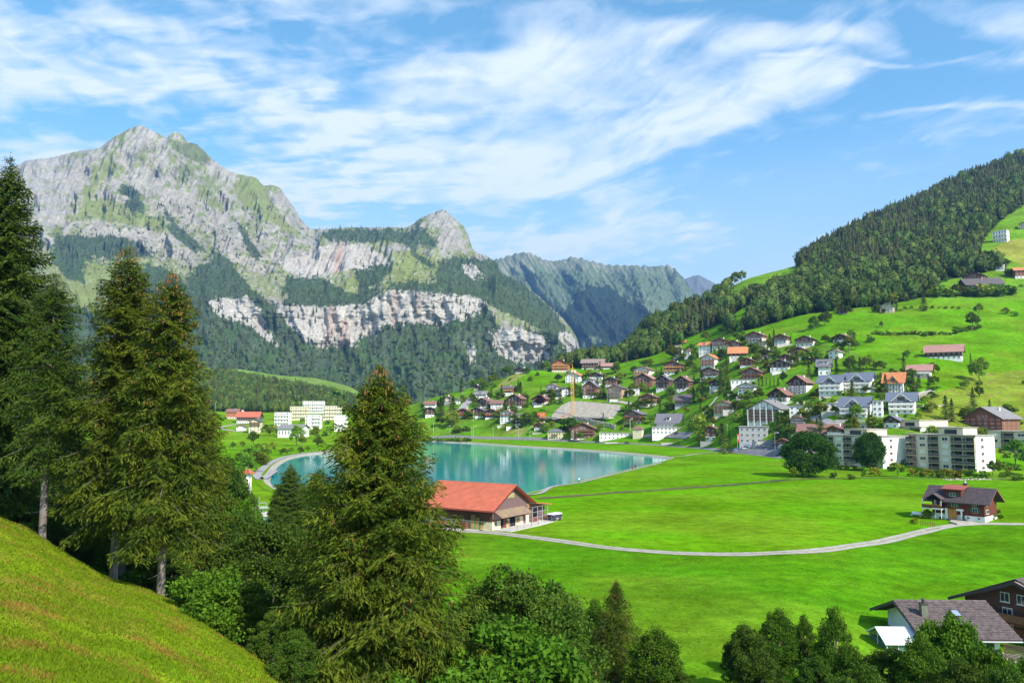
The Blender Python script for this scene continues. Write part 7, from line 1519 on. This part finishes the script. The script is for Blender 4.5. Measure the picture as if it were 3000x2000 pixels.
for L_, c_ in ((TA, 'A'), (TB, 'B'), (TC, 'C'), (TD_, 'D'), (TE, 'E')):
    for q in L_:
        if q[3] > 0: vtree(q[0], c_, q[1], q[2], q[3], *(q[4:5]))
vtree('S', 'D', 708, 642, 345, 1.06, 'wide dark sycamore standing at the meadow edge before the left beige block')
vtree('S', 'D', 1175, 598, 295, .72, 'narrower dark sycamore hiding the front of the left beige block')
vtree('p', 'A', 1285, 968, 116, .85, 'purple leaved round tree before the reddish chalet'); vtree('y', 'A', 1920, 742, 108, .5, 'narrow yellow poplar above the dark brown chalet')
vtree('y', 'R', 1190, 1420, 125, 1.1, 'golden yellow tree beside the pinkish farmhouse at the wood edge'); vtree('q', 'H', 475, 792, 125, 1.0, 'pale variegated round bush beside the short wooden fence')
vtree('d', 'H', 700, 700, 170, 1.2, 'spreading dark apple tree left of the red farmhouse porch'); vtree('b', 'H', 1900, 690, 170, .9, 'round evergreen bush at the right gable of the red farmhouse'); vtree('b', 'H', 1850, 715, 120, .8, 'lower round bush at the right corner of the red farmhouse'); vtree('b', 'H', 1310, 737, 85, .7, 'clipped bush in front of the ochre garage door'); vtree('b', 'H', 930, 710, 60, 1.2, 'dark low bush under the porch of the red farmhouse')
vtree('s', 'R', 1445, 1455, 180, .8, 'single spruce on the meadow below the mountain inn')
for i in range(26): x = 650+i*47; vtree('b', 'C', x+RND.uniform(-12, 12), (318 if i < 18 else 318-(i-18)*11)+RND.uniform(-6, 6), RND.uniform(38, 62), 1.25, 'dark bush in the hedgerow across the upper meadow', 'bushes of the meadow hedgerow')
for i in range(13): x = 175+i*34; vtree('b', 'A', x, 1322, RND.uniform(36, 50), 1.1, 'low green bush on the far lake shore', 'bushes on the far lake shore')
for i in range(16): x = 1500+i*45; vtree('b', 'R', x+RND.uniform(-10, 10), 1330+RND.uniform(-14, 10), RND.uniform(60, 110), 1.3, 'bush on the bank below the mountain inn', 'bushes below the mountain inn')
for i in range(9): vtree('b', 'C', 1000+i*75+RND.uniform(-20, 20), 10+RND.uniform(0, 12), RND.uniform(20, 34), 1.2, 'small bush on the top of the upper meadow', 'small bushes on the upper meadow')
for u, v, h in ((1650,650,28),(1668,648,32),(1690,640,30),(1703,636,26)): vtree('d', '', u, v, h, 1.0, 'lone round tree on the ridge clearing against the sky', 'round trees on the ridge clearing')
# shrubs and small trees filling the gardens between the houses
def fill():
    r = random.Random(12); hs = [h for h in HOUSES if h[1] > 300 and h[0] > -120]; n = 0
    while n < 430:
        h = r.choice(hs); a = r.uniform(0, 6.28); d = h[2]*r.uniform(1.05, 1.9); x, y = h[0]+math.cos(a)*d, h[1]+math.sin(a)*d
        if min(math.hypot(x-q[0], y-q[1])-q[2]*.95 for q in HOUSES) < 0: continue
        z = float(zat(x, y)); 
        if z < 1.2: continue
        k = r.choice('bbbbqqddddss'); vtree(k, '', 0, 0, (r.uniform(2.2, 3.8) if k in 'bq' else r.uniform(5.0, 9.5) if k == 'd' else r.uniform(7, 14))*F/y, r.uniform(1.0, 1.4) if k != 's' else r.uniform(.8, 1.0), loc=Vector((x, y, z))); n += 1
fill()
# ------------------------------------------------------------------ lamps, poles, flags, cars, people
M_POLE = mat('pale pole', (.62, .62, .60), .5)
def pole(crop, x, y, h, label, lamp=False, flag=None, name=None):
    p = hit(*tocrop(crop, x, y)); m = p.y/F*CS[crop]; H_ = h*m; o = thing(name or ('street_lamp' if lamp else 'flagpole' if flag else 'utility_pole'), label, 'lamp' if lamp else 'flagpole' if flag else 'pole', p)
    r0 = max(.09, p.y*.00016); link('post', MB().bar((0, 0, 0), (0, 0, H_), r0, n=6, r2=r0*.6).mesh('post', [M_POLE]), o)
    if lamp: link('lamp_arm', MB().bar((0, 0, H_), (1.5, 0, H_+.25), .09, n=5).mesh('lamp_arm', [M_POLE]), o); link('lamp_head', MB().box(1.3, -.2, H_+.15, 2.3, .2, H_+.38).mesh('lamp_head', [M_WHITE]), o)
    elif flag:
        b = MB(); w, hh = flag; b.box(.1, -.02, H_-hh, w, .02, H_, 0); b.box(.1+w*.35, -.04, H_-hh*.75, .1+w*.55, -.02, H_-hh*.2, 1); b.box(.1+w*.15, -.04, H_-hh*.55, .1+w*.78, -.02, H_-hh*.4, 1); link('flag', b.mesh('flag', [mat('red flag', (.6, .03, .03), .7), M_WHITE]), o)
    else: link('crossarm', MB().box(-.7, -.06, H_*.93, .7, .06, H_*.93+.12).mesh('crossarm', [M_POLE]), o)
for i, (x, y, h, lp) in enumerate(((235,1250,120,0),(397,1255,95,0),(612,1270,85,0),(628,1285,110,1),(822,1278,90,0),(1073,1283,95,0),(1185,1298,120,1),(1888,1330,130,1),(522,880,80,1),(752,1012,80,1),(2170,1215,110,1))):
    pole('A', x, y, h, ('white street lamp ' if lp else 'slim white pole ')+['at the left end of the lake road','before the bushes on the lake road','left of the curved lamp on the lake road','with curved arm by the lake road bend','on the grass above the lake road','next to the brown lawn patch','left of the yellow villa','before the long low white building','at the pale forecourt','beside the long dark chalet','above the cream tower'][i], lp)
for x, y, h, lab in ((183,1412,130,'left of the three bay house'),(1168,1020,98,'beside the steep garden stairs'),(770,1560,110,'on the roadside lawn')): pole('B', x, y, h, 'white street lamp '+lab, True)
pole('B', 1298, 1415, 66, 'short pale pole on the lawn above the public building'); pole('D', 447, 462, 150, 'tall street lamp in front of the public building', True)
pole('D', 160, 452, 135, 'red and white banner on a pole at the car park', flag=(.9, 5)); pole('D', 222, 388, 75, 'smaller banner pole before the public building', flag=(.8, 3)); pole('A', 627, 1130, 118, 'flagpole standing before the dark chalet row', flag=(1.2, 1.2)); pole('R', 1932, 1255, 85, 'white flagpole with a red flag at the mountain inn', flag=(1.4, 1.4))
for x, y, h, lab in ((377,320,95,'grey pylon beyond the red roofed farm'),(737,355,120,'grey pylon left of the bright white block'),(893,300,110,'thin pylon before the wooded mound'),(100,400,130,'pale pylon seen between the spruces')): pole('E', x, y, h, lab)
def car_proto(color):
    b = MB(); b.prism([(-2.1, .35), (2.1, .35), (2.1, .75), (1.3, .88), (-1.9, .92), (-2.15, .8)], -.85, .85); body = b
    return b.mesh('body', [color]), MB().prism([(-1.7, .9), (1.15, .88), (.55, 1.42), (-1.2, 1.45)], -.74, .74).mesh('cabin', [M_GLASS]), MB().prism([(-1.15, 1.44), (.5, 1.41), (.4, 1.48), (-1.05, 1.5)], -.7, .7).mesh('car_roof', [color])
_wm = MB().bar((0, -.1, 0), (0, .1, 0), .32, n=10).mesh('wheel', [M_DKFR]); _lm = MB().box(-.03, -.22, 0, .03, .22, .14).mesh('headlight', [M_WHITE])
def car(label, crop, x, y, color, rz):
    p = hit(*tocrop(crop, x, y)); o = thing('parked_car' if crop != 'A' else 'car', label, 'car', (p.x, p.y, p.z+.16), rz); b_, c_, r_ = car_proto(color); link('body', b_, o); cb = link('cabin', c_, o); link('car_roof', r_, o)
    for sx in (-1.3, 1.35):
        for sy in (-.78, .78): link('wheel', _wm, o, (sx, sy, .32))
    for sy in (-.6, .6): link('headlight', _lm, o, (2.1, sy, .58))
CB = mat('dark blue car paint', (.015, .02, .05), .3); CW = mat('white car paint', (.7, .72, .75), .3); CL = mat('light blue car paint', (.25, .4, .62), .3); CS_ = mat('silver car paint', (.45, .48, .52), .3, metal=.4)
car('black car on the lake road left of the brown chalet', 'A', 1588, 1322, CB, -.1); car('dark car on the lake road before the low white building', 'A', 1848, 1334, CB, -.12); car('dark blue car on the lake road below the cream tower', 'A', 2140, 1342, CB, -.15)
for x, y, c, lab in ((157,447,CL,'light blue car at the left end of the car park'),(203,420,CW,'white car in the back row of the car park'),(240,416,CL,'light blue car right of the white car'),(205,436,CW,'white car in the front row of the car park'),(382,420,CS_,'silver blue car before the public building'),(445,412,CB,'dark car beside the small brown shed'),(397,446,CL,'light blue car driving past the car park'),(510,416,CW,'white car in front of the small brown shed')): car(lab, 'D', x, y, c, RND.uniform(-.4, .2))
car('dark car in front of the white garage row', 'B', 715, 1458, CB, -.1); car('white car on the rubble lane above the lower right villa', 'C', 1262, 978, CW, .3)
p_ = hit(*tocrop('H', 1045, 745), z=.15)
def tiny_person(label, loc, shirt, rz=0):
    b = MB(); b.bar((-.09, 0, 0), (-.08, 0, .85), .07, 1, 6, .10); b.bar((.12, .12, 0), (.08, 0, .85), .07, 1, 6, .10); b.bar((0, 0, .82), (0, 0, 1.42), .17, 0, 8, .21); b.bar((0, 0, 1.42), (0, 0, 1.52), .21, 0, 8, .06); b.bar((-.24, 0, 1.4), (-.30, .08, .8), .055, 0, 5); b.bar((.24, 0, 1.4), (.30, -.1, .85), .055, 0, 5); b.bar((0, 0, 1.5), (0, -.01, 1.6), .09, 2, 8, .11); b.bar((0, -.01, 1.6), (0, -.01, 1.75), .11, 3, 8, .06)
    thing('person', label, 'person', loc, rz, me=b.mesh('person', [shirt, mat('dark trousers', (.03, .03, .05), .8), mat('skin', (.5, .28, .2), .6), mat('dark hair', (.03, .02, .015), .8)]))
for u, v, c, lab in ((1330,1107,M_WHITE,'person in white walking on the near lake path'),(1453,1077,bpy.data.materials['red flag'],'person in a red top standing at the lake shore'),(1459,1075.5,CB,'person in dark clothes beside the one in red'),(716,1038,bpy.data.materials['red flag'],'person in red on the footpath along the lake bay')): tiny_person(lab, hit(u, v, z=.25), c)
# ------------------------------------------------------------------ turf on the near slope
def turf():
    r = np.random.RandomState(3); n = 90000; U0 = r.uniform(-80, 760, n); D0 = np.exp(r.uniform(math.log(17), math.log(74), n)); a = (U0-1176)/F; x, y = a*D0, D0; z = zat(x, y)
    g = fbm(x/2.2, y/2.2, 3, 55); k = g > -5; x, y, z, g = x[k], y[k], z[k], g[k]; n = len(x)
    Ln = r.uniform(.04, .12, n)*(1+g*.6); ang = r.uniform(0, 6.28, n); V = np.zeros((n, 3, 3)); w = .012+.0006*y
    V[:, 0] = np.stack([x-np.cos(ang)*w, y-np.sin(ang)*w, z-.01], 1); V[:, 1] = np.stack([x+np.cos(ang)*w, y+np.sin(ang)*w, z-.01], 1); V[:, 2] = np.stack([x+r.normal(size=n)*.05+.02, y+r.normal(size=n)*.05, z+Ln], 1)
    o = link('grass', rawmesh('grass', V.reshape(-1, 3), np.arange(n*3).reshape(-1, 3), [leafmat('turf blades', (.30, .17, .035), (.145, .215, .008), .0, .35, .5, .31, .48)]), kind='stuff', label='short sunburnt grass blades on the near slope')
turf()
def meadow_flowers():
    r = np.random.RandomState(9); n = 2600; D = r.uniform(72, 138, n); a = (r.uniform(1000, 2300, n)-1176)/F; x, y = a*D, D; g = fbm(x/9, y/9, 3, 66); k = g > .05; x, y = x[k], y[k]; z = zat(x, y)+.10; n = len(x); s = r.uniform(.02, .05, n)
    V = np.stack([np.stack([x-s, y, z], 1), np.stack([x, y-s, z+.02], 1), np.stack([x+s, y, z], 1), np.stack([x, y+s, z+.03], 1)], 1).reshape(-1, 3)
    link('flowers', rawmesh('flowers', V, np.arange(n*4).reshape(-1, 4), [mat('pale flower heads', (.6, .62, .35), .8)]), kind='stuff', label='scattered pale flower heads in the near meadow')
    n = 12000; D = r.uniform(70, 150, n); a = (r.uniform(950, 2420, n)-1176)/F; x, y = a*D, D; g = fbm(x/4, y/3, 4, 67); k = g > 0; x, y, g = x[k], y[k], g[k]; z = zat(x, y); n = len(x); s = r.uniform(.10, .24, n); an = r.uniform(0, 3.14, n); hh = r.uniform(.03, .10, n)
    V = np.stack([np.stack([x-np.cos(an)*s, y-np.sin(an)*s, z-.02], 1), np.stack([x+np.cos(an)*s, y+np.sin(an)*s, z-.02], 1), np.stack([x+r.normal(size=n)*.08, y+r.normal(size=n)*.08, z+hh], 1)], 1).reshape(-1, 3)
    link('meadow_grass', rawmesh('meadow_grass', V, np.arange(n*3).reshape(-1, 3), [leafmat('meadow tufts', (.062, .205, .004), (.10, .26, .004), 0, .35, .6)]), kind='stuff', label='thicker tufts of grass standing in the near meadow')
meadow_flowers()
def garden_walls():
    r = random.Random(8); done = set()
    for h in HOUSES:
        if h[1] < 380 or h[0] < -130 or 'block' in h[3] or 'hut' in h[3] or r.random() < .45 or float(zat(h[0], h[1])) < 6: continue
        L = r.uniform(6, 15); az = math.atan2(h[0], h[1]); d = h[2]*1.25+1.5; x, y = h[0]-math.sin(az)*d+r.uniform(-5, 5), h[1]-math.cos(az)*d
        if min(math.hypot(x-q[0], y-q[1])-q[2]*.8 for q in HOUSES) < 0: continue
        w = h[3].split()[:9]
        while w[-1] in ('with', 'of', 'the', 'on', 'in', 'and', 'a', 'brown', 'white', 'dark', 'red', 'grey', 'to', 'beside', 'behind', 'at', 'above', 'under', 'by', 'two', 'one', 'right', 'left', 'its', 'between', 'bright', 'big', 'large', 'long', 'broad'): w.pop()
        o = thing('garden_wall', 'pale garden wall below the '+' '.join(w), 'wall', (x, y, float(zat(x, y))), -az+r.uniform(-.3, .3)); hh = r.uniform(.9, 1.9)
        link('wall', MB().box(-L/2, -.2, -2.5, L/2, .2, hh).mesh('wall', [r.choice([MP['white'], M_CONC, M_CONC, MP['stone']])]), o); link('coping', MB().box(-L/2-.05, -.28, hh, L/2+.05, .28, hh+.12).mesh('coping', [M_CONC]), o)
garden_walls()
# ------------------------------------------------------------------ air
def haze():
    b = MB(); b.box(-9500, -1500, -91.5, 9500, 11500, 2150); m = bpy.data.materials.new('haze'); m.use_nodes = True; nt = m.node_tree; nt.nodes.clear(); o = nt.nodes.new('ShaderNodeOutputMaterial'); v = nt.nodes.new('ShaderNodeVolumePrincipled')
    v.inputs['Color'].default_value = (.24, .50, 1, 1); v.inputs['Density'].default_value = HAZE; v.inputs['Anisotropy'].default_value = .3; nt.links.new(v.outputs[0], o.inputs['Volume']); link('haze', b.mesh('haze', [m]), kind='stuff', label='thin blue air lying over the valley')
HAZE = 0.000065
haze()
